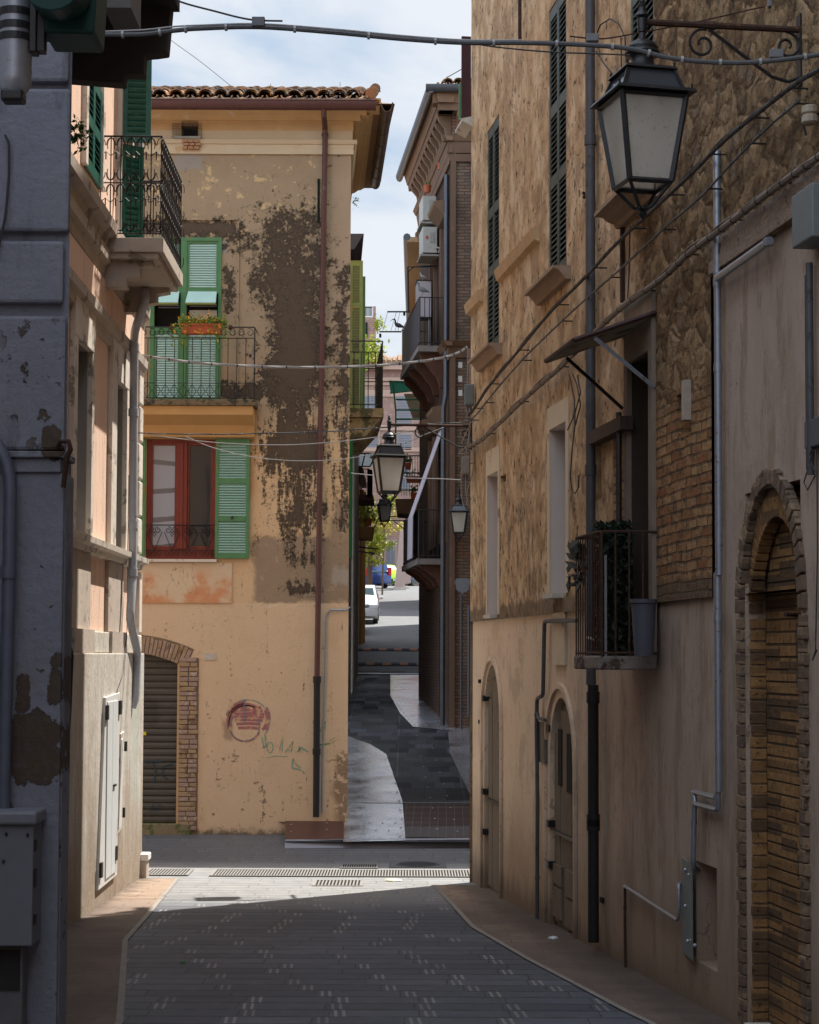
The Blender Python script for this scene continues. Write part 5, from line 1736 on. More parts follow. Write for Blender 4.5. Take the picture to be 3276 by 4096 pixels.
# cornice: stacked mouldings wrapping the corner
def ring(z0, z1, n0, n1, mat, nm, both=True, skip=None):
    mb = MB()
    for ua_, ub_ in (((uc_ - n1, uL_),) if not skip else ((uc_ - n1, skip[0]), (skip[1], uL_))): mb.prism([(0, z0), (n0, z0), (n1, z1), (0, z1)], ua_, ub_, lambda p, q, t: (t, p, q))
    o = mk(nm, mb, mat, house_c, FW)
    if both:
        mb = MB(); mb.prism([(0, z0), (n0 - .002, z0), (n1 - .002, z1), (0, z1)], -Ls, n1 * .2 + .0, lambda p, q, t: (t, p, q)); mk(nm, mb, mat, house_c, CS)
    return o
z_ = lambda y: FZ(1000, y + 4)
ring(z_(614), z_(575), .035, .035, CORNW, 'string_band')
ring(z_(575), z_(560), .055, .085, CORNW, 'string_ledge')
vsk = (min(vent[:2]) - .005, max(vent[:2]) + .005)
ring(z_(560), z_(520), .015, .02, CORNW, 'frieze', skip=vsk)
ring(z_(520), z_(482), .022, .03, CORN, 'frieze', skip=vsk)
ring(z_(482), z_(466), .08, .13, CORN, 'cornice')
ring(z_(466), z_(452), .15, .22, CORN, 'cornice')
ring(z_(452), z_(428), .25, .40, CORN, 'cornice')
ring(z_(428), z_(422), .42, .42, CORN, 'cornice')
# vent opening with mesh, ledge and brick patch
mb = MB(); mb.quad((vent[0] - .0, -.2, vent[2]), (vent[1], -.2, vent[2]), (vent[1], -.2, vent[3]), (vent[0], -.2, vent[3])); mk('vent_shadow', mb, DARK, house_c, FW)
mb = MB()
a0_, b0_ = FU(688, 520, .05), FU(806, 520, .05); z0_, z1_ = FZ(740, 553, .05), FZ(740, 494, .05)
for k in range(20):
    u_ = a0_ + (b0_ - a0_) * k / 19; mb.box(u_ - .0015, u_ + .0015, .045, .048, z0_, z1_)
for k in range(10):
    z__ = z0_ + (z1_ - z0_) * k / 9; mb.box(b0_, a0_, .046, .049, z__ - .0015, z__ + .0015)
mk('wire_mesh', mb, IRON, house_c, FW)
mb = MB(); mb.box(FU(700, 555), FU(806, 555), 0, .10, FZ(740, 562), FZ(740, 552)); mk('vent_ledge', mb, CONC, house_c, FW)
mb = MB()
for r_ in range(3):
    for k in range(3):
        x0 = 716 + k * 24 + (r_ % 2) * 6; mb.box(FU(x0), FU(x0 + 20), 0, .10, FZ(740, 576 + r_ * 13), FZ(740, 566 + r_ * 13))
mk('brick_patch', mb, plain('pinkish brick', (.42, .23, .13), .9), house_c, FW)
# gutters
zg0, zg1 = FZ(1000, 440, .5), FZ(1000, 404, .5)
gr = (zg1 - zg0) * .62
def gutter(fr, ua, ub, n, z1_, mat, nm, brk=True, rr=None):
    r_ = rr or gr
    mb = MB()
    prof = [(n + r_ * (1 + math.cos(math.pi + math.pi * k / 10)) - .0, z1_ - r_ * 1.6 * math.sin(math.pi * k / 10)) for k in range(11)]
    prof = prof + [(p * 1 - (0.006 if p > n + r_ else -.006), q + .006) for p, q in prof[::-1]]
    mb.prism(prof, ua, ub, lambda p, q, t: (t, p, q))
    mb.tube([(ua, n + 2 * r_, z1_), (ub, n + 2 * r_, z1_)], .012, 6)
    o = mk(nm, mb, mat, house_c, fr, smooth=True)
    if brk:
        mb = MB(); u_ = ua
        while u_ < ub:
            mb.prism([(p + (.004 if p > n + r_ else -.004), q - .005) for p, q in prof[:11]] + [(p, q) for p, q in prof[10::-1]], u_, u_ + .02, lambda p, q, t: (t, p, q)); u_ += .62
        mk('gutter_bracket', mb, mat, house_c, fr)
    return o
ugc = FU(1512, 430, .55)
gutter(FW, ugc + .03, uL_, .42, zg1, BROWNM, 'gutter')
Lg = 3.8
gutter(CS, -Lg, .50, .40, zg1 - .01, COPPER, 'gutter')
# brown downpipe turning into black cast pipe
def plumb(nm, x, y0, y1, r, mat, n, joints=()):
    return wpipe_v(nm, x, y0, y1, r, mat, n, joints, house_c, FW)
xg = 1279
u_ = FU(1279, 1800, .08)
def vp(nm, u_, za, zb_, r, mat, n, jz=(), fr=FW, par=house_c):
    mb = MB(); mb.tube([(u_, n, zb_), (u_, n, za)], r, 12)
    for z__ in jz: mb.tube([(u_, n, z__ - r), (u_, n, z__ + r)], r * 1.25, 12)
    return mk(nm, mb, mat, par, fr, smooth=True)
zt_ = zg0 + .02
P0, P1 = FW.px(1298, 440, .3), FW.px(1268, 2715, .08)
uD = P1[0]
uT = P0[0]
mb = MB(); mb.tube([(uT, .50, zt_ + .03), (uT, .48, zt_ - .08), (uT, .12, FZ(1298, 520)), (uT, .085, FZ(1298, 560)), ((uT + uD) / 2, .085, FZ(1285, 1600)), (uD, .08, P1[1])], .038, 12)
for y in (545, 1455, 2265): mb.tube([(uT + (uD - uT) * (y - 500) / 2200, .085, FZ(1290, y) - .02), (uT + (uD - uT) * (y - 500) / 2200, .085, FZ(1290, y) + .02)], .048, 12)
mk('downpipe', mb, BROWNM, house_c, FW, smooth=True)
vp('downpipe', uD, P1[1] + .02, FZ(1255, 3268, .08), .044, BPIPE, .08, jz=(P1[1] - .01, FZ(1258, 3005)))
mb = MB(); a_, b_ = FU(1279, 800), FU(1270, 800); mb.box(a_, b_, .0, .02, FZ(1272, 890), FZ(1272, 716)); mk('wall_slot', mb, DARK, house_c, FW)
# thin conduit with loop, right strip
wpipe('thin_conduit', [(1402, 2428, .05), (1385, 2442, .03), (1345, 2440, .03), (1318, 2440, .03), (1304, 2462, .03), (1300, 2700, .03), (1290, 3050, .03), (1288, 3250, .03)], .013, STEEL, house_c, FW, joints=((1303, 2495), (1300, 2705), (1294, 2955)))
# raised plaster frame around the balcony door
mb = MB()
uF_ = FU(952, 1200)
mb.box(uF_ - .012, uF_ + .012, .0, .022, FZ(952, 1592), FZ(952, 874)); mb.box(uF_, uL_, .0, .022, FZ(952, 882), FZ(952, 872)); mb.box(uF_ + .012, uL_, 0, .006, FZ(952, 1592), FZ(952, 884)) if False else None
mk('plaster_frame', mb, FACM, house_c, FW)

# --- red window
a, b = sorted(win[:2]); zB0, zT0 = win[2], win[3]
mb = MB()
mb.box(a, a + .055, -.10, -.02, zB0, zT0); mb.box(b - .055, b, -.10, -.02, zB0, zT0)
mb.box(a + .055, b - .055, -.099, -.021, zT0 - .05, zT0); mb.box(a + .055, b - .055, -.099, -.015, zB0, zB0 + .14)
wn = mk('window', mb, RED, house_c, FW, bevel=.004)
umL, umR = FU(706, 2000), FU(748, 2000)
mb = MB(); mb.box(umR, umL, -.095, .0, zB0 + .14, zT0 - .05); mb.box((umL + umR) / 2 - .018, (umL + umR) / 2 + .018, .0, .015, zB0 + .14, zT0 - .05); mk('mullion', mb, RED, wn, FW, bevel=.005)
for (p, q) in ((a + .055, umR), (umL, b - .055)):
    mb = MB(); mb.box(p, p + .03, -.09, -.03, zB0 + .14, zT0 - .05); mb.box(q - .03, q, -.09, -.03, zB0 + .14, zT0 - .05)
    mb.box(p + .03, q - .03, -.089, -.031, zT0 - .085, zT0 - .05); mb.box(p + .03, q - .03, -.089, -.031, zB0 + .14, zB0 + .18)
    sh = mk('sash', mb, RED, wn, FW, bevel=.003)
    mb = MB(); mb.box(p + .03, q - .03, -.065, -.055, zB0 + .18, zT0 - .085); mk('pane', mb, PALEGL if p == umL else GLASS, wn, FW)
# dark room behind; the left pane has its reflection painted on
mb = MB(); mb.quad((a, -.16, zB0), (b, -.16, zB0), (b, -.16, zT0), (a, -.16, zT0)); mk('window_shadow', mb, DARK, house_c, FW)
# low scroll railing in front of the window
mb = MB()
zr0, zr1 = zB0 + .02, FZ(700, 2100, .03)
mb.tube([(a, .03, zr1), (b, .03, zr1)], .007, 5); mb.tube([(a, .03, zr0 + .10), (b, .03, zr0 + .10)], .006, 5)
nS = 4
for k in range(nS):
    c_ = a + (b - a) * (k + .5) / nS; w_ = (b - a) / nS * .48
    for s_ in (-1, 1):
        mb.tube(scroll((c_ + s_ * w_ * .45, .03, zr1 - .07), w_ * .42, 1.3, 14, 1.57, s_), .005, 4, caps=False)
        mb.tube([(c_ + s_ * w_ * .9, .03, zr1 - .1), (c_, .03, zr0 + .10)], .005, 4, caps=False)
    mb.tube([(c_, .03, zr1 - .09), (c_ - .02, .03, zr1 - .13), (c_, .03, zr1 - .16), (c_ + .02, .03, zr1 - .13), (c_, .03, zr1 - .09)], .005, 4, caps=False)
    for s_ in (-1, 0, 1): mb.tube(scroll((c_ + s_ * w_ * .6, .03, zr0 + .05), .04, 1.2, 10, 0, 1), .0045, 4, caps=False)
mk('window_railing', mb, IRON, house_c, FW)
mb = MB(); mb.box(FU(556, 2240), FU(868, 2240), .0, .07, zB0 - .045, zB0 - .005); mk('window_sill', mb, plain('pale marble sill', (.60, .54, .46), .6, 0, .15, 10, wear=(.35, .26, .18), wthr=.6), house_c, FW, bevel=.004)
# open green shutters either side
def open_leaf(xa, xb, ya, yb, n=.03, label=None):
    p, q = sorted((FU(xa, 2000, n), FU(xb, 2000, n))); z0, z1 = FZ((xa + xb) / 2, yb, n), FZ((xa + xb) / 2, ya, n)
    f, s_ = MB(), MB()
    louvre(f, s_, p, q, z0, z1, n, .045, (0, .33, .645, 1.0), .075, .036, .035)
    sh = mk('shutter', f, GREEN, house_c, FW, bevel=.003); mk('slats', s_, TEALD, sh, FW)
    mb = MB(); mb.box(p + .045, q - .045, n - .0, n + .004, z0 + .05, z1 - .05); mk('backing', mb, TEALD, sh, FW)
    mb = MB(); c_ = (p + q) / 2; mb.prism([(-.02, 0), (.02, 0), (0, .05)], n + .035, n + .05, lambda a_, b_, t: (c_ + a_, t, z0 + (z1 - z0) * .33 + b_)); mk('latch', mb, IRON, sh, FW)
open_leaf(862, 998, 1756, 2234); open_leaf(450, 582, 1756, 2228)
# pinkish panel under the window
def pinkmat():
    m = Mt('washed pink panel plaster', .9)
    n = m.noise(1.7, 6, .62); k = m.noise(4, 6, .65, loc=(1, 0, 2))
    c = m.mix(m.step(n, .42, .58), (.58, .27, .13), (.62, .49, .33))
    zz = m.step(m.z + (n - .5) * .4, FZ(700, 2330), FZ(700, 2280))
    c = m.mix(zz * .75, c, (.62, .50, .35))
    c = m.mix(m.step(k, .60, .66) * .5, c, (.28, .21, .15))
    cr_ = m.step((m.noise(.9, 6, .6, sc=(2, 1, 1), loc=(6, 0, 1)) - .5).abs(), .004, .001)
    c = m.mix(cr_ * .7, c, (.14, .08, .05))
    m.col(c); m.bump(n + k * .4, .006); return m.mat
mb = MB(); mb.box(FU(928, 2330), uL_, .0, .018, FZ(740, 2412), zB0 - .05); mk('parapet_panel', mb, pinkmat(), house_c, FW)

# --- garage shutter and brick surround
mb = MB()
p, q = gc - ghw, gc + ghw
zz = Gb
sl_h = (FZ(640, 2900) - FZ(640, 2927))
zs0 = FZ(650, 3294)
prof = []
z = zs0
while z < gar[3] + .02:
    prof += [(-.125, z), (-.105, z + sl_h * .12), (-.10, z + sl_h * .5), (-.108, z + sl_h * .86), (-.125, z + sl_h * .93)]
    z += sl_h
prof2 = prof + [(-.15, prof[-1][1]), (-.15, zs0)]
mb.prism(prof2, p - .02, q + .02, lambda a_, b_, t: (t, a_, b_))
def shutmat():
    m = Mt('grimy roller shutter', .6, .2, .3)
    n = m.noise(3, 6, .65, sc=(.6, 1, 2)); 
    c = m.mix(n, (.055, .052, .044), (.125, .12, .10))
    c = m.mix(m.step(m.noise(1.7, 5, .6, loc=(2, 0, 2)), .55, .7) * .5, c, (.035, .03, .026))
    c = m.mix(m.step(m.noise(30, 3, .6), .62, .72) * .4, c, (.20, .19, .17))
    m.col(c); return m.mat
rs = mk('roller_shutter', mb, shutmat(), house_c, FW, smooth=False)
mb = MB(); mb.box(FU(558, 2935, -.1), FU(585, 2935, -.1), -.098, -.094, FZ(570, 2942), FZ(570, 2928)); mk('sticker', mb, plain('yellow sticker', (.62, .58, .04), .6), rs, FW)
mb = MB(); mb.box(p - .2, q + .02, -.2, .05, -.8, zs0 - .002); mk('door_sill', mb, plain('mossy sill', (.22, .18, .11), .9, 0, .4, 9, wear=(.10, .12, .04), wthr=.5), house_c, FW, bevel=.01)
mb = MB(); mb.box(p - .03, p + .0, -.14, .012, zs0, gar[3] - rise); mk('door_reveal', mb, plain('ochre reveal', (.50, .33, .17), .9), house_c, FW)
QB = plain('pale weathered brick', (.36, .26, .155), .9, 0, .35, 12, bump=.01, wear=(.20, .13, .09), wthr=.54)
QB2 = plain('pinkish grey brick', (.34, .25, .20), .9, 0, .35, 12, bump=.01, wear=(.50, .42, .33), wthr=.58)
rnd = random.Random(8)
BA, BB = MB(), MB()
arcP = lambda t, r_: (gc + ghw * t * (1 + r_ * .55), gar[3] - rise * t * t + r_)
NV = 30
for k in range(NV):
    t0, t1 = -1.16 + 2.32 * (k + .07) / NV, -1.16 + 2.32 * (k + .93) / NV
    h_ = .235 + rnd.uniform(-.02, .02)
    P_ = [arcP(t0, .005), arcP(t0, h_), arcP(t1, h_), arcP(t1, .005)]
    (BA if rnd.random() < .55 else BB).prism(P_, .0, .022 + rnd.uniform(0, .014), lambda a_, b_, t: (a_, t, b_))
xI, xO = FU(716, 2900), FU(790, 2900)
zc = FZ(740, 3322)
r_ = 0
while zc < gar[3] - rise - .02 + .10:
    hh = .060 + rnd.uniform(-.004, .004)
    W_ = xI - xO
    cut = xI - W_ * (rnd.choice((.42, .58, .5, .95)))
    for (s0, s1) in ((xO + rnd.uniform(-.012, .014), cut - .006), (cut + .006, xI)):
        if abs(s1 - s0) > .03: (BA if rnd.random() < .5 else BB).box(s0, s1, .0, .02 + rnd.uniform(0, .016), zc + .005, zc + hh)
    zc += hh + .006; r_ += 1
mk('door_bricks', BA, QB, house_c, FW, bevel=.006); mk('door_bricks', BB, QB2, house_c, FW, bevel=.006)
mb = MB(); mb.box(xO - .01, xI + .01, .0, .010, FZ(740, 3322), gar[3] - rise + .08)
for k in range(24):
    t0, t1 = -1.17 + 2.34 * k / 24, -1.17 + 2.34 * (k + 1) / 24
    mb.prism([arcP(t0, .004), arcP(t0, .255), arcP(t1, .255), arcP(t1, .004)], .0, .009, lambda a_, b_, t: (a_, t, b_))
mk('brick_mortar', mb, plain('brown mortar', (.20, .14, .09), .95, 0, .3, 12), house_c, FW)
# house number plate (worn blank)
mb = MB(); mb.box(FU(817, 2625), FU(863, 2625), 0, .012, FZ(840, 2640), FZ(840, 2613)); npl = mk('number_plate', mb, plain('worn pale plate', (.50, .46, .40), .6), house_c, FW)

# --- graffiti strokes (paint on the wall)
def stroke(mb, pts, wpx, n=.004, fr=FW):
    P_ = [fr.px(x, y, n) for x, y in pts]
    w_ = wpx / 290.0 / 2
    L, R_ = [], []
    for i, (u0, z0) in enumerate(P_):
        a_ = P_[max(i - 1, 0)]; b_ = P_[min(i + 1, len(P_) - 1)]
        dx, dz = b_[0] - a_[0], b_[1] - a_[1]; l = math.hypot(dx, dz) or 1
        L.append((u0 - dz / l * w_, n, z0 + dx / l * w_)); R_.append((u0 + dz / l * w_, n, z0 - dx / l * w_))
    b0 = len(mb.v); mb.v += L + R_; k = len(P_)
    mb.f += [(b0 + i, b0 + i + 1, b0 + k + i + 1, b0 + k + i) for i in range(k - 1)]
def spraymat(nm, c, thr=.42, wash=.55):
    m = Mt(nm, .8)
    n = m.noise(10, 5, .65); 
    m.col(m.mix(m.step(n, thr, thr + .12) * wash + (1 - wash) * .3, (.60, .42, .23), c))
    return m.mat
mg, bl, te, gg = MB(), MB(), MB(), MB()
C = (990, 2880)
def arcpts(cx, cy, rx, ry, a0, a1, k=20): return [(cx + rx * math.cos(math.radians(a0 + (a1 - a0) * i / k)), cy - ry * math.sin(math.radians(a0 + (a1 - a0) * i / k))) for i in range(k + 1)]
for r_, a0, a1 in ((72, 35, 205), (64, 60, 200), (50, 20, 60), (80, 95, 160)): stroke(mg, arcpts(985, 2890, r_ * 1.02, r_, a0, a1), 13)
for y in (2830, 2842, 2856, 2868, 2881, 2896, 2912): stroke(mg, [(935 + abs(y - 2870) * .4, y), (1000, y - 2), (1060 - abs(y - 2860) * .5, y + 1)], 11, .003)
for r_, a0, a1 in ((84, -35, 30), (74, -40, 25)): stroke(mg, arcpts(993, 2872, r_, r_, a0, a1), 10)
stroke(mg, arcpts(980, 2915, 58, 50, 190, 345), 8, .0035)
stroke(bl, arcpts(978, 2908, 60, 56, 125, 395), 4, .005); stroke(bl, arcpts(990, 2885, 90, 86, 20, 160), 3, .005); stroke(bl, arcpts(990, 2885, 90, 80, -40, 20), 3, .0045)
stroke(bl, [(977, 2802), (979, 2850), (978, 2897)], 4.5, .006); stroke(bl, arcpts(978, 2803, 3, 4, 0, 360, 8), 6, .0055)
for pts, w_ in (([(1060, 2938), (1064, 2985), (1052, 2990)], 6), (arcpts(1080, 2990, 12, 22, 0, 360, 12), 4), ([(1048, 2950), (1056, 2992)], 4), ([(1118, 2998), (1131, 2950), (1128, 3005)], 4), ([(1140, 3010), (1172, 2965), (1166, 3005), (1150, 3000)], 5),
                ([(1190, 3008), (1205, 2990), (1232, 3008)], 7), ([(1195, 2985), (1200, 3010)], 5), ([(1172, 3035), (1168, 3072), (1205, 3080), (1218, 3095)], 6), ([(1172, 3032), (1182, 3055), (1200, 3072)], 5), ([(1062, 3032), (1100, 3024), (1150, 3026)], 2.5)):
    stroke(te, pts, w_, .005)
for pts, w_ in (([(1302, 2886), (1290, 2910), (1276, 2932)], 5), ([(1298, 2885), (1300, 2925)], 4), ([(1268, 2981), (1290, 2978), (1320, 2974)], 5), ([(1318, 2965), (1340, 2950)], 2), ([(1325, 2975), (1340, 2962)], 2)):
    stroke(gg, pts, w_, .005)
mk('graffiti', mg, spraymat('magenta spray', (.30, .07, .12), .36, .72), house_c, FW); mk('graffiti', bl, spraymat('blue grey spray', (.10, .16, .24), .36, .75), house_c, FW)
mk('graffiti', te, spraymat('teal spray', (.08, .36, .30), .38, .7), house_c, FW); mk('graffiti', gg, spraymat('green spray', (.03, .25, .06), .35, .8), house_c, FW)
sg = MB()
for pts, w_ in (([(548, 3046), (600, 3046), (655, 3045)], 5), ([(590, 3050), (592, 3058)], 5), ([(612, 3052), (622, 3075), (618, 3130)], 7), ([(690, 3056), (655, 3065), (648, 3100), (672, 3118)], 6), ([(600, 3250), (612, 3215), (622, 3245)], 4), ([(632, 3245), (640, 3212), (655, 3240)], 4)):
    stroke(sg, pts, w_, -.094)
mk('graffiti', sg, plain('faded navy spray', (.030, .055, .085), .8, 0, .4, 20), rs, FW)

# --- balcony and its green double shutters
a, b = sorted(bdoor[:2]); z0, z1 = bdoor[2], bdoor[3]
um0, um1 = FU(722, 1300), FU(746, 1300)
mb = MB(); mb.box(a, a + .045, -.06, .02, z0, z1); mb.box(b - .06, b, -.06, .02, z0, z1); mb.box(a + .045, b - .06, -.059, .019, z1 - .05, z1); mb.box(um1, um0, -.059, .022, z0, z1 - .05)
drf = mk('balcony_door', mb, GREEN, house_c, FW, bevel=.003)
za, zb_, zc_ = FZ(700, 1325), FZ(700, 1228), FZ(700, 1172)
for (p, q) in ((a + .045, um1), (um0, b - .06)):
    f, s_ = MB(), MB()
    f.box(p, q, -.058, .018, za, za + .06); f.box(p, q, -.058, .018, zc_, zc_ + .05)
    louvre(f, s_, p, q, z0, za, -.03, .03, (0, 1), .03, .034, .035); louvre(f, s_, p, q, zc_ + .05, z1 - .05, -.03, .03, (0, 1), .03, .034, .035)
    sh = mk('shutter', f, GREEN, drf, FW)
    s_.box(p + .03, q - .03, -.032, -.028, z0 + .03, za - .03); s_.box(p + .03, q - .03, -.032, -.028, zc_ + .08, z1 - .08)
    mk('slats', s_, TEAL, drf, FW)
    # flap tilted outward
    mb = MB(); mb.hexa([(p + .02, .0, zc_), (q - .02, .0, zc_), (q - .02, .02, zc_ + .02), (p + .02, .02, zc_ + .02), (p + .01, .24, zc_ - .20), (q - .01, .24, zc_ - .20), (q - .01, .26, zc_ - .18), (p + .01, .26, zc_ - .18)])
    mk('flap', mb, TEAL, drf, FW)
    mb = MB(); mb.tube([(p + .01, .25, zc_ - .20), (q - .01, .25, zc_ - .20)], .016, 6); mk('flap_edge', mb, plain('yellow green edge', (.20, .22, .05), .6), drf, FW)
mb = MB(); mb.quad((a, -.10, z0), (b, -.10, z0), (b, -.10, z1), (a, -.10, z1)); mk('door_shadow', mb, DARK, house_c, FW)
mb = MB()
for k in range(8): mb.box(a + .07, um1 - .03, -.09, -.075, zb_ + .02 - .0 + k * .028 - .0, zb_ + .035 + k * .028)
for k in range(8): mb.box(um0 + .03, b - .1, -.09, -.075, zb_ + .0 + k * .03 + .0, zb_ + .012 + k * .03)
mk('blind', mb, plain('grey blind', (.22, .22, .24), .7), drf, FW)
mb = MB(); mb.box(a + .07, um1 - .03, -.09, -.07, za + .08, zb_ - .03); mk('curtain', mb, WHITEP, drf, FW)

balc = thing('balcony', 'shallow ochre balcony with thin iron railing around the green door', 'balcony', FW)
nB = .42
uB = FU(1022, 1605, nB)
mb = MB(); mb.box(uB, uL_, 0, nB, FZ(900, 1622, nB), FZ(900, 1597, nB)); mk('slab', mb, plain('mossy slab edge', (.16, .12, .07), .9, 0, .5, 14, bump=.01, wear=(.05, .045, .03), wthr=.5), balc, FW, bevel=.01)
mb = MB(); zS = FZ(900, 1622, nB)
mb.prism([(0, zS - .42), (nB * .35, zS - .40), (nB * .42, zS - .24), (nB * .9, zS - .12), (nB * .92, zS - .002), (0, zS - .002)], uB + .04, uL_, lambda p, q, t: (t, p, q)); mk('soffit_moulding', mb, plain('orange ochre moulding', (.50, .30, .12), .9, 0, .2, 3), balc, FW)
mb = MB(); mb.box(FU(934, 1700), uL_, 0, .035, FZ(900, 1742), FZ(900, 1682)); mk('lower_panel', mb, plain('tan panel', (.50, .35, .19), .9, 0, .2, 4), balc, FW)
zR1, zR2, zR0 = FZ(900, 1308, nB), FZ(900, 1352, nB), FZ(900, 1592, nB)
mb = MB()
for z__, r_ in ((zR1, .009), (zR2, .007), (zR0, .007), (FZ(900, 1532, nB), .005)):
    mb.tube([(uL_, nB - .02, z__), (uB + .02, nB - .02, z__), (uB + .02, .0, z__)], r_, 5)
mk('rail', mb, IRON, balc, FW)
mb = MB(); u_ = uB + .02
mb.tube([(u_, nB - .02, zR0), (u_, nB - .02, zR1)], .010, 6); mk('post', mb, IRON, balc, FW)
mb = MB(); k = 0
u_ = uB + .14
while u_ < FU(520, 1450):
    b_ = MB(); b_.tube([(u_, nB - .02, zR0), (u_, nB - .02, zR2)], .0055, 5); mk('bar', b_, IRON, balc, FW)
    mb.tube(scroll((u_ - .05, nB - .02, (zR1 + zR2) / 2), .06, 1.1, 12, 1.2), .004, 4, caps=False)
    mb.tube(scroll((u_ + .05, nB - .02, (zR1 + zR2) / 2), .06, 1.1, 12, 1.9, -1), .004, 4, caps=False)
    for s_ in (-1, 1): mb.tube([(u_, nB - .02, zR0 + .19), (u_ + s_ * .055, nB - .02, zR0 + .10), (u_, nB - .02, zR0)], .004, 4, caps=False)
    u_ += .122
mk('ornament', mb, IRON, balc, FW)
# flower box
fb = thing('flower_box', 'terracotta flower box with yellow flowers hung on the balcony rail', 'planter', FW)
p, q = sorted((FU(724, 1320, nB + .08), FU(888, 1320, nB + .08)))
zf0, zf1 = FZ(800, 1338, nB + .08), FZ(800, 1298, nB + .08)
mb = MB(); mb.hexa([(p + .02, nB + .01, zf0), (q - .02, nB + .01, zf0), (q - .02, nB + .15, zf0), (p + .02, nB + .15, zf0), (p, nB, zf1), (q, nB, zf1), (q, nB + .17, zf1), (p, nB + .17, zf1)])
mb.box(p - .01, q + .01, nB - .01, nB + .18, zf1 - .03, zf1); mk('box', mb, TERRA, fb, FW, bevel=.004)
mb = MB(); leafcloud(mb, 900, lambda r: (r.uniform(p - .06, q + .03), nB + r.uniform(-.03, .2), zf1 + abs(r.gauss(0, .045))), .024)
leafcloud(mb, 260, lambda r: (r.choice((r.uniform(p - .12, p + .1), r.uniform(q - .12, q + .12), r.uniform(p, q))), nB + r.uniform(.1, .22), zf1 - abs(r.gauss(0, .16))), .024)
mk('foliage', mb, plain('fresh green foliage', (.15, .22, .035), .6, 0, .5, 30), fb, FW)
mb = MB(); leafcloud(mb, 170, lambda r: (r.uniform(p - .04, q + .03), nB + r.uniform(.02, .22), zf1 + abs(r.gauss(.04, .05))), .020)
leafcloud(mb, 34, lambda r: (r.uniform(p - .05, q + .1), nB + r.uniform(.16, .24), zf1 - abs(r.gauss(.08, .09))), .022)
mk('flowers', mb, FLOWER, fb, FW)
mb = MB()
for x in (687, 922): u_, z__ = FW.px(x, 1310, nB + .02); mb.blob((u_, nB + .02, z__), .03, 6, (1, 1, 1.3))
tag(mk('clamp', mb, plain('dark red clamp', (.09, .02, .02), .6), None, FW), 'pair of small dark red knobs clipped on the thin iron balcony rail', 'clamp')
# roof
tiles('roof_tiles', house_c, FW, FU(1475, 400, .45) , uL_, .50, zg1 + .035, 4.2, 17.6, TILE, sp=.205, r=.094, rows=10)
mb = MB()   # verge tiles along the right edge
ur = FU(1478, 400, .45)
for k in range(9):
    d_ = k * .44
    mb.tube([(ur - .02, .52 - d_ * .9, zg1 + .09 + d_ * .30), (ur - .02, .52 - (d_ + .5) * .9, zg1 + .075 + (d_ + .5) * .30)], .095, 12, rf=lambda i: .08 - .012 * i)
mk('verge_tiles', mb, TILE, house_c, FW)
mb = MB(); mb.hexa([(ur - .35, .40, zg1 - .0), (uL_, .40, zg1 - .0), (uL_, -4.3, zg1 - .0), (ur - .0, -4.3, zg1 - .0), (ur - .1, .38, zg1 + .02), (uL_, .38, zg1 + .02), (uL_, -4.3, zg1 + 1.45), (ur + .2, -4.3, zg1 + 1.45)]); mk('roof_deck', mb, plain('roof boards', (.24, .15, .09), .9), house_c, FW)
# grass tufts and small aerial
for i, (x, y, h_) in enumerate(((931, 365, .09), (1082, 348, .12), (1360, 352, .16))):
    p_ = at(x, y + 20, 26.6); mb = MB()
    for k in range(5): mb.tube([(p_.x + .01 * (k - 2), p_.y, p_.z - .03), (p_.x + .006 * (k - 2) * 3, p_.y, p_.z + h_ * (.4 + .6 * (k == 2)))], .004, 4)
    leafcloud(mb, 14, lambda r: (p_.x + r.gauss(0, .05), p_.y, p_.z + r.uniform(-.05, .02)), .03)
    tag(mk('roof_weed', mb, LEAF, None), ('thin weed stalk at the left on the tiled roof', 'short weed on the middle of the tiled roof edge', 'tallest upright weed near the right end of the tiled roof')[i], 'plant', 'weeds on the tiled roof')

# --- lane side of the house: balcony with open shutters
bs = thing('balcony', 'narrow stained balcony with iron railing on the lane side of the ochre house', 'balcony', CS)
def sideu(Y): return -(Y - 25.9) / 1.0
nW = CS.px(1532, 1640, 0)[0]
Yb0, Yb1 = 27.0, 29.6
ua, ub = sideu(Yb0), sideu(Yb1)
# projection from the corner of the slab seen at x=1535,y=1640 at Y=Yb0
pc = at(1535, 1640, Yb0); loc = CS.M.inverted() @ pc
nP = loc.y; zF_ = at(1500, 1632, Yb0).z
mb = MB(); mb.box(ub, ua, -.02, nP, zF_ - .13, zF_); mb.prism([(0, zF_ - .45), (nP * .5, zF_ - .40), (nP * .94, zF_ - .14), (0, zF_ - .14)], ub + .04, ua - .04, lambda p, q, t: (t, p, q)); mk('slab', mb, plain('mossy ochre slab', (.30, .22, .11), .9, 0, .4, 6, bump=.01, wear=(.09, .08, .04), wthr=.5), bs, CS)
mb = MB(); zt2 = at(1500, 1364, Yb0).z
for z__, r_ in ((zt2, .010), (zF_ + .05, .008), (zt2 - .16, .007)):
    mb.tube([(ua, .0, z__), (ua, nP - .02, z__), (ub, nP - .02, z__), (ub, .0, z__)], r_, 5)
mk('rail', mb, IRON, bs, CS)
for k in range(5):
    b_ = MB(); b_.tube([(ua, nP * (k + 1) / 5 - .02, zF_), (ua, nP * (k + 1) / 5 - .02, zt2 - (.16 if k < 4 else 0))], .007, 5); mk('bar', b_, IRON, bs, CS)
for k in range(1, 18):
    b_ = MB(); u_ = ua + (ub - ua) * k / 18; b_.tube([(u_, nP - .02, zF_), (u_, nP - .02, zt2)], .006, 5); mk('bar', b_, IRON, bs, CS)
mb = MB()
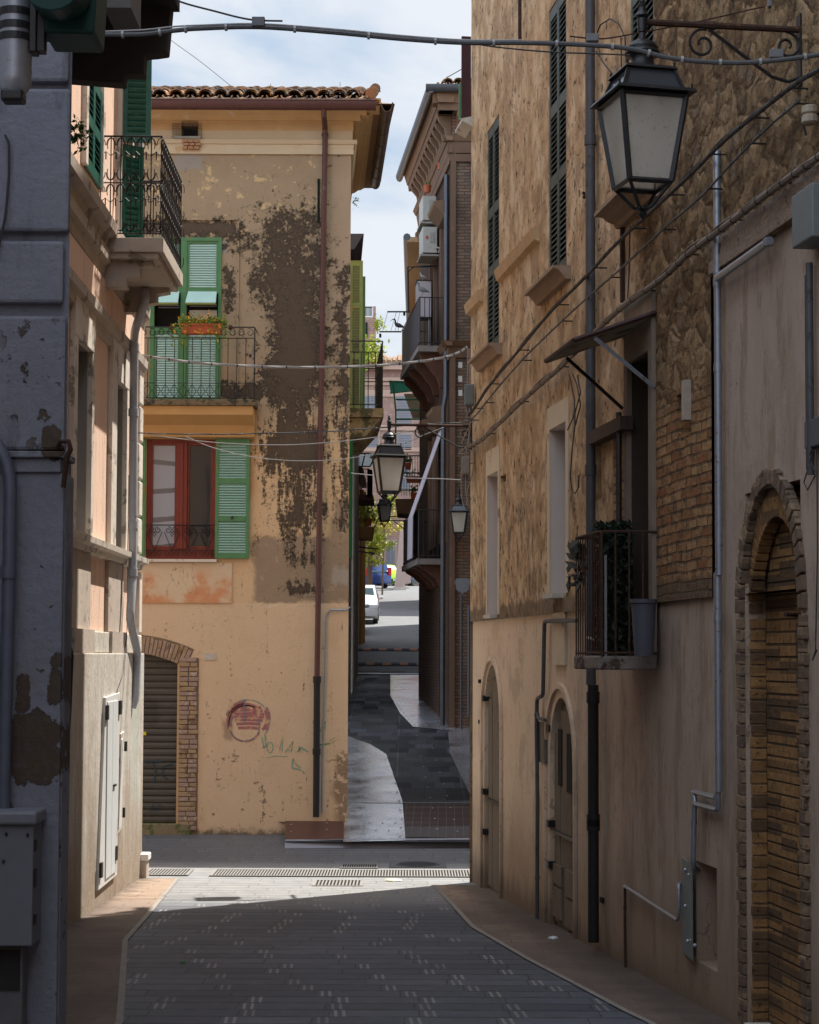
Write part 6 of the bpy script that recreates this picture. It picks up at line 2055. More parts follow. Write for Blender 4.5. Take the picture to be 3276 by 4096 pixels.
for k in range(3): mb.tube(scroll((ua, nP * (k + .8) / 4, zt2 - .08), .05, 1.2, 12, 0, 1, 1), .004, 4, caps=False)
mk('ornament', mb, IRON, bs, CS)
for (Yq, xo, yt, yb, nm, matf) in ((27.5, 1452, 1042, 1640, 'YG', YGREEN), (28.6, 1462, 1105, 1640, 'G', GREEN)):
    pt, pb = at(xo, yt, Yq), at(xo, yb, Yq)
    wd = (CS.M.inverted() @ pt).y
    f, s_ = MB(), MB(); louvre(f, s_, 0, wd - .02, pb.z, pt.z, 0, .05, (0, .36, .70, 1), .08, .04, .035)
    M = leaf_frame(CS, sideu(Yq), .02, rad(90))
    sh = mk('shutter', f, matf, house_c, M); mk('slats', s_, plain('faded slats', (.26, .30, .17), .6), sh, M)
# lower shutter edge and small fittings on the lane side
for (Yq, xo, yt, yb) in ((26.4, 1402, 1762, 2232),):
    pt, pb = at(xo, yt, Yq), at(xo, yb, Yq); wd = max(.05, (CS.M.inverted() @ pt).y)
    mb = MB(); mb.box(0, wd, 0, .04, pb.z, pt.z); mk('shutter_edge', mb, plain('deep green edge', (.015, .13, .045), .5), house_c, leaf_frame(CS, sideu(Yq), .01, rad(90)))
mb = MB(); p_ = at(1402, 1500 - 900 + 250, 25.95); leafcloud(mb, 26, lambda r: (p_.x + .03 + abs(r.gauss(0, .05)), 26.0 + r.uniform(0, .2), at(1410, 800, 26).z + r.gauss(0, .05)), .022); tag(mk('wall_weed', mb, LEAF, None), 'tiny weed growing from the upper corner of the ochre house', 'plant')

# ============================================================ brick house on the lane (right)
house_b = thing('brick_house', 'dark red brick house with bracketed cornice in the narrow lane', 'house', BF)
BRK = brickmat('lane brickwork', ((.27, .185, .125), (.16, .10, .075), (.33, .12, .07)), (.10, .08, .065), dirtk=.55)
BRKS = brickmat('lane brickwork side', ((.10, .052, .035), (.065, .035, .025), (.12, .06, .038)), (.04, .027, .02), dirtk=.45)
PINKP = plain('pinkish plaster trim', (.15, .09, .06), .85, 0, .2, 6, wear=(.2, .12, .09), wthr=.6)
BU = lambda x, y=1500: BF.u(x, y)
zR = at(1700, 345, 36.9).z
uc_b = -BSo.x
mb = MB(); wall(mb, uc_b - 3.2, uc_b, -1.0, zR, []); mk('front_wall', mb, BRK, house_b, BF)
LB_ = 6.4
hB = [(.75, 1.45, at(1774, 1385, 38.4).z, at(1774, 935, 38.4).z, .15), (2.9, 3.6, at(1774, 1385, 38.4).z, at(1774, 935, 38.4).z, .15), (.9, 1.6, 4.2, 6.4, .15), (3.0, 3.7, 4.2, 6.4, .15), (1.2, 2.1, -.5, at(1750, 2400, 39).z, .25, .5)]
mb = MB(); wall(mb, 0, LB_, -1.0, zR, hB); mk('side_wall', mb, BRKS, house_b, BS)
mb = MB(); mb.box(-.2, .9, -.28, -.24, 0, 8); 
mb = MB()
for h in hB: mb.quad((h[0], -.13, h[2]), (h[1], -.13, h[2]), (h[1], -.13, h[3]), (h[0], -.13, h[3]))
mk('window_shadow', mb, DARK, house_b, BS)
# corner pilaster and trims
mb = MB(); mb.box(uc_b - .08, uc_b + .03, .0, .05, -1, zR - 1.1); mk('corner_strip', mb, PINKP, house_b, BF)
zE = at(1800, 560, 37.4).z
def bring(z0, z1, n0, n1, mat, nm):
    mb = MB(); mb.prism([(0, z0), (n0, z0), (n1, z1), (0, z1)], uc_b - 3.2, uc_b + n1, lambda p, q, t: (t, p, q)); mk(nm, mb, mat, house_b, BF)
    mb = MB(); mb.prism([(0, z0), (n0 - .003, z0), (n1 - .003, z1), (0, z1)], -n1 * .9, LB_, lambda p, q, t: (t, p, q)); mk(nm, mb, mat, house_b, BS)
BCOR = plain('brown cornice plaster', (.18, .11, .068), .85, 0, .25, 7, wear=(.2, .12, .08), wthr=.6)
bring(zE - .45, zE - .30, .05, .06, PINKP, 'architrave'); bring(zE - .28, zE - .05, .06, .10, PINKP, 'architrave'); bring(zE - .05, zE + .06, .12, .18, BCOR, 'cornice')
bring(zR - .42, zR - .28, .28, .30, PINKP, 'cornice'); bring(zR - .28, zR - .02, .32, .40, BCOR, 'cornice')
for k in range(12):
    u_ = .1 + k * .52
    mb = MB(); mb.prism([(0, zE + .08), (.10, zE + .1), (.14, zE + .30), (.25, zR - .52), (.28, zR - .43), (0, zR - .43)], u_, u_ + .16, lambda p, q, t: (t, p, q)); mk('cornice_bracket', mb, BCOR, house_b, BS)
for k in range(3):
    u_ = uc_b - .25 - k * .5
    mb = MB(); mb.prism([(0, zE + .08), (.10, zE + .1), (.14, zE + .30), (.25, zR - .52), (.28, zR - .43), (0, zR - .43)], u_, u_ + .16, lambda p, q, t: (t, p, q)); mk('cornice_bracket', mb, BCOR, house_b, BF)
def gutb(fr, ua, ub, n, z1_, r_, mat):
    mb = MB(); prof = [(n + r_ * (1 + math.cos(math.pi + math.pi * k / 8)), z1_ - r_ * 1.6 * math.sin(math.pi * k / 8)) for k in range(9)]
    mb.prism(prof, ua, ub, lambda p, q, t: (t, p, q)); return mk('gutter', mb, mat, house_b, fr, smooth=True)
GUTB = plain('dark blue grey gutter', (.09, .095, .11), .4, .5, .3, 8, wear=(.14, .09, .07), wthr=.62)
gutb(BF, uc_b - 3.2, uc_b + .54, .36, zR + .04, .09, GUTB); gutb(BS, -.44, LB_ + .3, .38, zR + .02, .09, GUTB)
tiles('roof_tiles', house_b, BF, uc_b - 3.2, uc_b + .28, .42, zR + .06, 3.0, 16, TILE, sp=.22, r=.095, rows=7, seedv=5)
mb = MB(); mb.box(uc_b - 3.2, uc_b + .4, -7, .45, zR - .02, zR + .02); mk('roof_deck', mb, BCOR, house_b, BF)
# mid-height band with capital
zC = at(1845, 1368, 37.4).z
bring(zC - .32, zC - .1, .04, .07, PINKP, 'mid_band'); bring(zC - .10, zC, .10, .20, BCOR, 'mid_band')
# window hoods and dark shutters with pale edges
for (ua, ub, z0, z1, *_r) in hB[:4]:
    mb = MB(); mb.prism([(0, z1 + .25), (.10, z1 + .27), (.30, z1 + .48), (.32, z1 + .55), (0, z1 + .62)], ua - .25, ub + .25, lambda p, q, t: (t, p, q)); mk('window_hood', mb, BCOR, house_b, BS)
    mb = MB(); mb.box(ua - .16, ua, 0, .07, z0, z1 + .2); mb.box(ub, ub + .16, 0, .07, z0, z1 + .2); mk('window_trim', mb, PINKP, house_b, BS)
    f, s_ = MB(), MB(); louvre(f, s_, ua, ub, z0, z1, -.05, .06, (0, .4, 1), .1, .07, .04); sh = mk('shutter', f, GSHUT, house_b, BS); mk('slats', s_, GSHUT, sh, BS)
mb = MB(); mb.tube([(.45, .06, zE - .6), (.45, .06, zC - 1.0), (.35, .12, zC - 1.3), (.35, .12, .5)], .05, 8); mk('downpipe', mb, GUTB, house_b, BS, smooth=True)
mb = MB(); mb.tube([(uc_b - .36, .06, at(1845, 2420, 37.3).z), (uc_b - .36, .06, .7)], .03, 8); mk('thin_downpipe', mb, plain('blue grey pipe', (.12, .14, .18), .5, .3), house_b, BF)
mb = MB()
for k in range(3): p_ = BF.px(1841, 1460 + k * 56); mb.box(p_[0] - .04, p_[0] + .04, .0, .01, p_[1] - .06, p_[1] + .06)
mk('paper_patch', mb, WHITEP, house_b, BF)
# balconies of the brick house
def lane_balcony(zf, ua, ub, nP, label, corb=True, panel=True, railh=1.0, hb=.85):
    t = thing('balcony', label, 'balcony', BS)
    mb = MB(); mb.box(ua, ub, -.02, nP, zf - .12, zf); mk('slab', mb, plain('dark grey slab', (.20, .175, .16), .9, 0, .3, 6), t, BS)
    for k in range(4 if corb else 2):
        u_ = ua + .15 + (ub - ua - .5) * k / (3 if corb else 1)
        mb = MB(); mb.prism([(0, zf - hb), (.10, zf - hb * .98), (.16, zf - hb * .75), (.26, zf - hb * .62), (.36, zf - hb * .45), (nP * .86, zf - hb * .3), (nP * .9, zf - .121), (0, zf - .121)], u_, u_ + .18, lambda p, q, t_: (t_, p, q)); mk('bracket', mb, plain('red brown bracket', (.10, .045, .03), .85, 0, .35, 9), t, BS)
    mb = MB()
    for z__ in (zf + railh, zf + .06): mb.tube([(ua, .0, z__), (ua, nP - .03, z__), (ub, nP - .03, z__), (ub, 0, z__)], .012, 5)
    mk('rail', mb, IRON, t, BS)
    for k in range(6): b_ = MB(); v_ = nP * (k + 1) / 6 - .04; b_.tube([(ua, v_, zf), (ua, v_, zf + railh)], .009, 5); mk('bar', b_, IRON, t, BS)
    if panel:
        mb = MB(); mb.box(ua + .02, ub, nP - .05, nP - .035, zf - .02, zf + railh - .02); mk('privacy_sheet', mb, plain('dark balcony sheet', (.065, .06, .068), .8, 0, .15, 3), t, BS)
    return t
locB = lambda x, y, Y: BS.M.inverted() @ at(x, y, Y)
pA = locB(1668, 1388, 38.5)
lane_balcony(pA.z, .95, 5.0, pA.y, 'upper iron balcony with dark screen on the brick house')
pB = locB(1664, 2236, 38.5)
lane_balcony(pB.z, .95, 4.4, pB.y, 'lower iron balcony with dark screen on the brick house', hb=.55)
# things on and around those balconies
lp = thing('storage_cabinet', 'pale lilac cabinet standing on the upper lane balcony', 'cabinet', BS)
q_ = locB(1698, 1200, 40.5); mb = MB(); mb.box(q_.x, q_.x + .5, q_.y - .15, q_.y + .15, locB(1698, 1268, 40.5).z, locB(1698, 1124, 40.5).z); mk('body', mb, plain('lilac white panel', (.52, .46, .48), .6, 0, .1, 4), lp, BS, bevel=.01)
mb = MB(); mb.box(q_.x + .0, q_.x + .5, q_.y - .17, q_.y + .17, locB(1698, 1124, 40.5).z, locB(1698, 1119, 40.5).z); mk('top', mb, DARKWOOD, lp, BS)
mb = MB(); mb.box(q_.x + .1, q_.x + .14, q_.y - .14, q_.y - .1, pA.z, locB(1698, 1268, 40.5).z); mb.box(q_.x + .1, q_.x + .14, q_.y + .1, q_.y + .14, pA.z, locB(1698, 1268, 40.5).z); mk('leg', mb, WHITEP, lp, BS)
def bird(name, label, x, y, Y, s_=1.0, col=(.16, .165, .18), flip=-1):
    """a perched wader-like ornament: body, neck, curved bill and legs in one skin"""
    p = at(x, y, Y)      # feet
    b = MB()
    f = flip
    b.tube([(f * -.26 * s_, 0, .16 * s_), (f * -.16 * s_, 0, .20 * s_), (f * -.04 * s_, 0, .24 * s_), (f * .06 * s_, 0, .28 * s_), (f * .10 * s_, 0, .34 * s_), (f * .10 * s_, 0, .42 * s_), (f * .13 * s_, 0, .47 * s_), (f * .18 * s_, 0, .475 * s_), (f * .24 * s_, 0, .44 * s_), (f * .29 * s_, 0, .38 * s_)], .05, 8,
           rf=lambda i: s_ * (.008, .045, .085, .075, .04, .026, .034, .018, .009, .003)[i])
    for q in (-.025, .025): b.tube([(f * .0, q * s_, .18 * s_), (f * -.01, q * s_, .09 * s_), (f * .01 * s_, q * s_, 0)], .008 * s_, 5)
    o = mk(name, b, plain('bird ' + label[:6], col, .7, 0, .3, 20), None, Matrix.Translation(p), smooth=True)
    tag(o, label, 'bird'); return o
bird('bird_figure', 'grey long billed bird figure on the corner of the upper lane balcony rail', 1688, 1188, 38.45, .62)
bird('bird_figure', 'dark long billed bird figure on the drying rack left of the balcony', 1592, 1328, 41.0, .60, (.07, .075, .09))
tag(bird('bird_figure', 'small white bird on top of the pale lilac cabinet', 1690, 1121, 40.5, .34, (.5, .5, .5)), 'small white bird on top of the pale lilac cabinet', 'bird')
ln = thing('drying_rack', 'folding laundry rack with cords projecting over the lane', 'drying rack', BS)
def wl(pts, Y, r, mat, nm, par):
    mb = MB(); mb.tube([at(x, y, Y) for x, y in pts], r, 6); return mk(nm, mb, mat, par)
wl([(1549, 1247), (1640, 1247)], 42, .018, IRON, 'rod', ln); wl([(1517, 1327), (1606, 1327)], 42, .018, IRON, 'rod', ln)
for a_, b_ in (((1550, 1250), (1530, 1325)), ((1585, 1250), (1563, 1325)), ((1600, 1250), (1580, 1325))): wl([a_, b_], 42, .005, CABLE, 'cord', ln)
wl([(1617, 1250), (1617, 1262)], 42, .03, IRON, 'peg', ln); wl([(1521, 1335), (1521, 1350)], 42, .03, IRON, 'peg', ln)
pf = thing('iron_gantry', 'tall black angled iron frame over the upper lane balcony', 'frame', BS)
wl([(1634, 1250), (1631, 1068), (1700, 1066), (1760, 1065)], 40, .022, BLACKM, 'bar', pf); wl([(1634, 1085), (1655, 1068)], 40, .012, BLACKM, 'brace', pf)
for i, (x0, x1, y0, y1, lab) in enumerate(((1690, 1746, 782, 880, 'upper air conditioner box on the brick house'), (1690, 1750, 906, 1010, 'lower air conditioner box with a red sticker on the brick house'))):
    t = thing('air_conditioner', lab, 'air conditioner', BS, 'air conditioners on the brick house')
    A = locB(x0, y1, 39.7); Bq = locB(x1, y0, 39.7)
    mb = MB(); mb.box(A.x, A.x + .75, min(A.y, Bq.y), max(A.y, Bq.y), A.z, Bq.z); mk('casing', mb, ACW, t, BS, bevel=.015)
    n0, n1_ = sorted((A.y, Bq.y))
    mb = MB(); mb.box(A.x - .012, A.x, n0 + .06, n0 + .16, A.z + .22, A.z + .44); mk('side_panel', mb, plain('panel grey', (.33, .32, .30), .5), t, BS)
    if i: mb = MB(); mb.box(A.x - .012, A.x - .002, n1_ - .12, n1_ - .07, A.z + .3, A.z + .36); mk('sticker', mb, TERRA, t, BS)
    mb = MB(); mb.box(A.x, A.x + .8, 0, n1_ + .04, A.z - .07, A.z - .03); mk('bracket', mb, CONC, t, BS)
    mb = MB(); mb.tube([(A.x - .02, n0 + .05, A.z + .12), (A.x - .1, n0 - .05, A.z + .08), (A.x - .05, .02, A.z + .0)], .02, 6); mk('hose', mb, CABLEW, t, BS)
for x, y, lab, Yp in ((1762, 668, 'red flower pot high on the cornice ledge of the brick house', 39.0), (1710, 770, 'round terracotta pot on the upper air conditioner', 39.7)):
    p = at(x, y, Yp); t = thing('flower_pot', lab, 'flower pot', Matrix.Translation(p))
    mb = MB(); mb.lathe([(.06, -.0), (.085, .14), (.09, .15), (.07, .15)] if y > 700 else [(.05, -.05), (.075, .15), (.082, .17), (.06, .17)], (0, 0, 0), 12); mk('pot', mb, TERRA, t, Matrix.Translation(p))
    mb = MB(); leafcloud(mb, 14, lambda r: (r.gauss(0, .04), r.gauss(0, .04), .18 + r.uniform(0, .06)), .03); mk('foliage', mb, LEAF, t, Matrix.Translation(p))
sa = thing('sun_awning', 'long lilac canvas awning slanting out and hanging over the lower lane balcony', 'awning', BS)
wa, wb, wc, wd_ = locB(1776, 1712, 38.2), locB(1652, 2066, 38.4), locB(1655, 2232, 38.4), None
CANV = plain('lilac grey canvas', (.47, .42, .48), .85, 0, .1, 3)
mb = MB()
for p, q in (((wa.x, wa.y, wa.z), (wb.x, wb.y, wb.z)), ((wb.x, wb.y, wb.z), (wb.x, wb.y + .01, wc.z))):
    mb.hexa([p, q, (q[0] + 1.0, q[1], q[2]), (p[0] + 1.0, p[1], p[2]), (p[0], p[1] + .012, p[2] + .012), (q[0], q[1] + .012, q[2] + .012), (q[0] + 1.0, q[1] + .012, q[2] + .012), (p[0] + 1.0, p[1] + .012, p[2] + .012)])
mk('canvas', mb, CANV, sa, BS)
p = BF.px(1850, 2345, .35)
sg_ = thing('road_sign', 'back of a pale grey shield shaped road sign on a pole in the lane', 'road sign', BF.M @ Matrix.Translation((p[0], .35, gz(37.0))))
prf = [(-.155, .05), (-.155, .10), (-.11, .16), (.11, .16), (.155, .10), (.155, .05), (.13, .02), (.13, -.06), (.07, -.11), (.03, -.11), (0, -.17), (-.03, -.11), (-.07, -.11), (-.13, -.06), (-.13, .02)]
mb = MB(); mb.prism(prf, .0, .012, lambda a_, b_, t: (p[0] + a_, .35 + t, p[1] + b_)); mk('plate', mb, plain('dull grey sign back', (.22, .23, .26), .6, .3), sg_, BF)
mb = MB(); mb.tube([(p[0] + .02, .33, p[1] - .1), (p[0] + .02, .33, gz(37))], .022, 8); mk('pole', mb, DPIPE, sg_, BF)

# unseen house, added and sized to shade the ground before the ochre house
nb_h = thing('shading_house', 'unseen plain house added behind the right-hand house to shade the street', 'house', base(6, 30, 0))
mb = MB(); mb.box(1.32, 14, 27.1, 36.9, -1, 12.1); mk('walls', mb, BRK, nb_h)
mb = MB(); mb.box(1.30, 14.2, 27.05, 36.9, 12.1, 12.3); mk('roof', mb, BCOR, nb_h)

# ---- second house beyond the brick house
h2 = thing('terrace_house', 'brick terrace house with projecting eaves beyond the brick house', 'house', base(.4, 46, gz(46)))
p0 = at(1705, 1400, 45.5); zt_ = at(1660, 1000, 45).z
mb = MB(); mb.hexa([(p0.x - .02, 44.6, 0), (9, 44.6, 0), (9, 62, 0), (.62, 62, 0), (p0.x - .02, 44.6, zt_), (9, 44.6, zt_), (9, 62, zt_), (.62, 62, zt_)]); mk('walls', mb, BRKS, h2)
mb = MB(); e0 = at(1628, 955, 44.4); mb.hexa([(e0.x, 44.2, e0.z - .12), (9, 44.2, e0.z - .12), (9, 62, e0.z - .12), (.0, 62, e0.z - .12), (e0.x, 44.2, e0.z), (9, 44.2, e0.z), (9, 62, e0.z), (.0, 62, e0.z)]); mk('eaves', mb, plain('ochre eaves boards', (.36, .24, .13), .9, 0, .3, 12), h2)
mb = MB(); mb.tube([(e0.x, 44.2, e0.z), (.0, 62, e0.z)], .09, 8); mk('gutter', mb, GUTB, h2)
mb = MB()
for k in range(7): mb.tube([(e0.x + .28 + k * .22, 44.2, e0.z + .06), (e0.x + .28 + k * .22, 48, e0.z + .9)], .09, 7)
mk('roof_tiles', mb, TILE, h2)
for z0, z1, Ya in ((4.6, 6.6, 45.4), (8.8, 11.0, 45.4), (4.6, 6.6, 48), (8.8, 11.0, 48)):
    mb = MB(); mb.box(p0.x - .06, p0.x + .05, Ya, Ya + .9, z0, z1); wq = mk('window', mb, GSHUT, h2)
cp = thing('green_canopy', 'green metal canopy frame with beige blind under the upper lane balcony', 'canopy', base(0, 46, 6))
GFR = plain('dark green frame', (.02, .12, .06), .5)
for a_, b_ in (((1557, 1525), (1700, 1530)), ((1560, 1572), (1697, 1558)), ((1572, 1526), (1583, 1642)), ((1583, 1640), (1697, 1640)), ((1583, 1598), (1697, 1598)), ((1583, 1676), (1697, 1676)), ((1583, 1640), (1583, 1785))): wl([a_, b_], 44.0, .022, GFR, 'bar', cp)
mb = MB(); mb.hexa([at(1556, 1522, 44), at(1640, 1526, 44), at(1650, 1526, 46), at(1570, 1522, 46), at(1562, 1570, 44), at(1645, 1560, 44), at(1655, 1560, 46), at(1575, 1570, 46)]); mk('green_sheet', mb, plain('green translucent sheet', (.02, .20, .12), .5), cp)
mb = MB(); mb.hexa([at(1615, 1575, 44.3), at(1697, 1575, 44.3), at(1697, 1575, 44.4), at(1615, 1575, 44.4), at(1650, 1672, 44.9), at(1697, 1672, 44.9), at(1697, 1672, 45), at(1650, 1672, 45)]); mk('blind', mb, plain('beige blind', (.46, .40, .30), .85), cp)
tb = thing('balcony', 'far green railed balcony with flower pots and brown underside', 'balcony', base(0, 47, 4))
for y in (1823, 1892, 1960): wl([(1600, y), (1697, y)], 47, .018, GFR, 'rail', tb)
for k in range(9): wl([(1605 + k * 11, 1823), (1605 + k * 11, 1985)], 47, .008, GFR, 'bar', tb)
mb = MB(); A, B_ = at(1580, 1995, 46.8), at(1700, 2060, 46.8); mb.prism([(A.x, A.z), (B_.x, A.z), (B_.x, B_.z), (at(1588, 2050, 46.8).x, B_.z + .05)], 46.8, 48.5, lambda p, q, t: (p, t, q)); mk('slab', mb, plain('brown slab soffit', (.17, .10, .055), .9, 0, .3, 7), tb)
for x, y, lab in ((1632, 1862, 'orange hanging pot on the top rail of the far green balcony'), (1665, 1915, 'long trough of plants on the far green balcony'), (1655, 1980, 'small pot low on the far green balcony')):
    p = at(x, y, 46.85); t = thing('flower_pot', lab, 'flower pot', Matrix.Translation(p)); mb = MB()
    w_ = .28 if 'trough' in lab else .085
    mb.hexa([(-w_ * .8, -.07, -.1), (w_ * .8, -.07, -.1), (w_ * .8, .07, -.1), (-w_ * .8, .07, -.1), (-w_, -.08, .06), (w_, -.08, .06), (w_, .08, .06), (-w_, .08, .06)]); mk('pot', mb, TERRA, t, Matrix.Translation(p))
    mb = MB(); leafcloud(mb, 60, lambda r: (r.uniform(-w_, w_), r.gauss(0, .05), .08 + abs(r.gauss(0, .07))), .04); mk('foliage', mb, LEAF, t, Matrix.Translation(p))

# ---- left side of the lane: pale house with ochre pipe
h3 = thing('lane_house', 'pale sunlit lane house with an ochre downpipe on the left of the lane', 'house', base(-2, 52, gz(52)))
PALEW = plain('pale lane plaster', (.62, .52, .42), .9, 0, .2, 2, wear=(.32, .24, .18), wthr=.60)
wl3 = lambda Y: -2.05 + .0293 * (Y - 50)
zt3 = at(1440, 1090, 42).z
mb = MB(); mb.hexa([(-9, 40, 0), (wl3(40), 40, 0), (wl3(64), 64, 0), (-9, 64, 0), (-9, 40, 7.6), (wl3(40), 40, 7.6), (wl3(64), 64, 7.6), (-9, 64, 7.6)]); mk('walls', mb, PALEW, h3)
mb = MB(); e = at(1465, 1760, 52); mb.box(-9, e.x - .25, 47, 64, 7.6, 7.75); mk('roof', mb, TILE, h3)
mb = MB(); mb.box(wl3(58), wl3(58) + .03, 56, 64, 0, 2.95); mk('dark_plinth', mb, plain('dark plinth', (.07, .055, .045), .9), h3)
mb = MB(); a_ = at(1434, 2590, 62.5); mb.tube([(wl3(62) + .10, 62.4, 2.0), (wl3(62) + .10, 62.4, 7.4)], .075, 10); mb.tube([(wl3(63) + .12, 63.2, 2.0), (wl3(63) + .12, 63.2, 7.4)], .07, 10); mk('downpipe', mb, OCHREP, h3, smooth=True)
for k in range(5): mb = MB(); Y_ = 57 + k; mb.box(wl3(Y_) - .02, wl3(Y_) + .05, Y_, Y_ + .5, 5.1, 6.6); mk('shutter', mb, plain('dark red shutter', (.10, .035, .03), .6), h3)
h4 = thing('terrace_house', 'narrow house with dark eaves rising above the lane behind the ochre house', 'house', base(-3, 44, gz(44)))
e1 = at(1463, 1000, 41); 
mb = MB(); mb.box(-9, at(1408, 1200, 40).x - .1, 39.5, 50, 0, e1.z - .1); mk('walls', mb, PALEW, h4)
mb = MB(); mb.hexa([(-9, 39.3, e1.z - .35), (e1.x - .2, 39.3, e1.z - .35), (e1.x - .5, 46, e1.z - .35), (-9, 46, e1.z - .35), (-9, 39.3, e1.z - .02), (e1.x, 39.3, e1.z - .02), (e1.x - .3, 46, e1.z - .02), (-9, 46, e1.z - .02)]); mk('eaves', mb, plain('dark eaves', (.07, .05, .045), .8), h4)
mb = MB(); mb.box(-9, e1.x - .35, 39.4, 46, e1.z + .0, e1.z + .12); mk('roof_tiles', mb, TILE, h4)
wa_ = thing('wall_awning', 'small tilted glass awning on the left side of the lane', 'awning', base(-1.3, 50, 7))
mb = MB(); mb.hexa([at(1402, 1866, 49), at(1490, 1866, 49), at(1490, 1862, 50), at(1402, 1862, 50), at(1402, 1815, 49.8), at(1505, 1816, 49.8), at(1505, 1813, 50.2), at(1402, 1812, 50.2)]); mk('sheet', mb, plain('pale blue green glass sheet', (.22, .27, .26), .2, 0, .2, 3, spec=.6), wa_)
for a_, b_ in (((1402, 1866), (1480, 1866)), ((1480, 1866), (1506, 1814)), ((1402, 1814), (1506, 1814)), ((1448, 1866), (1460, 1815))): wl([a_, b_], 48.9, .02, BLACKM, 'frame', wa_)
bl_ = thing('balcony', 'dark iron balcony with plants low on the left side of the lane', 'balcony', base(-1.5, 51, 5))
mb = MB(); A, B_ = at(1400, 2000, 50), at(1492, 1978, 50); mb.box(A.x, B_.x, 50, 52, A.z, B_.z); mk('slab', mb, plain('brown balcony slab', (.18, .10, .08), .9), bl_)
for k in range(9): wl([(1408 + k * 8, 1876), (1408 + k * 8, 1980)], 50, .010, IRON, 'bar', bl_)
wl([(1402, 1876), (1478, 1876)], 50, .014, IRON, 'rail', bl_)
mb = MB(); A, B_ = at(1468, 1990, 50), at(1488, 1878, 50); mb.box(A.x, B_.x, 50, 50.9, A.z, B_.z); mk('screen', mb, DARK, bl_)
wb_ = thing('window_box', 'wooden planter trough with a red pot and tall plants in the lane', 'planter', base(-1.3, 54, 4.5))
mb = MB(); A, B_ = at(1427, 2155, 53), at(1496, 2106, 53); mb.hexa([(A.x, 53, A.z), (B_.x - .06, 53, A.z), (B_.x - .06, 54, A.z), (A.x, 54, A.z), (A.x, 53, B_.z), (B_.x, 53, B_.z), (B_.x, 54, B_.z), (A.x, 54, B_.z)]); mk('trough', mb, plain('orange brown wood', (.33, .16, .05), .8, 0, .3, 8), wb_)
rp = thing('flower_pot', 'bright red pot standing in the wooden lane trough', 'flower pot', Matrix.Translation(at(1472, 2104, 53.2)))
mb = MB(); mb.lathe([(.085, 0), (.12, .2), (.12, .21), (.09, .2)], (0, 0, 0), 12); mk('pot', mb, TERRA, rp, Matrix.Translation(at(1472, 2104, 53.2)))
mb = MB(); c_ = at(1465, 2060, 53.3); leafcloud(mb, 320, lambda r: (c_.x + r.gauss(0, .16), c_.y + r.gauss(0, .2), c_.z + r.gauss(0, .19)), .06); mk('foliage', mb, LEAFY, wb_)
ib = thing('iron_bars', 'pair of black iron bars projecting across the left of the lane', 'bracket', base(-1.4, 52, 4))
wl([(1393, 2184), (1512, 2196)], 51, .022, BLACKM, 'bar', ib); wl([(1393, 2200), (1498, 2214)], 50, .022, BLACKM, 'bar', ib)

# ---- far square: palace, tower, tree, buttress, cars
pal = thing('palace', 'pinkish brick palace with grey shutters closing the far end of the lane', 'building', base(0, 136, 8))
BRP = brickmat('far palace brick', ((.40, .24, .19), (.32, .19, .15), (.44, .30, .24)), (.26, .19, .16), bw=.6, bh=.16, ms=.02, dirt=(.16, .12, .10), dirtk=.5)
PF = Frame((0, 135), (-1, 0))
zP = at(1550, 1462, 135).z
mb = MB(); wall(mb, -5.5, 7.5, 5, zP); mb.box(-5.5, 7.5, -8, -.02, 5, zP - .01); mk('walls', mb, BRP, pal, PF)
mb = MB()
for y, h_, n_ in ((1462, .35, .5), (1512, .25, .25), (1530, .2, .12), (1560, .5, .1), (1700, .4, .12), (1790, .3, .12)): z__ = at(1550, y, 135).z; mb.box(-5.5, 7.5, 0, n_, z__ - h_, z__)
mk('moulding', mb, plain('pinkish moulding', (.40, .27, .21), .9, 0, .2, 1), pal, PF)
for i, (x0, x1, y0, y1) in enumerate(((1452, 1512, 1583, 1660), (1586, 1646, 1583, 1700), (1452, 1512, 1700, 1790), (1590, 1646, 1740, 1800), (1590, 1640, 1870, 1960), (1545, 1580, 2170, 2290))):
    p_, q_ = PF.px(x0, y1), PF.px(x1, y0); mb = MB(); u0_, u1_ = sorted((p_[0], q_[0]))
    z = p_[1]
    f = MB(); f.box(u0_ - .15, u1_ + .15, 0, .04, p_[1] - .1, q_[1] + .2)
    wq = mk('window' if i < 5 else 'old_door', f, plain('far trim', (.36, .26, .21), .9), pal, PF)
    while z < q_[1]: mb.box(u0_, u1_, .05, .12, z, z + .07); z += .12
    mb.box((u0_ + u1_) / 2 - .03, (u0_ + u1_) / 2 + .03, .05, .14, p_[1], q_[1])
    mk('shutter', mb, plain('grey blue shutter', (.22, .23, .26), .6), wq, PF)
mb = MB(); z__ = at(1570, 1462, 135).z
for k in range(34): mb.tube([(-5.3 + k * .38, .6, z__ + .15), (-5.3 + k * .38, -2.5, z__ + .95 + .1 * math.sin(k * 1.7))], .2, 6)
mk('roof_tiles', mb, TILE, pal, PF)
mb = MB(); c_ = at(1478, 1405, 134); leafcloud(mb, 500, lambda r: (c_.x + r.gauss(0, .5), c_.y + r.gauss(0, .4), c_.z + r.gauss(0, .45)), .16); mk('roof_shrub', mb, LEAFY, pal)
tw = thing('brick_tower', 'narrow ruined brick tower rising behind the far palace roof', 'tower', base(-2.9, 140, 22))
A, B_ = at(1440, 1480, 140), at(1503, 1225, 140)
mb = MB(); mb.box(A.x, B_.x, 140, 142, A.z - 6, at(1480, 1268, 140).z); mb.box(at(1492, 1268, 140).x, B_.x, 140, 141, at(1480, 1268, 140).z, B_.z); mk('shaft', mb, BRP, tw)
mb = MB()
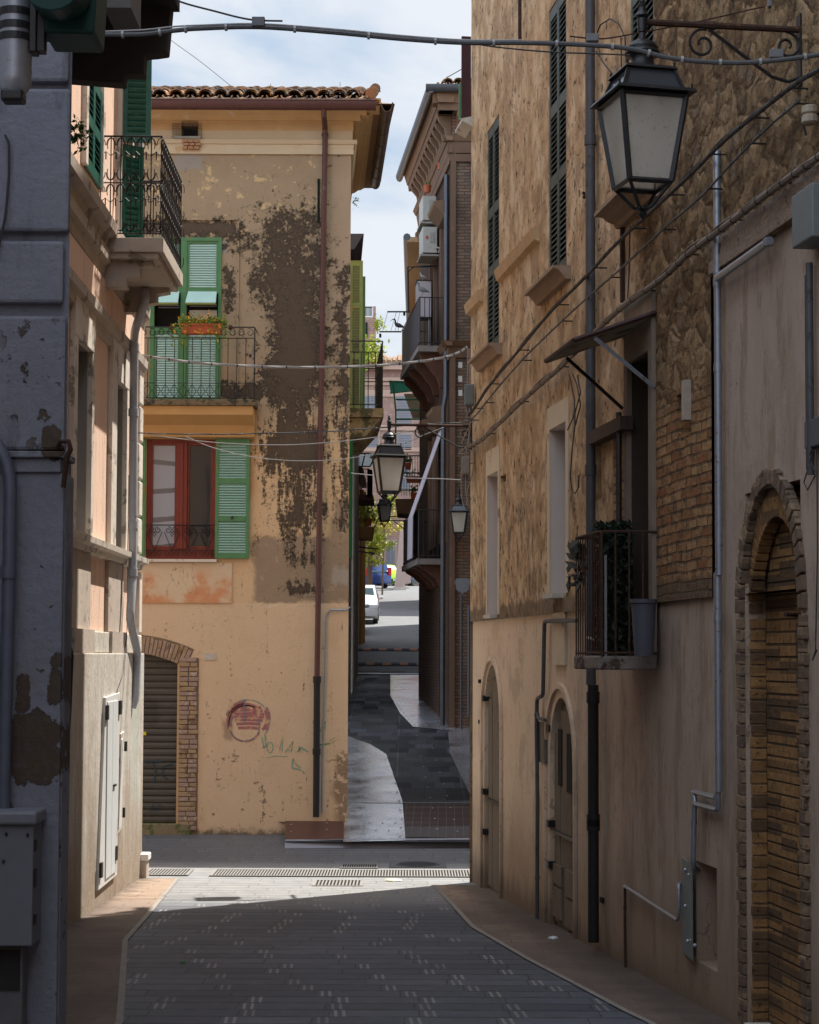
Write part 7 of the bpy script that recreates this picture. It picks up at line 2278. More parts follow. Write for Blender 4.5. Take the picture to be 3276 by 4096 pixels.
for k in range(8): x_ = 1452 + k * 5; q_ = at(x_, 1250, 140.2); mb.tube([(q_.x, q_.y, at(1450, 1262, 140).z), (q_.x, q_.y, at(1450, 1226, 140).z)], .03, 4)
mb.box(at(1450, 1226, 140).x, at(1490, 1226, 140).x, 140.1, 140.3, at(1450, 1228, 140).z, at(1450, 1225, 140).z); mb.box(at(1453, 1250, 140).x, at(1460, 1250, 140).x, 140, 141, at(1450, 1268, 140).z, at(1450, 1245, 140).z)
mk('belfry_rail', mb, IRON, tw)
mb = MB(); mb.box(at(1462, 1330, 139.9).x, at(1470, 1330, 139.9).x, 139.88, 139.99, at(1466, 1350, 140).z, at(1466, 1290, 140).z); mk('slot', mb, DARK, tw)
mb = MB(); c_ = at(1510, 1298, 140); leafcloud(mb, 90, lambda r: (c_.x + abs(r.gauss(0, .3)) - .2, c_.y, c_.z + r.gauss(0, .3)), .16); mk('shrub', mb, LEAFY, tw)
# square's side blocks; right pair unseen, added to band the street with shade
for nm, lab, x0, x1, y0, y1, z1 in (('square_or_shading_house', 'unseen brown house right of the lane, placed to shade it before the square', 1.1, 10, 63, 75.5, 15), ('square_or_shading_house', 'unseen brown house on the right of the far square, placed for its shade', 1.3, 10, 86, 99, 15), ('square_or_shading_house', 'plain house on the left side of the far square', -30, -9, 70, 132, 16)):
    t = thing(nm, lab, 'house', base((x0 + x1) / 2, (y0 + y1) / 2, 3)); mb = MB(); mb.box(x0, x1, y0, y1, 1, z1); mk('walls', mb, BRP, t)
    mb = MB(); mb.box(x0 - .3, x1 + .3, y0 - .3, y1 + .3, z1, z1 + .3); mk('roof', mb, TILE, t)
bt = thing('buttress', 'tall pinkish tapered buttress standing at the edge of the far square', 'buttress', base(at(1600, 2355, 113).x, 113, gz(113)))
STK = plain('pinkish drab stone', (.44, .34, .31), .9, 0, .15, 1)
A, B_, Ct, D_ = at(1577, 2356, 113), at(1620, 2356, 113), at(1615, 2085, 113), at(1604, 2085, 113)
mb = MB(); mb.hexa([A, B_, B_ + Vector((0, 1.6, 0)), A + Vector((0, 1.6, 0)), D_, Ct, Ct + Vector((0, 1, 0)), D_ + Vector((0, 1, 0))]); mk('shaft', mb, STK, bt)
mb = MB(); mb.box(A.x - .08, B_.x + .08, 112.9, 114.7, A.z - .1, A.z + .12); mk('foot', mb, STONE, bt)
b2 = thing('stone_pier', 'short leaning pinkish stone pier right of the tall buttress', 'pier', base(at(1628, 2330, 116).x, 116, gz(116)))
A, B_, Ct, D_ = at(1612, 2338, 116), at(1644, 2330, 116), at(1632, 2120, 116), at(1618, 2120, 116)
mb = MB(); mb.hexa([A, B_, B_ + Vector((0, 1.2, 0)), A + Vector((0, 1.2, 0)), D_, Ct, Ct + Vector((0, 1, 0)), D_ + Vector((0, 1, 0))]); mk('shaft', mb, STK, b2)
# tree
tr = thing('street_tree', 'small yellow green street tree behind the parked silver car', 'tree', base(at(1478, 2380, 98).x, 98, gz(98)))
c_ = at(1480, 2110, 98); bt_ = Vector((at(1478, 2350, 98).x, 98, gz(98)))
mb = MB(); mb.tube([bt_, bt_.lerp(c_, .4), bt_.lerp(c_, .7) + Vector((.05, 0, 0)), c_], .16, 10, rf=lambda i: (.18, .14, .11, .05)[i])
for k in range(7):
    a_ = k * .9; s0 = bt_.lerp(c_, .6 + .05 * k); mb.tube([s0, s0 + Vector((math.cos(a_) * .5, math.sin(a_) * .5, .5)), s0 + Vector((math.cos(a_) * .9, math.sin(a_) * .9, 1.1))], .05, 6, rf=lambda i: (.06, .04, .015)[i])
mk('trunk', mb, BARK, tr, smooth=True)
rnd = random.Random(4)
cl = []
for k in range(34):
    t_ = rnd.random(); cl.append((c_ + Vector((rnd.gauss(.1, .42) + (t_ > .75) * .5, rnd.gauss(0, .5), -1.9 + 3.6 * t_)), rnd.uniform(.18, .42)))
mb = MB()
for cc, r_ in cl: leafcloud(mb, 90, lambda r: (cc.x + r.gauss(0, r_ * .5), cc.y + r.gauss(0, r_ * .5), cc.z + r.gauss(0, r_ * .45)), .085)
mk('crown', mb, LEAFY, tr)
mb = MB(); c2_ = at(1530, 2085, 105)
for k in range(14):
    cc = c2_ + Vector((rnd.gauss(0, .6), rnd.gauss(0, .5), rnd.gauss(0, .35))); leafcloud(mb, 60, lambda r: (cc.x + r.gauss(0, .2), cc.y + r.gauss(0, .2), cc.z + r.gauss(0, .15)), .08)
sh_ = thing('roadside_shrub', 'yellow flowering shrub hanging right of the street tree', 'shrub', base(c2_.x, 105, gz(105)))
mk('foliage', mb, plain('yellow orange leaves', (.42, .36, .04), .6, 0, .4, 10), sh_); mb = MB(); mb.tube([(c2_.x, 105.2, gz(105)), (c2_.x + .1, 105, c2_.z)], .06, 6); mk('stem', mb, BARK, sh_)

def car(label, cx, cy, yaw, paint, L=3.9, W=1.66, H=1.5, wagon=False):
    M = base(cx, cy, gz(cy) + .0, yaw)
    # pitch with the slope of the street
    slope = (gz(cy + 1) - gz(cy - 1)) / 2
    M = Matrix.Translation((cx, cy, gz(cy))) @ Matrix.Rotation(math.atan(slope), 4, 'X') @ Matrix.Rotation(yaw, 4, 'Z')
    t = thing('parked_car', label, 'car', M, 'cars parked up the lane')
    h = L / 2
    side = [(-h, .35), (-h, .62), (-h + .12, .80), (-h + .85, .96), (-h + 1.45, H - .04), (-h + 1.9, H), (h - (.35 if wagon else .7), H - .03), (h - .12, .98), (h, .78), (h, .33), (h - .3, .22), (-h + .3, .22)]
    mb = MB(); n = len(side); secs = []
    for yy, k in ((-W / 2, .0), (-W / 2 + .06, .03), (0, .05), (W / 2 - .06, .03), (W / 2, .0)):
        ring_ = []
        for x, z in side:
            tum = .20 * max(0, (z - .92)) / (H - .92)      # tumblehome
            y_ = yy * (1 - tum * .9)
            ring_.append((x * (1 - (.0 if k else .012)), y_, z + k * .2 * (z > .9)))
        secs.append(ring_)
    vs = [v for r_ in secs for v in r_]
    fs = [tuple(range(n))[::-1], tuple(range(4 * n, 5 * n))]
    for i in range(4): fs += [(i * n + j, i * n + (j + 1) % n, (i + 1) * n + (j + 1) % n, (i + 1) * n + j) for j in range(n)]
    mb.add(vs, fs); mk('body', mb, paint, t, M, smooth=True)
    g = MB()
    g.hexa([(-h + .90, -W / 2 * .86, 1.0), (-h + .90, W / 2 * .86, 1.0), (-h + .92, W / 2 * .86, .99), (-h + .92, -W / 2 * .86, .99), (-h + 1.36, -W / 2 * .76, H - .09), (-h + 1.36, W / 2 * .76, H - .09), (-h + 1.44, W / 2 * .76, H - .1), (-h + 1.44, -W / 2 * .76, H - .1)])
    mk('windscreen', g, CARGL, t, M)
    g = MB(); g.hexa([(h - .10, -W / 2 * .8, 1.02), (h - .10, W / 2 * .8, 1.02), (h - .20, W / 2 * .8, 1.0), (h - .20, -W / 2 * .8, 1.0), (h - .42, -W / 2 * .72, H - .12), (h - .42, W / 2 * .72, H - .12), (h - .6, W / 2 * .72, H - .14), (h - .6, -W / 2 * .72, H - .14)]); mk('rear_window', g, CARGL, t, M)
    for s_ in (-1, 1):
        for (x0, x1, x2, x3) in ((-h + 1.15, -h + 1.95, -h + 1.95, -h + 1.55), (-h + 2.03, h - .45, h - .75, -h + 2.03)):
            g = MB(); a0_, b0_ = s_ * (W / 2 * .99), s_ * (W / 2 * .84)
            g.hexa([(x0, a0_ - s_ * .03, .98), (x1, a0_ - s_ * .03, .98), (x1, a0_ + s_ * .004, .98), (x0, a0_ + s_ * .004, .98), (x3, b0_ - s_ * .03, H - .12), (x2, b0_ - s_ * .03, H - .12), (x2, b0_ + s_ * .004, H - .12), (x3, b0_ + s_ * .004, H - .12)]); mk('side_window', g, CARGL, t, M)
        for x in (-h + .75, h - .75):
            g = MB(); g.tube([(x, s_ * (W / 2 - .18), .31), (x, s_ * (W / 2 + .012), .31)], .31, 20); wq = mk('wheel', g, plain('tyre', (.02, .02, .02), .8), t, M)
            g = MB(); g.tube([(x, s_ * (W / 2 + .013), .31), (x, s_ * (W / 2 + .022), .31)], .19, 16); mk('rim', g, STEEL, wq, M)
        g = MB(); g.box(-h - .01, -h + .22, s_ * (W / 2 - .36), s_ * (W / 2 + .005), .64, .80); mk('headlight', g, plain('lamp glass', (.55, .57, .58), .15, 0, .1, spec=.8), t, M, bevel=.03)
        g = MB(); g.box(h - .14, h + .012, s_ * (W / 2 - .20), s_ * (W / 2 + .006), .78, 1.30 if wagon else 1.0); mk('tail_light', g, plain('tail light', (.45, .02, .02), .3), t, M, bevel=.02)
        g = MB(); g.blob((-h + 1.22, s_ * (W / 2 + .12), 1.02), .09, 8, (.7, 1.2, .8)); mk('mirror', g, paint, t, M)
    g = MB(); g.box(-h - .015, -h + .05, -.35, .35, .36, .52); mk('grille', g, DARK, t, M)
    g = MB(); g.box(-h - .02, -h - .012, -.24, .24, .40, .50); mk('number_plate', g, WHITEP, t, M)
    return t
def paint(nm, c, r_=.28, mt=.3):
    m = Mt(nm, r_, mt, .5); m.col(c); m.b.inputs['Coat Weight'].default_value = .5; return m.mat
p = ground(1430, 2480); car('silver hatchback parked on the left, facing down the lane', -2.1, 76.5, rad(90), paint('silver paint', (.55, .56, .57)))
car('grey car mostly hidden behind the ochre downpipe', -2.50, 69.0, rad(90), paint('pewter paint', (.38, .40, .42)))
pb_ = at(1462, 2350, 116); car('dark blue estate car seen from behind under the tree', pb_.x - .15, 117, rad(-62), paint('blue paint', (.015, .045, .17)), 4.3, 1.7, 1.5, True)
pb_ = at(1535, 2330, 124); car('bright lime green car between the blue and the black car', pb_.x - .1, 124, rad(120), paint('lime paint', (.32, .58, .02)), 3.7)
pb_ = at(1568, 2325, 129); car('black car behind the lime green one in the far square', pb_.x + .0, 129, rad(120), paint('black paint', (.02, .025, .03)), 4.2)

# ============================================================ lanterns
def lantern(label, p, yaw, sc=1.0, arm=None, wallpt=None, group='wrought iron street lanterns', ayaw=None):
    """origin at the rim centre; local +x points to the wall"""
    M = Matrix.Translation(p) @ Matrix.Rotation(yaw, 4, 'Z') @ Matrix.Scale(sc, 4)
    t = thing('street_lantern', label, 'lantern', M, group)
    W_, w_ = .33, .215           # glass width at rim and foot
    z0, z1 = -.43, -.01
    mb = MB()
    mb.frustum(.41, -.006, .39, .012)
    r_ = .0155
    for sx in (-1, 1):
        for sy in (-1, 1):
            mb.tube([(sx * W_ / 2, sy * W_ / 2, z1), (sx * w_ / 2, sy * w_ / 2, z0)], r_, 4)
    for k in range(4):
        a = [(1, 1), (-1, 1), (-1, -1), (1, -1)]
        q, s_ = a[k], a[(k + 1) % 4]
        mb.tube([(q[0] * w_ / 2, q[1] * w_ / 2, z0), (s_[0] * w_ / 2, s_[1] * w_ / 2, z0)], r_ * .9, 4)
        mb.tube([(q[0] * W_ / 2, q[1] * W_ / 2, z1 - .008), (s_[0] * W_ / 2, s_[1] * W_ / 2, z1 - .008)], r_ * .9, 4)
        mb.tube([(q[0] * .185, q[1] * .185, .012), (q[0] * .185, q[1] * .185, .032)], .006, 5)
    mk('frame', mb, BLACKM, t, M)
    for k in range(4):
        R_ = Matrix.Rotation(k * math.pi / 2, 4, 'Z')
        P_ = [R_ @ Vector(v) for v in ((-w_ / 2 + .008, -w_ / 2 + .002, z0 + .008), (w_ / 2 - .008, -w_ / 2 + .002, z0 + .008), (W_ / 2 - .01, -W_ / 2 + .004, z1 - .01), (-W_ / 2 + .01, -W_ / 2 + .004, z1 - .01))]
        I_ = [v + (R_ @ Vector((0, .004, 0))) for v in P_]
        g = MB(); g.hexa([P_[0], P_[1], I_[1], I_[0], P_[3], P_[2], I_[2], I_[3]]); mk('glass_pane', g, FROST, t, M)
    # glazed roof
    g = MB(); g.frustum(.30, .014, .225, .12); mk('roof_glass', g, glass('dark roof glass', (.05, .055, .065), .15), t, M)
    mb = MB()
    for sx in (-1, 1):
        for sy in (-1, 1): mb.tube([(sx * .155, sy * .155, .012), (sx * .115, sy * .115, .125)], .010, 4)
    mb.frustum(.27, .12, .25, .135)
    for sx in (-1, 1):
        for sy in (-1, 1): mb.tube([(sx * .12, sy * .12, .13), (sx * .12, sy * .12, .152)], .006, 5)
    mk('roof_frame', mb, BLACKM, t, M)
    mb = MB(); mb.lathe([(.085, .135), (.075, .15), (.062, .165), (.055, .19), (.060, .205), (.082, .215), (.088, .225), (.084, .235), (.076, .24), (.078, .255), (.064, .275), (.035, .292), (.018, .30), (.016, .33), (.022, .335), (.022, .345), (.014, .35)], (0, 0, 0), 24); mk('chimney', mb, BLACKM, t, M, smooth=True)
    mb = MB(); mb.lathe([(.024, .345), (.026, .40), (.020, .405), (.034, .415), (.030, .425), (.020, .435), (.016, .46), (.020, .468), (.010, .475), (.014, .49), (.002, .505)], (0, 0, 0), 14); mk('finial', mb, RUST if sc == 1.0 and wallpt is not None else BLACKM, t, M, smooth=True)
    mb = MB()
    for sx in (-1, 1):
        for sy in (-1, 1): mb.tube([(sx * w_ / 2, sy * w_ / 2, z0), (sx * .03, sy * .03, z0 - .11), (0, 0, z0 - .115)], .009, 5)
    mb.lathe([(.002, z0 - .17), (.012, z0 - .16), (.024, z0 - .145), (.012, z0 - .13), (.03, z0 - .12), (.03, z0 - .108)], (0, 0, 0), 10)
    mk('foot', mb, BLACKM, t, M)
    mb = MB(); mb.lathe([(.03, z0 + .02), (.035, z0 + .12), (.03, z0 + .22), (.01, z0 + .26)], (0, 0, 0), 12); mk('bulb', mb, WHITEP, t, M, smooth=True)
    if arm:
        L = arm
        M = Matrix.Translation(p) @ Matrix.Rotation(ayaw if ayaw is not None else yaw, 4, 'Z') @ Matrix.Scale(sc, 4)
        mb = MB(); mb.tube([(.02, 0, .385), (L, 0, .385)], .017, 8); mb.tube([(.38 * L, 0, .385), (.46 * L, 0, .385)], .022, 8)
        mk('arm', mb, RUST, t, M)
        mb = MB()
        mb.tube([(.42 * L, 0, .365), (.62 * L, 0, .25), (.82 * L, 0, .14), (.92 * L, 0, .12), (1.0 * L, 0, .145)], .009, 6)
        mb.tube(scroll((.38 * L, 0, .29), .078, 1.35, 26, 1.3, 1), .008, 5)
        mb.tube(scroll((L - .07, 0, .30), .072, 1.35, 26, 1.6, -1), .008, 5)
        mk('scroll', mb, IRON, t, M)
        mb = MB(); mb.box(L - .01, L + .02, -.03, .03, .10, .46); mk('wall_plate', mb, IRON, t, M)
    return t
AY1, AY2 = 6, 4
ua_ = math.atan2(-RW.N.y, -RW.N.x)
def armlen(p): return -( (RW.P(0, .03, 0) - p).dot(RW.N)) * 1.0
p = at(2570, 396, 9.9)
L1 = (p - RW.P(0, .03, 0)).dot(RW.N)
lantern('large near street lantern with dusty white glass hanging at the top right', p, ua_ + rad(AY1), 1.09, L1 / 1.09, True, ayaw=ua_)
p = at(1556, 1826, 20.55)
L2 = (p - RW.P(0, .03, 0)).dot(RW.N)
lantern('street lantern hanging in the middle over the lane mouth', p, ua_ + rad(AY2), .92, L2 / .92, ayaw=ua_)
p = at(1538, 2019, 49)
t = lantern('small distant lantern below the middle one, before the greenery', p, rad(8), 1.0)
wl([(1560, 2066), (1640, 2066)], 49, .014, BLACKM, 'arm', t); wl([(1555, 2082), (1640, 2082)], 49, .014, BLACKM, 'arm', t); wl([(1575, 2084), (1620, 2118)], 49, .012, BLACKM, 'brace', t)
p = at(1836, 2046, 36.9)
t = lantern('dim wall lantern on the dark brick house front', p, rad(-4), .98)
wl([(1838, 2140), (1838, 2155)], 36.9, .02, BLACKM, 'bracket', t); mb = MB(); q = at(1838, 2150, 36.9); mb.tube([q, (q.x, 37.4, q.z)], .02, 6); mk('bracket', mb, BLACKM, t)

# ============================================================ cables
def cable(name, label, pts, Y, r, mat, ties=0, helix=False, group=None, Ys=None):
    """measured points at depth Y, smoothed"""
    P_ = [at(x, y, Ys[i] if Ys else Y) for i, (x, y) in enumerate(pts)]
    out = []
    for i in range(len(P_) - 1):
        a_, b_, c_, d_ = P_[max(i - 1, 0)], P_[i], P_[i + 1], P_[min(i + 2, len(P_) - 1)]
        for k in range(6):
            t_ = k / 6; out.append(.5 * ((2 * b_) + (c_ - a_) * t_ + (2 * a_ - 5 * b_ + 4 * c_ - d_) * t_ ** 2 + (3 * b_ - a_ - 3 * c_ + d_) * t_ ** 3))
    out.append(P_[-1])
    mb = MB(); mb.tube(out, r, 8)
    if helix:
        for ph in (0, 2.1, 4.2):
            mb.tube([q + Vector((0, .9 * r * math.cos(i * .55 + ph), 1.0 * r * math.sin(i * .55 + ph))) for i, q in enumerate(out)], r * .45, 6)
    o = mk(name, mb, mat, None, smooth=True)
    tag(o, label, 'cable', group)
    if ties:
        mb = MB()
        n = len(out) - 1
        for k in range(ties):
            f = (k + .5) / ties * n; i = int(f); q = out[i].lerp(out[min(i + 1, n)], f - i); dr = (out[min(i + 1, n)] - out[i]).normalized()
            mb.tube([q - dr * r * .5, q + dr * r * .5], r * 1.55, 8)
        mk('cable_ties', mb, CABLEW if mat is not CABLEW else BLACKM, o)
    return o
cable('overhead_cable', 'thick grey cable bundle spanning the street along the top of the view', [(250, 140), (408, 139), (570, 137), (700, 122), (798, 114), (1035, 108), (1330, 129), (1615, 156), (1862, 171), (2090, 171), (2356, 180), (2527, 196), (2660, 228), (2800, 246), (2964, 251), (3120, 240), (3300, 216)], 9.3, .0125, CABLE, 16)
cable('overhead_cable', 'thin wire running just above the thick overhead bundle', [(408, 126), (570, 120), (700, 106), (798, 101), (1035, 95), (1330, 116), (1615, 143), (1862, 160), (2090, 161)], 9.3, .0045, CABLEW)
cable('overhead_cable', 'dark cable dropping from the top edge to the clamp over the street', [(640, -60), (705, 0), (860, 45), (1000, 78), (1130, 84)], 9.2, .005, CABLED)
cl_ = thing('cable_clamp', 'small grey clamp block gripping the upper overhead cable', 'clamp', Matrix.Translation(at(1034, 88, 9.2)))
mb = MB(); mb.box(-.032, .032, -.02, .02, -.025, .022); mk('block', mb, plain('grey clamp', (.13, .13, .14), .6), cl_, Matrix.Translation(at(1034, 88, 9.2)), bevel=.004)
cable('overhead_cable', 'rusty wire slanting up behind the near lantern', [(2280, 145), (2400, 155), (2520, 138), (2800, 85), (3080, 22), (3300, -8)], 10.6, .0045, RUST)
cable('overhead_cable', 'thin dark wire from the thick bundle to the near lantern cap', [(1880, 172), (2000, 190), (2200, 208), (2360, 214), (2520, 220)], 9.5, .004, CABLED)
for i, (x, y, Yq, lab) in enumerate(((2370, 152, 10.5, 'grey clamp on the rusty wire beside the dark downpipe'), (3095, 14, 10.5, 'grey clamp on the rusty wire at the top right corner'), (3105, 216, 9.4, 'grey clamp on the overhead cable near the scroll bracket'))):
    M = Matrix.Translation(at(x, y, Yq)); t = thing('cable_clamp', lab, 'clamp', M); mb = MB(); mb.box(-.034, .034, -.02, .02, -.022, .022); mk('block', mb, plain('grey clamp', (.16, .16, .165), .6), t, M, bevel=.004)
cable('sky_wire', 'very thin wire crossing the sky toward the tiled roof', [(560, 60), (690, 165), (800, 245), (925, 345)], 24, .004, CABLE)
cable('span_cable', 'twisted grey cable bundle crossing in front of the green shutters', [(520, 1415), (640, 1432), (800, 1452), (1000, 1464), (1200, 1469), (1450, 1465), (1640, 1450), (1760, 1433), (1830, 1412), (1868, 1388)], 20.9, .012, CABLEW, 18, True)
cable('span_cable', 'bundle with pale clips crossing above the red window', [(520, 1730), (640, 1735), (860, 1737), (1000, 1735), (1300, 1726), (1500, 1712), (1700, 1697), (1860, 1690)], 20.9, .006, CABLE, 16, True)
cable('span_cable', 'sagging pale wire from the peach house over the red window to the lane', [(590, 1738), (760, 1760), (900, 1773), (1050, 1779), (1200, 1778), (1400, 1762), (1560, 1740), (1640, 1722)], 20.9, .005, CABLEW)
cable('span_cable', 'lowest sagging wire crossing the open green shutter', [(735, 1742), (850, 1790), (1000, 1826), (1150, 1842), (1300, 1842), (1420, 1830), (1560, 1795), (1700, 1738), (1800, 1700)], 20.9, .0045, CABLEW)
cable('span_cable', 'short pale cable passing behind the middle lantern', [(1404, 1893), (1500, 1902), (1600, 1912), (1745, 1915), (1845, 1920)], 21.0, .0055, CABLEW)
cable('span_cable', 'thin wire rising across the lane near the distant roof', [(1785, 560 - 250), (1800, 303), (1855, 272)], 24, .006, CABLE)
# runs fixed along the right-hand wall
def wrun(nm, label, pts, r, mat, n, ties, helix=False):
    P_ = []
    for (x, y) in pts: P_.append(RW.P(*( (lambda uz: (uz[0], n, uz[1]))(RW.px(x, y, n)) )))
    out = []
    for i in range(len(P_) - 1):
        a_, b_, c_, d_ = P_[max(i - 1, 0)], P_[i], P_[i + 1], P_[min(i + 2, len(P_) - 1)]
        for k in range(8):
            t_ = k / 8; out.append(.5 * ((2 * b_) + (c_ - a_) * t_ + (2 * a_ - 5 * b_ + 4 * c_ - d_) * t_ ** 2 + (3 * b_ - a_ - 3 * c_ + d_) * t_ ** 3))
    out.append(P_[-1])
    mb = MB(); mb.tube(out, r, 8)
    if helix:
        for ph in (0, 3.1): mb.tube([q + RW.N * (r * .8 * math.cos(i * .5 + ph)) + Vector((0, 0, r * .5 * math.sin(i * .35 + ph) + r * .7)) for i, q in enumerate(out)], r * .34, 6)
    o = tag(mk(nm, mb, mat, None, smooth=True), label, 'cable')
    mb = MB(); L = len(out) - 1
    for k in range(ties):
        f = (k + .5) / ties * L; i = int(f); q = out[i].lerp(out[min(i + 1, L)], f - i); dr = (out[min(i + 1, L)] - out[i]).normalized()
        mb.tube([q - dr * .004, q + dr * .004], r * 1.18, 8); mb.tube([q, q + Vector((0, 0, r + .014))], .003, 4)
        if k % 4 == 0: mb.tube([q - RW.N * n, q], .006, 5)
    mk('cable_ties', mb, IRON, o)
    return o
wrun('wall_cable', 'upper cable bundle running down along the ochre wall', [(3330, 250), (3190, 330), (3060, 430), (2900, 560), (2760, 700), (2600, 850), (2480, 960), (2330, 1120), (2200, 1250), (2060, 1420), (1960, 1540), (1900, 1630), (1875, 1662)], .013, CABLED, .13, 44, True)
wrun('wall_cable', 'thin twisted cable between the two thick wall cable runs', [(3200, 400), (3060, 520), (2940, 640), (2800, 790), (2660, 910), (2500, 1060), (2340, 1200), (2200, 1330), (2080, 1450), (1960, 1590), (1905, 1660), (1870, 1690)], .007, CABLE, .12, 34, True)
wrun('wall_cable', 'thick brownish conduit run slung lowest along the ochre wall', [(3330, 590), (3200, 680), (3050, 790), (2900, 905), (2760, 1010), (2640, 1120), (2480, 1235), (2330, 1380), (2240, 1470), (2120, 1575), (2000, 1690), (1925, 1760), (1870, 1790), (1838, 1815)], .021, plain('brownish conduit', (.20, .16, .13), .6, .1, .25, 20), .10, 40, True)
# junction boxes, hooks and tangled wires at the far corner
def jbox(x0, x1, y0, y1, label, mat, n=.06, d=.09, u=-.35):
    c = RW.P(u, n, 0); Yq = c.y; A, B_ = at(x0, y1, Yq), at(x1, y0, Yq)
    M = Matrix.Translation(((A.x + B_.x) / 2, Yq, (A.z + B_.z) / 2)); t = thing('junction_box', label, 'junction box', M)
    w_, h_ = (B_.x - A.x) / 2, (B_.z - A.z) / 2
    mb = MB(); mb.box(-w_, w_, 0, d, -h_, h_); mk('box', mb, mat, t, M, bevel=.012)
    mb = MB(); mb.box(-w_ * .9, w_ * .9, -.008, 0, -h_ * .85, h_ * .92); mk('cover', mb, mat, t, M, bevel=.004)
    for k in (-.4, 0, .4): mb = MB(); mb.tube([(w_ * k, d / 2, -h_), (w_ * k * 1.1, d / 2, -h_ - .07)], .010, 6); mk('cable_entry', mb, CABLE, t, M)
jbox(1858, 1896, 1535, 1622, 'dark grey junction box at the far corner of the ochre wall', BOXG)
jbox(1846, 1880, 1826, 1898, 'pale lower junction box in the tangle of wires', plain('greyish tan box', (.24, .21, .18), .7, 0, .2, 9))
mb = MB()
Yc = RW.P(-.3, .08, 0).y
def cw(pts, r=.006): 
    P_ = [at(x, y, Yc - .02 * (i % 2)) for i, (x, y) in enumerate(pts)]; mb.tube(P_, r, 6)
for pts in ([(1870, 1390), (1871, 1460), (1869, 1536)], [(1876, 1395), (1879, 1460), (1878, 1536)], [(1866, 1622), (1868, 1660), (1860, 1680), (1890, 1690), (1925, 1660), (1960, 1640)], [(1876, 1622), (1880, 1660), (1868, 1672)],
            [(1882, 1700), (1872, 1780), (1855, 1830), (1844, 1900), (1846, 1990), (1856, 2030), (1866, 2010), (1870, 1950)], [(1880, 1710), (1868, 1800), (1862, 1860), (1862, 1960), (1876, 2028), (1884, 1990)],
            [(1845, 1775), (1860, 1740), (1880, 1700), (1888, 1650)], [(1838, 1815), (1856, 1815), (1870, 1800), (1890, 1780)], [(1890, 1760), (1900, 1840), (1884, 1920), (1872, 1950)], [(1878, 1855), (1898, 1850), (1902, 1790)]):
    cw(pts, .007 if len(pts) < 4 else .0055)
tag(mk('wire_tangle', mb, plain('pale brown wires', (.30, .26, .22), .6, 0, .3, 20), None, smooth=True), 'tangle of looping wires hanging at the far corner of the ochre wall', 'wires')
mb = MB()
for pts in ([(2218, 1500), (2238, 1600), (2240, 1700), (2228, 1800), (2222, 1900), (2226, 1960), (2240, 1975), (2254, 1950), (2256, 1900)], [(2230, 1495), (2248, 1540), (2262, 1620), (2242, 1700)], [(2250, 1500), (2262, 1570), (2238, 1660), (2210, 1720)]):
    mb.tube([RW.P(*( (lambda uz: (uz[0], .08, uz[1]))(RW.px(x + 60, y, .08)))) for x, y in pts], .006, 6)
tag(mk('loose_wires', mb, CABLED, None, smooth=True), 'bunch of dark wires hanging between the second niche and the downpipe', 'wires')
mb = MB()
for pts in ([(2390, 130), (2400, 100), (2440, 75), (2475, 95), (2500, 150), (2505, 250)], [(2384, 205), (2420, 260), (2470, 320), (2476, 400)], [(2484, 150), (2486, 330)], [(2476, 740), (2476, 900)], [(2520, 905), (2516, 1100), (2508, 1230)]):
    mb.tube([RW.P(*( (lambda uz: (uz[0], .06, uz[1]))(RW.px(x, y, .06)))) for x, y in pts], .006, 6)
tag(mk('loose_wires', mb, CABLED, None, smooth=True), 'looped dark wires beside the big downpipe and near lantern', 'wires')
mb = MB(); q = RW.px(2487, 1000, .05); mb.box(q[0] - .02, q[0] + .02, .03, .06, RZ(2487, 1230), RZ(2487, 935)); tag(mk('rusty_flat_bar', mb, RUST, None, RW), 'rusty flat iron bar on the wall right of the big downpipe', 'bar')
ins = thing('insulator', 'pale ceramic insulator on the wall beneath the scroll bracket', 'insulator', RW)
q = RW.px(3240, 460, .10); mb = MB(); mb.lathe([(.03, -.05), (.045, -.04), (.045, -.01), (.035, 0), (.045, .01), (.045, .04), (.03, .05)], (q[0], .10, q[1]), 12); mk('body', mb, plain('beige ceramic', (.36, .30, .22), .5), ins, RW)
mb = MB(); mb.tube([(q[0], .0, q[1]), (q[0], .10, q[1])], .012, 6); mb.tube([(q[0] + .05, .10, q[1] + .06), (q[0] + .08, .12, q[1]), (q[0] + .06, .1, q[1] - .09)], .007, 6); mk('hook', mb, IRON, ins, RW)
mb = MB(); a_, z_ = RW.px(3245, 880, .02); b_, z2 = RW.px(3330, 1010, .02); mb.box(a_, b_, .0, .13, RZ(3245, 1010), RZ(3245, 800)); tag(mk('wall_cabinet', mb, BOXG, None, RW, bevel=.01), 'grey green wall cabinet cut by the right edge of the view', 'cabinet')
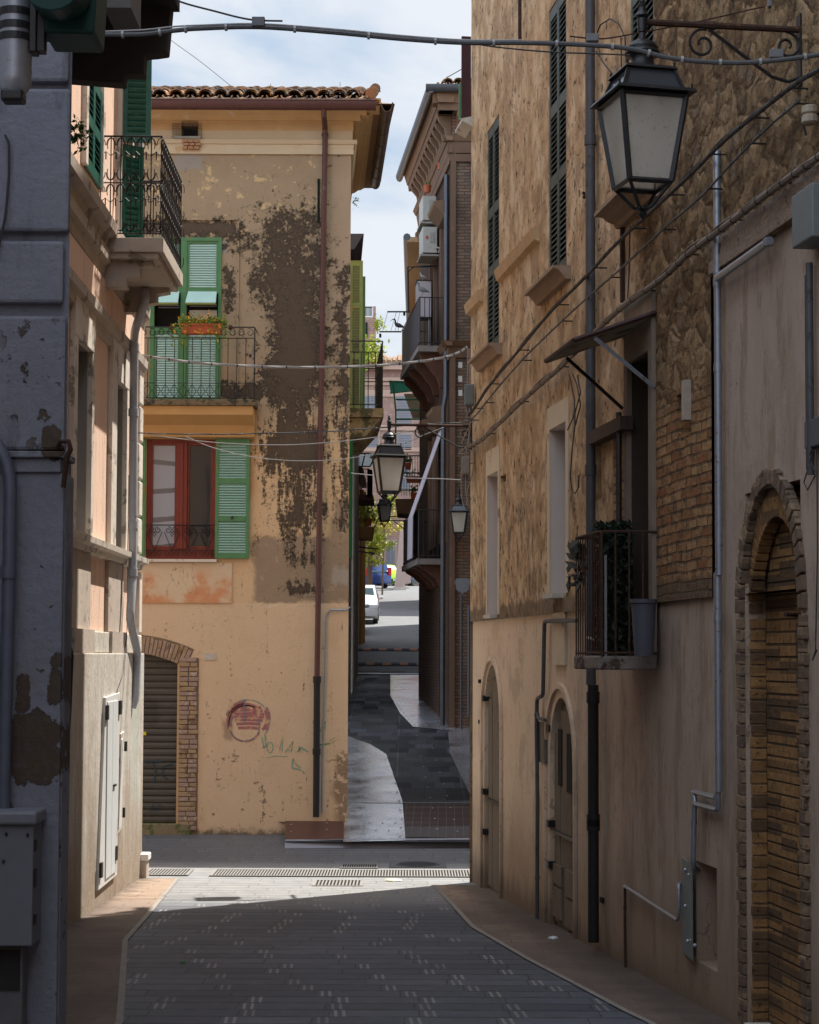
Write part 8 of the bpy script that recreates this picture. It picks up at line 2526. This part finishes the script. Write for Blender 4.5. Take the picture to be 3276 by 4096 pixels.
mb = MB(); a_, z_ = RW.px(3238, 1780, .02); b_, z2 = RW.px(3330, 1780, .02); mb.box(a_, b_, .0, .05, RZ(3245, 1800), RZ(3245, 1690)); o_ = tag(mk('junction_box', mb, plain('dark box right', (.10, .10, .105), .6), None, RW, bevel=.006), 'small dark junction box above the brick arch at the right edge', 'junction box')
mb = MB()
for pts in ([(3255, 1800), (3240, 1850), (3215, 1930), (3230, 1960), (3262, 1900)], [(3262, 1800), (3268, 1880), (3270, 2200), (3262, 2600), (3250, 2640), (3268, 2600)], [(3246, 1800), (3236, 1830), (3268, 1900)]):
    mb.tube([RW.P(*( (lambda uz: (uz[0], .05, uz[1]))(RW.px(x, y, .05)))) for x, y in pts], .004, 6)
tag(mk('loose_wires', mb, CABLED, None, smooth=True), 'thin wires hanging beside the brick arch at the right edge', 'wires')
# open shutter on the gable corner, high up
t = mk('shutter', (lambda m_: (m_.box(.02, .06, .03, .03 + .105, at(1865, 480, 20.8).z, at(1865, 150, 20.8).z), m_)[1])(MB()), plain('dark oxblood shutter', (.05, .015, .018), .6), house_r, RW)
mb = MB(); mb.box(.10, .14, .03, .15, at(1865, 470, 20.8).z, at(1865, 330, 20.8).z); mk('shutter', mb, GREEN, house_r, RW)
mb = MB(); mb.prism([(0, at(1865, 520, 20.8).z), (.12, at(1865, 500, 20.8).z), (.12, at(1865, 490, 20.8).z), (0, at(1865, 480, 20.8).z)], -.1, .4, lambda p, q, t_: (t_, .03 + p, q)); mk('ledge', mb, STONE, house_r, RW)

h6 = thing('shading_house_beside', 'unseen house added left of the camera to shade the foreground', 'house', base(-7, 3, 0))  # added out of view to darken the foreground
mb = MB(); mb.box(-13, -3.2, -3.4, 9.0, 0, 6); mk('walls', mb, PIERM, h6); mb = MB(); mb.box(-13, -3.1, -3.3, 9.1, 6, 6.3); mk('roof', mb, TILE, h6)
# unseen house added behind the camera, cutting sky light on the foreground
h5 = thing('shading_house_behind', 'unseen plaster house added behind the camera to dim the foreground', 'house', base(0, -8, 0))
mb = MB(); mb.box(-14, 14, -14, -5, 0, 8); mk('walls', mb, PEACH, h5); mb = MB(); mb.box(-14.3, 14.3, -14.3, -4.8, 8, 8.3); mk('roof', mb, TILE, h5)
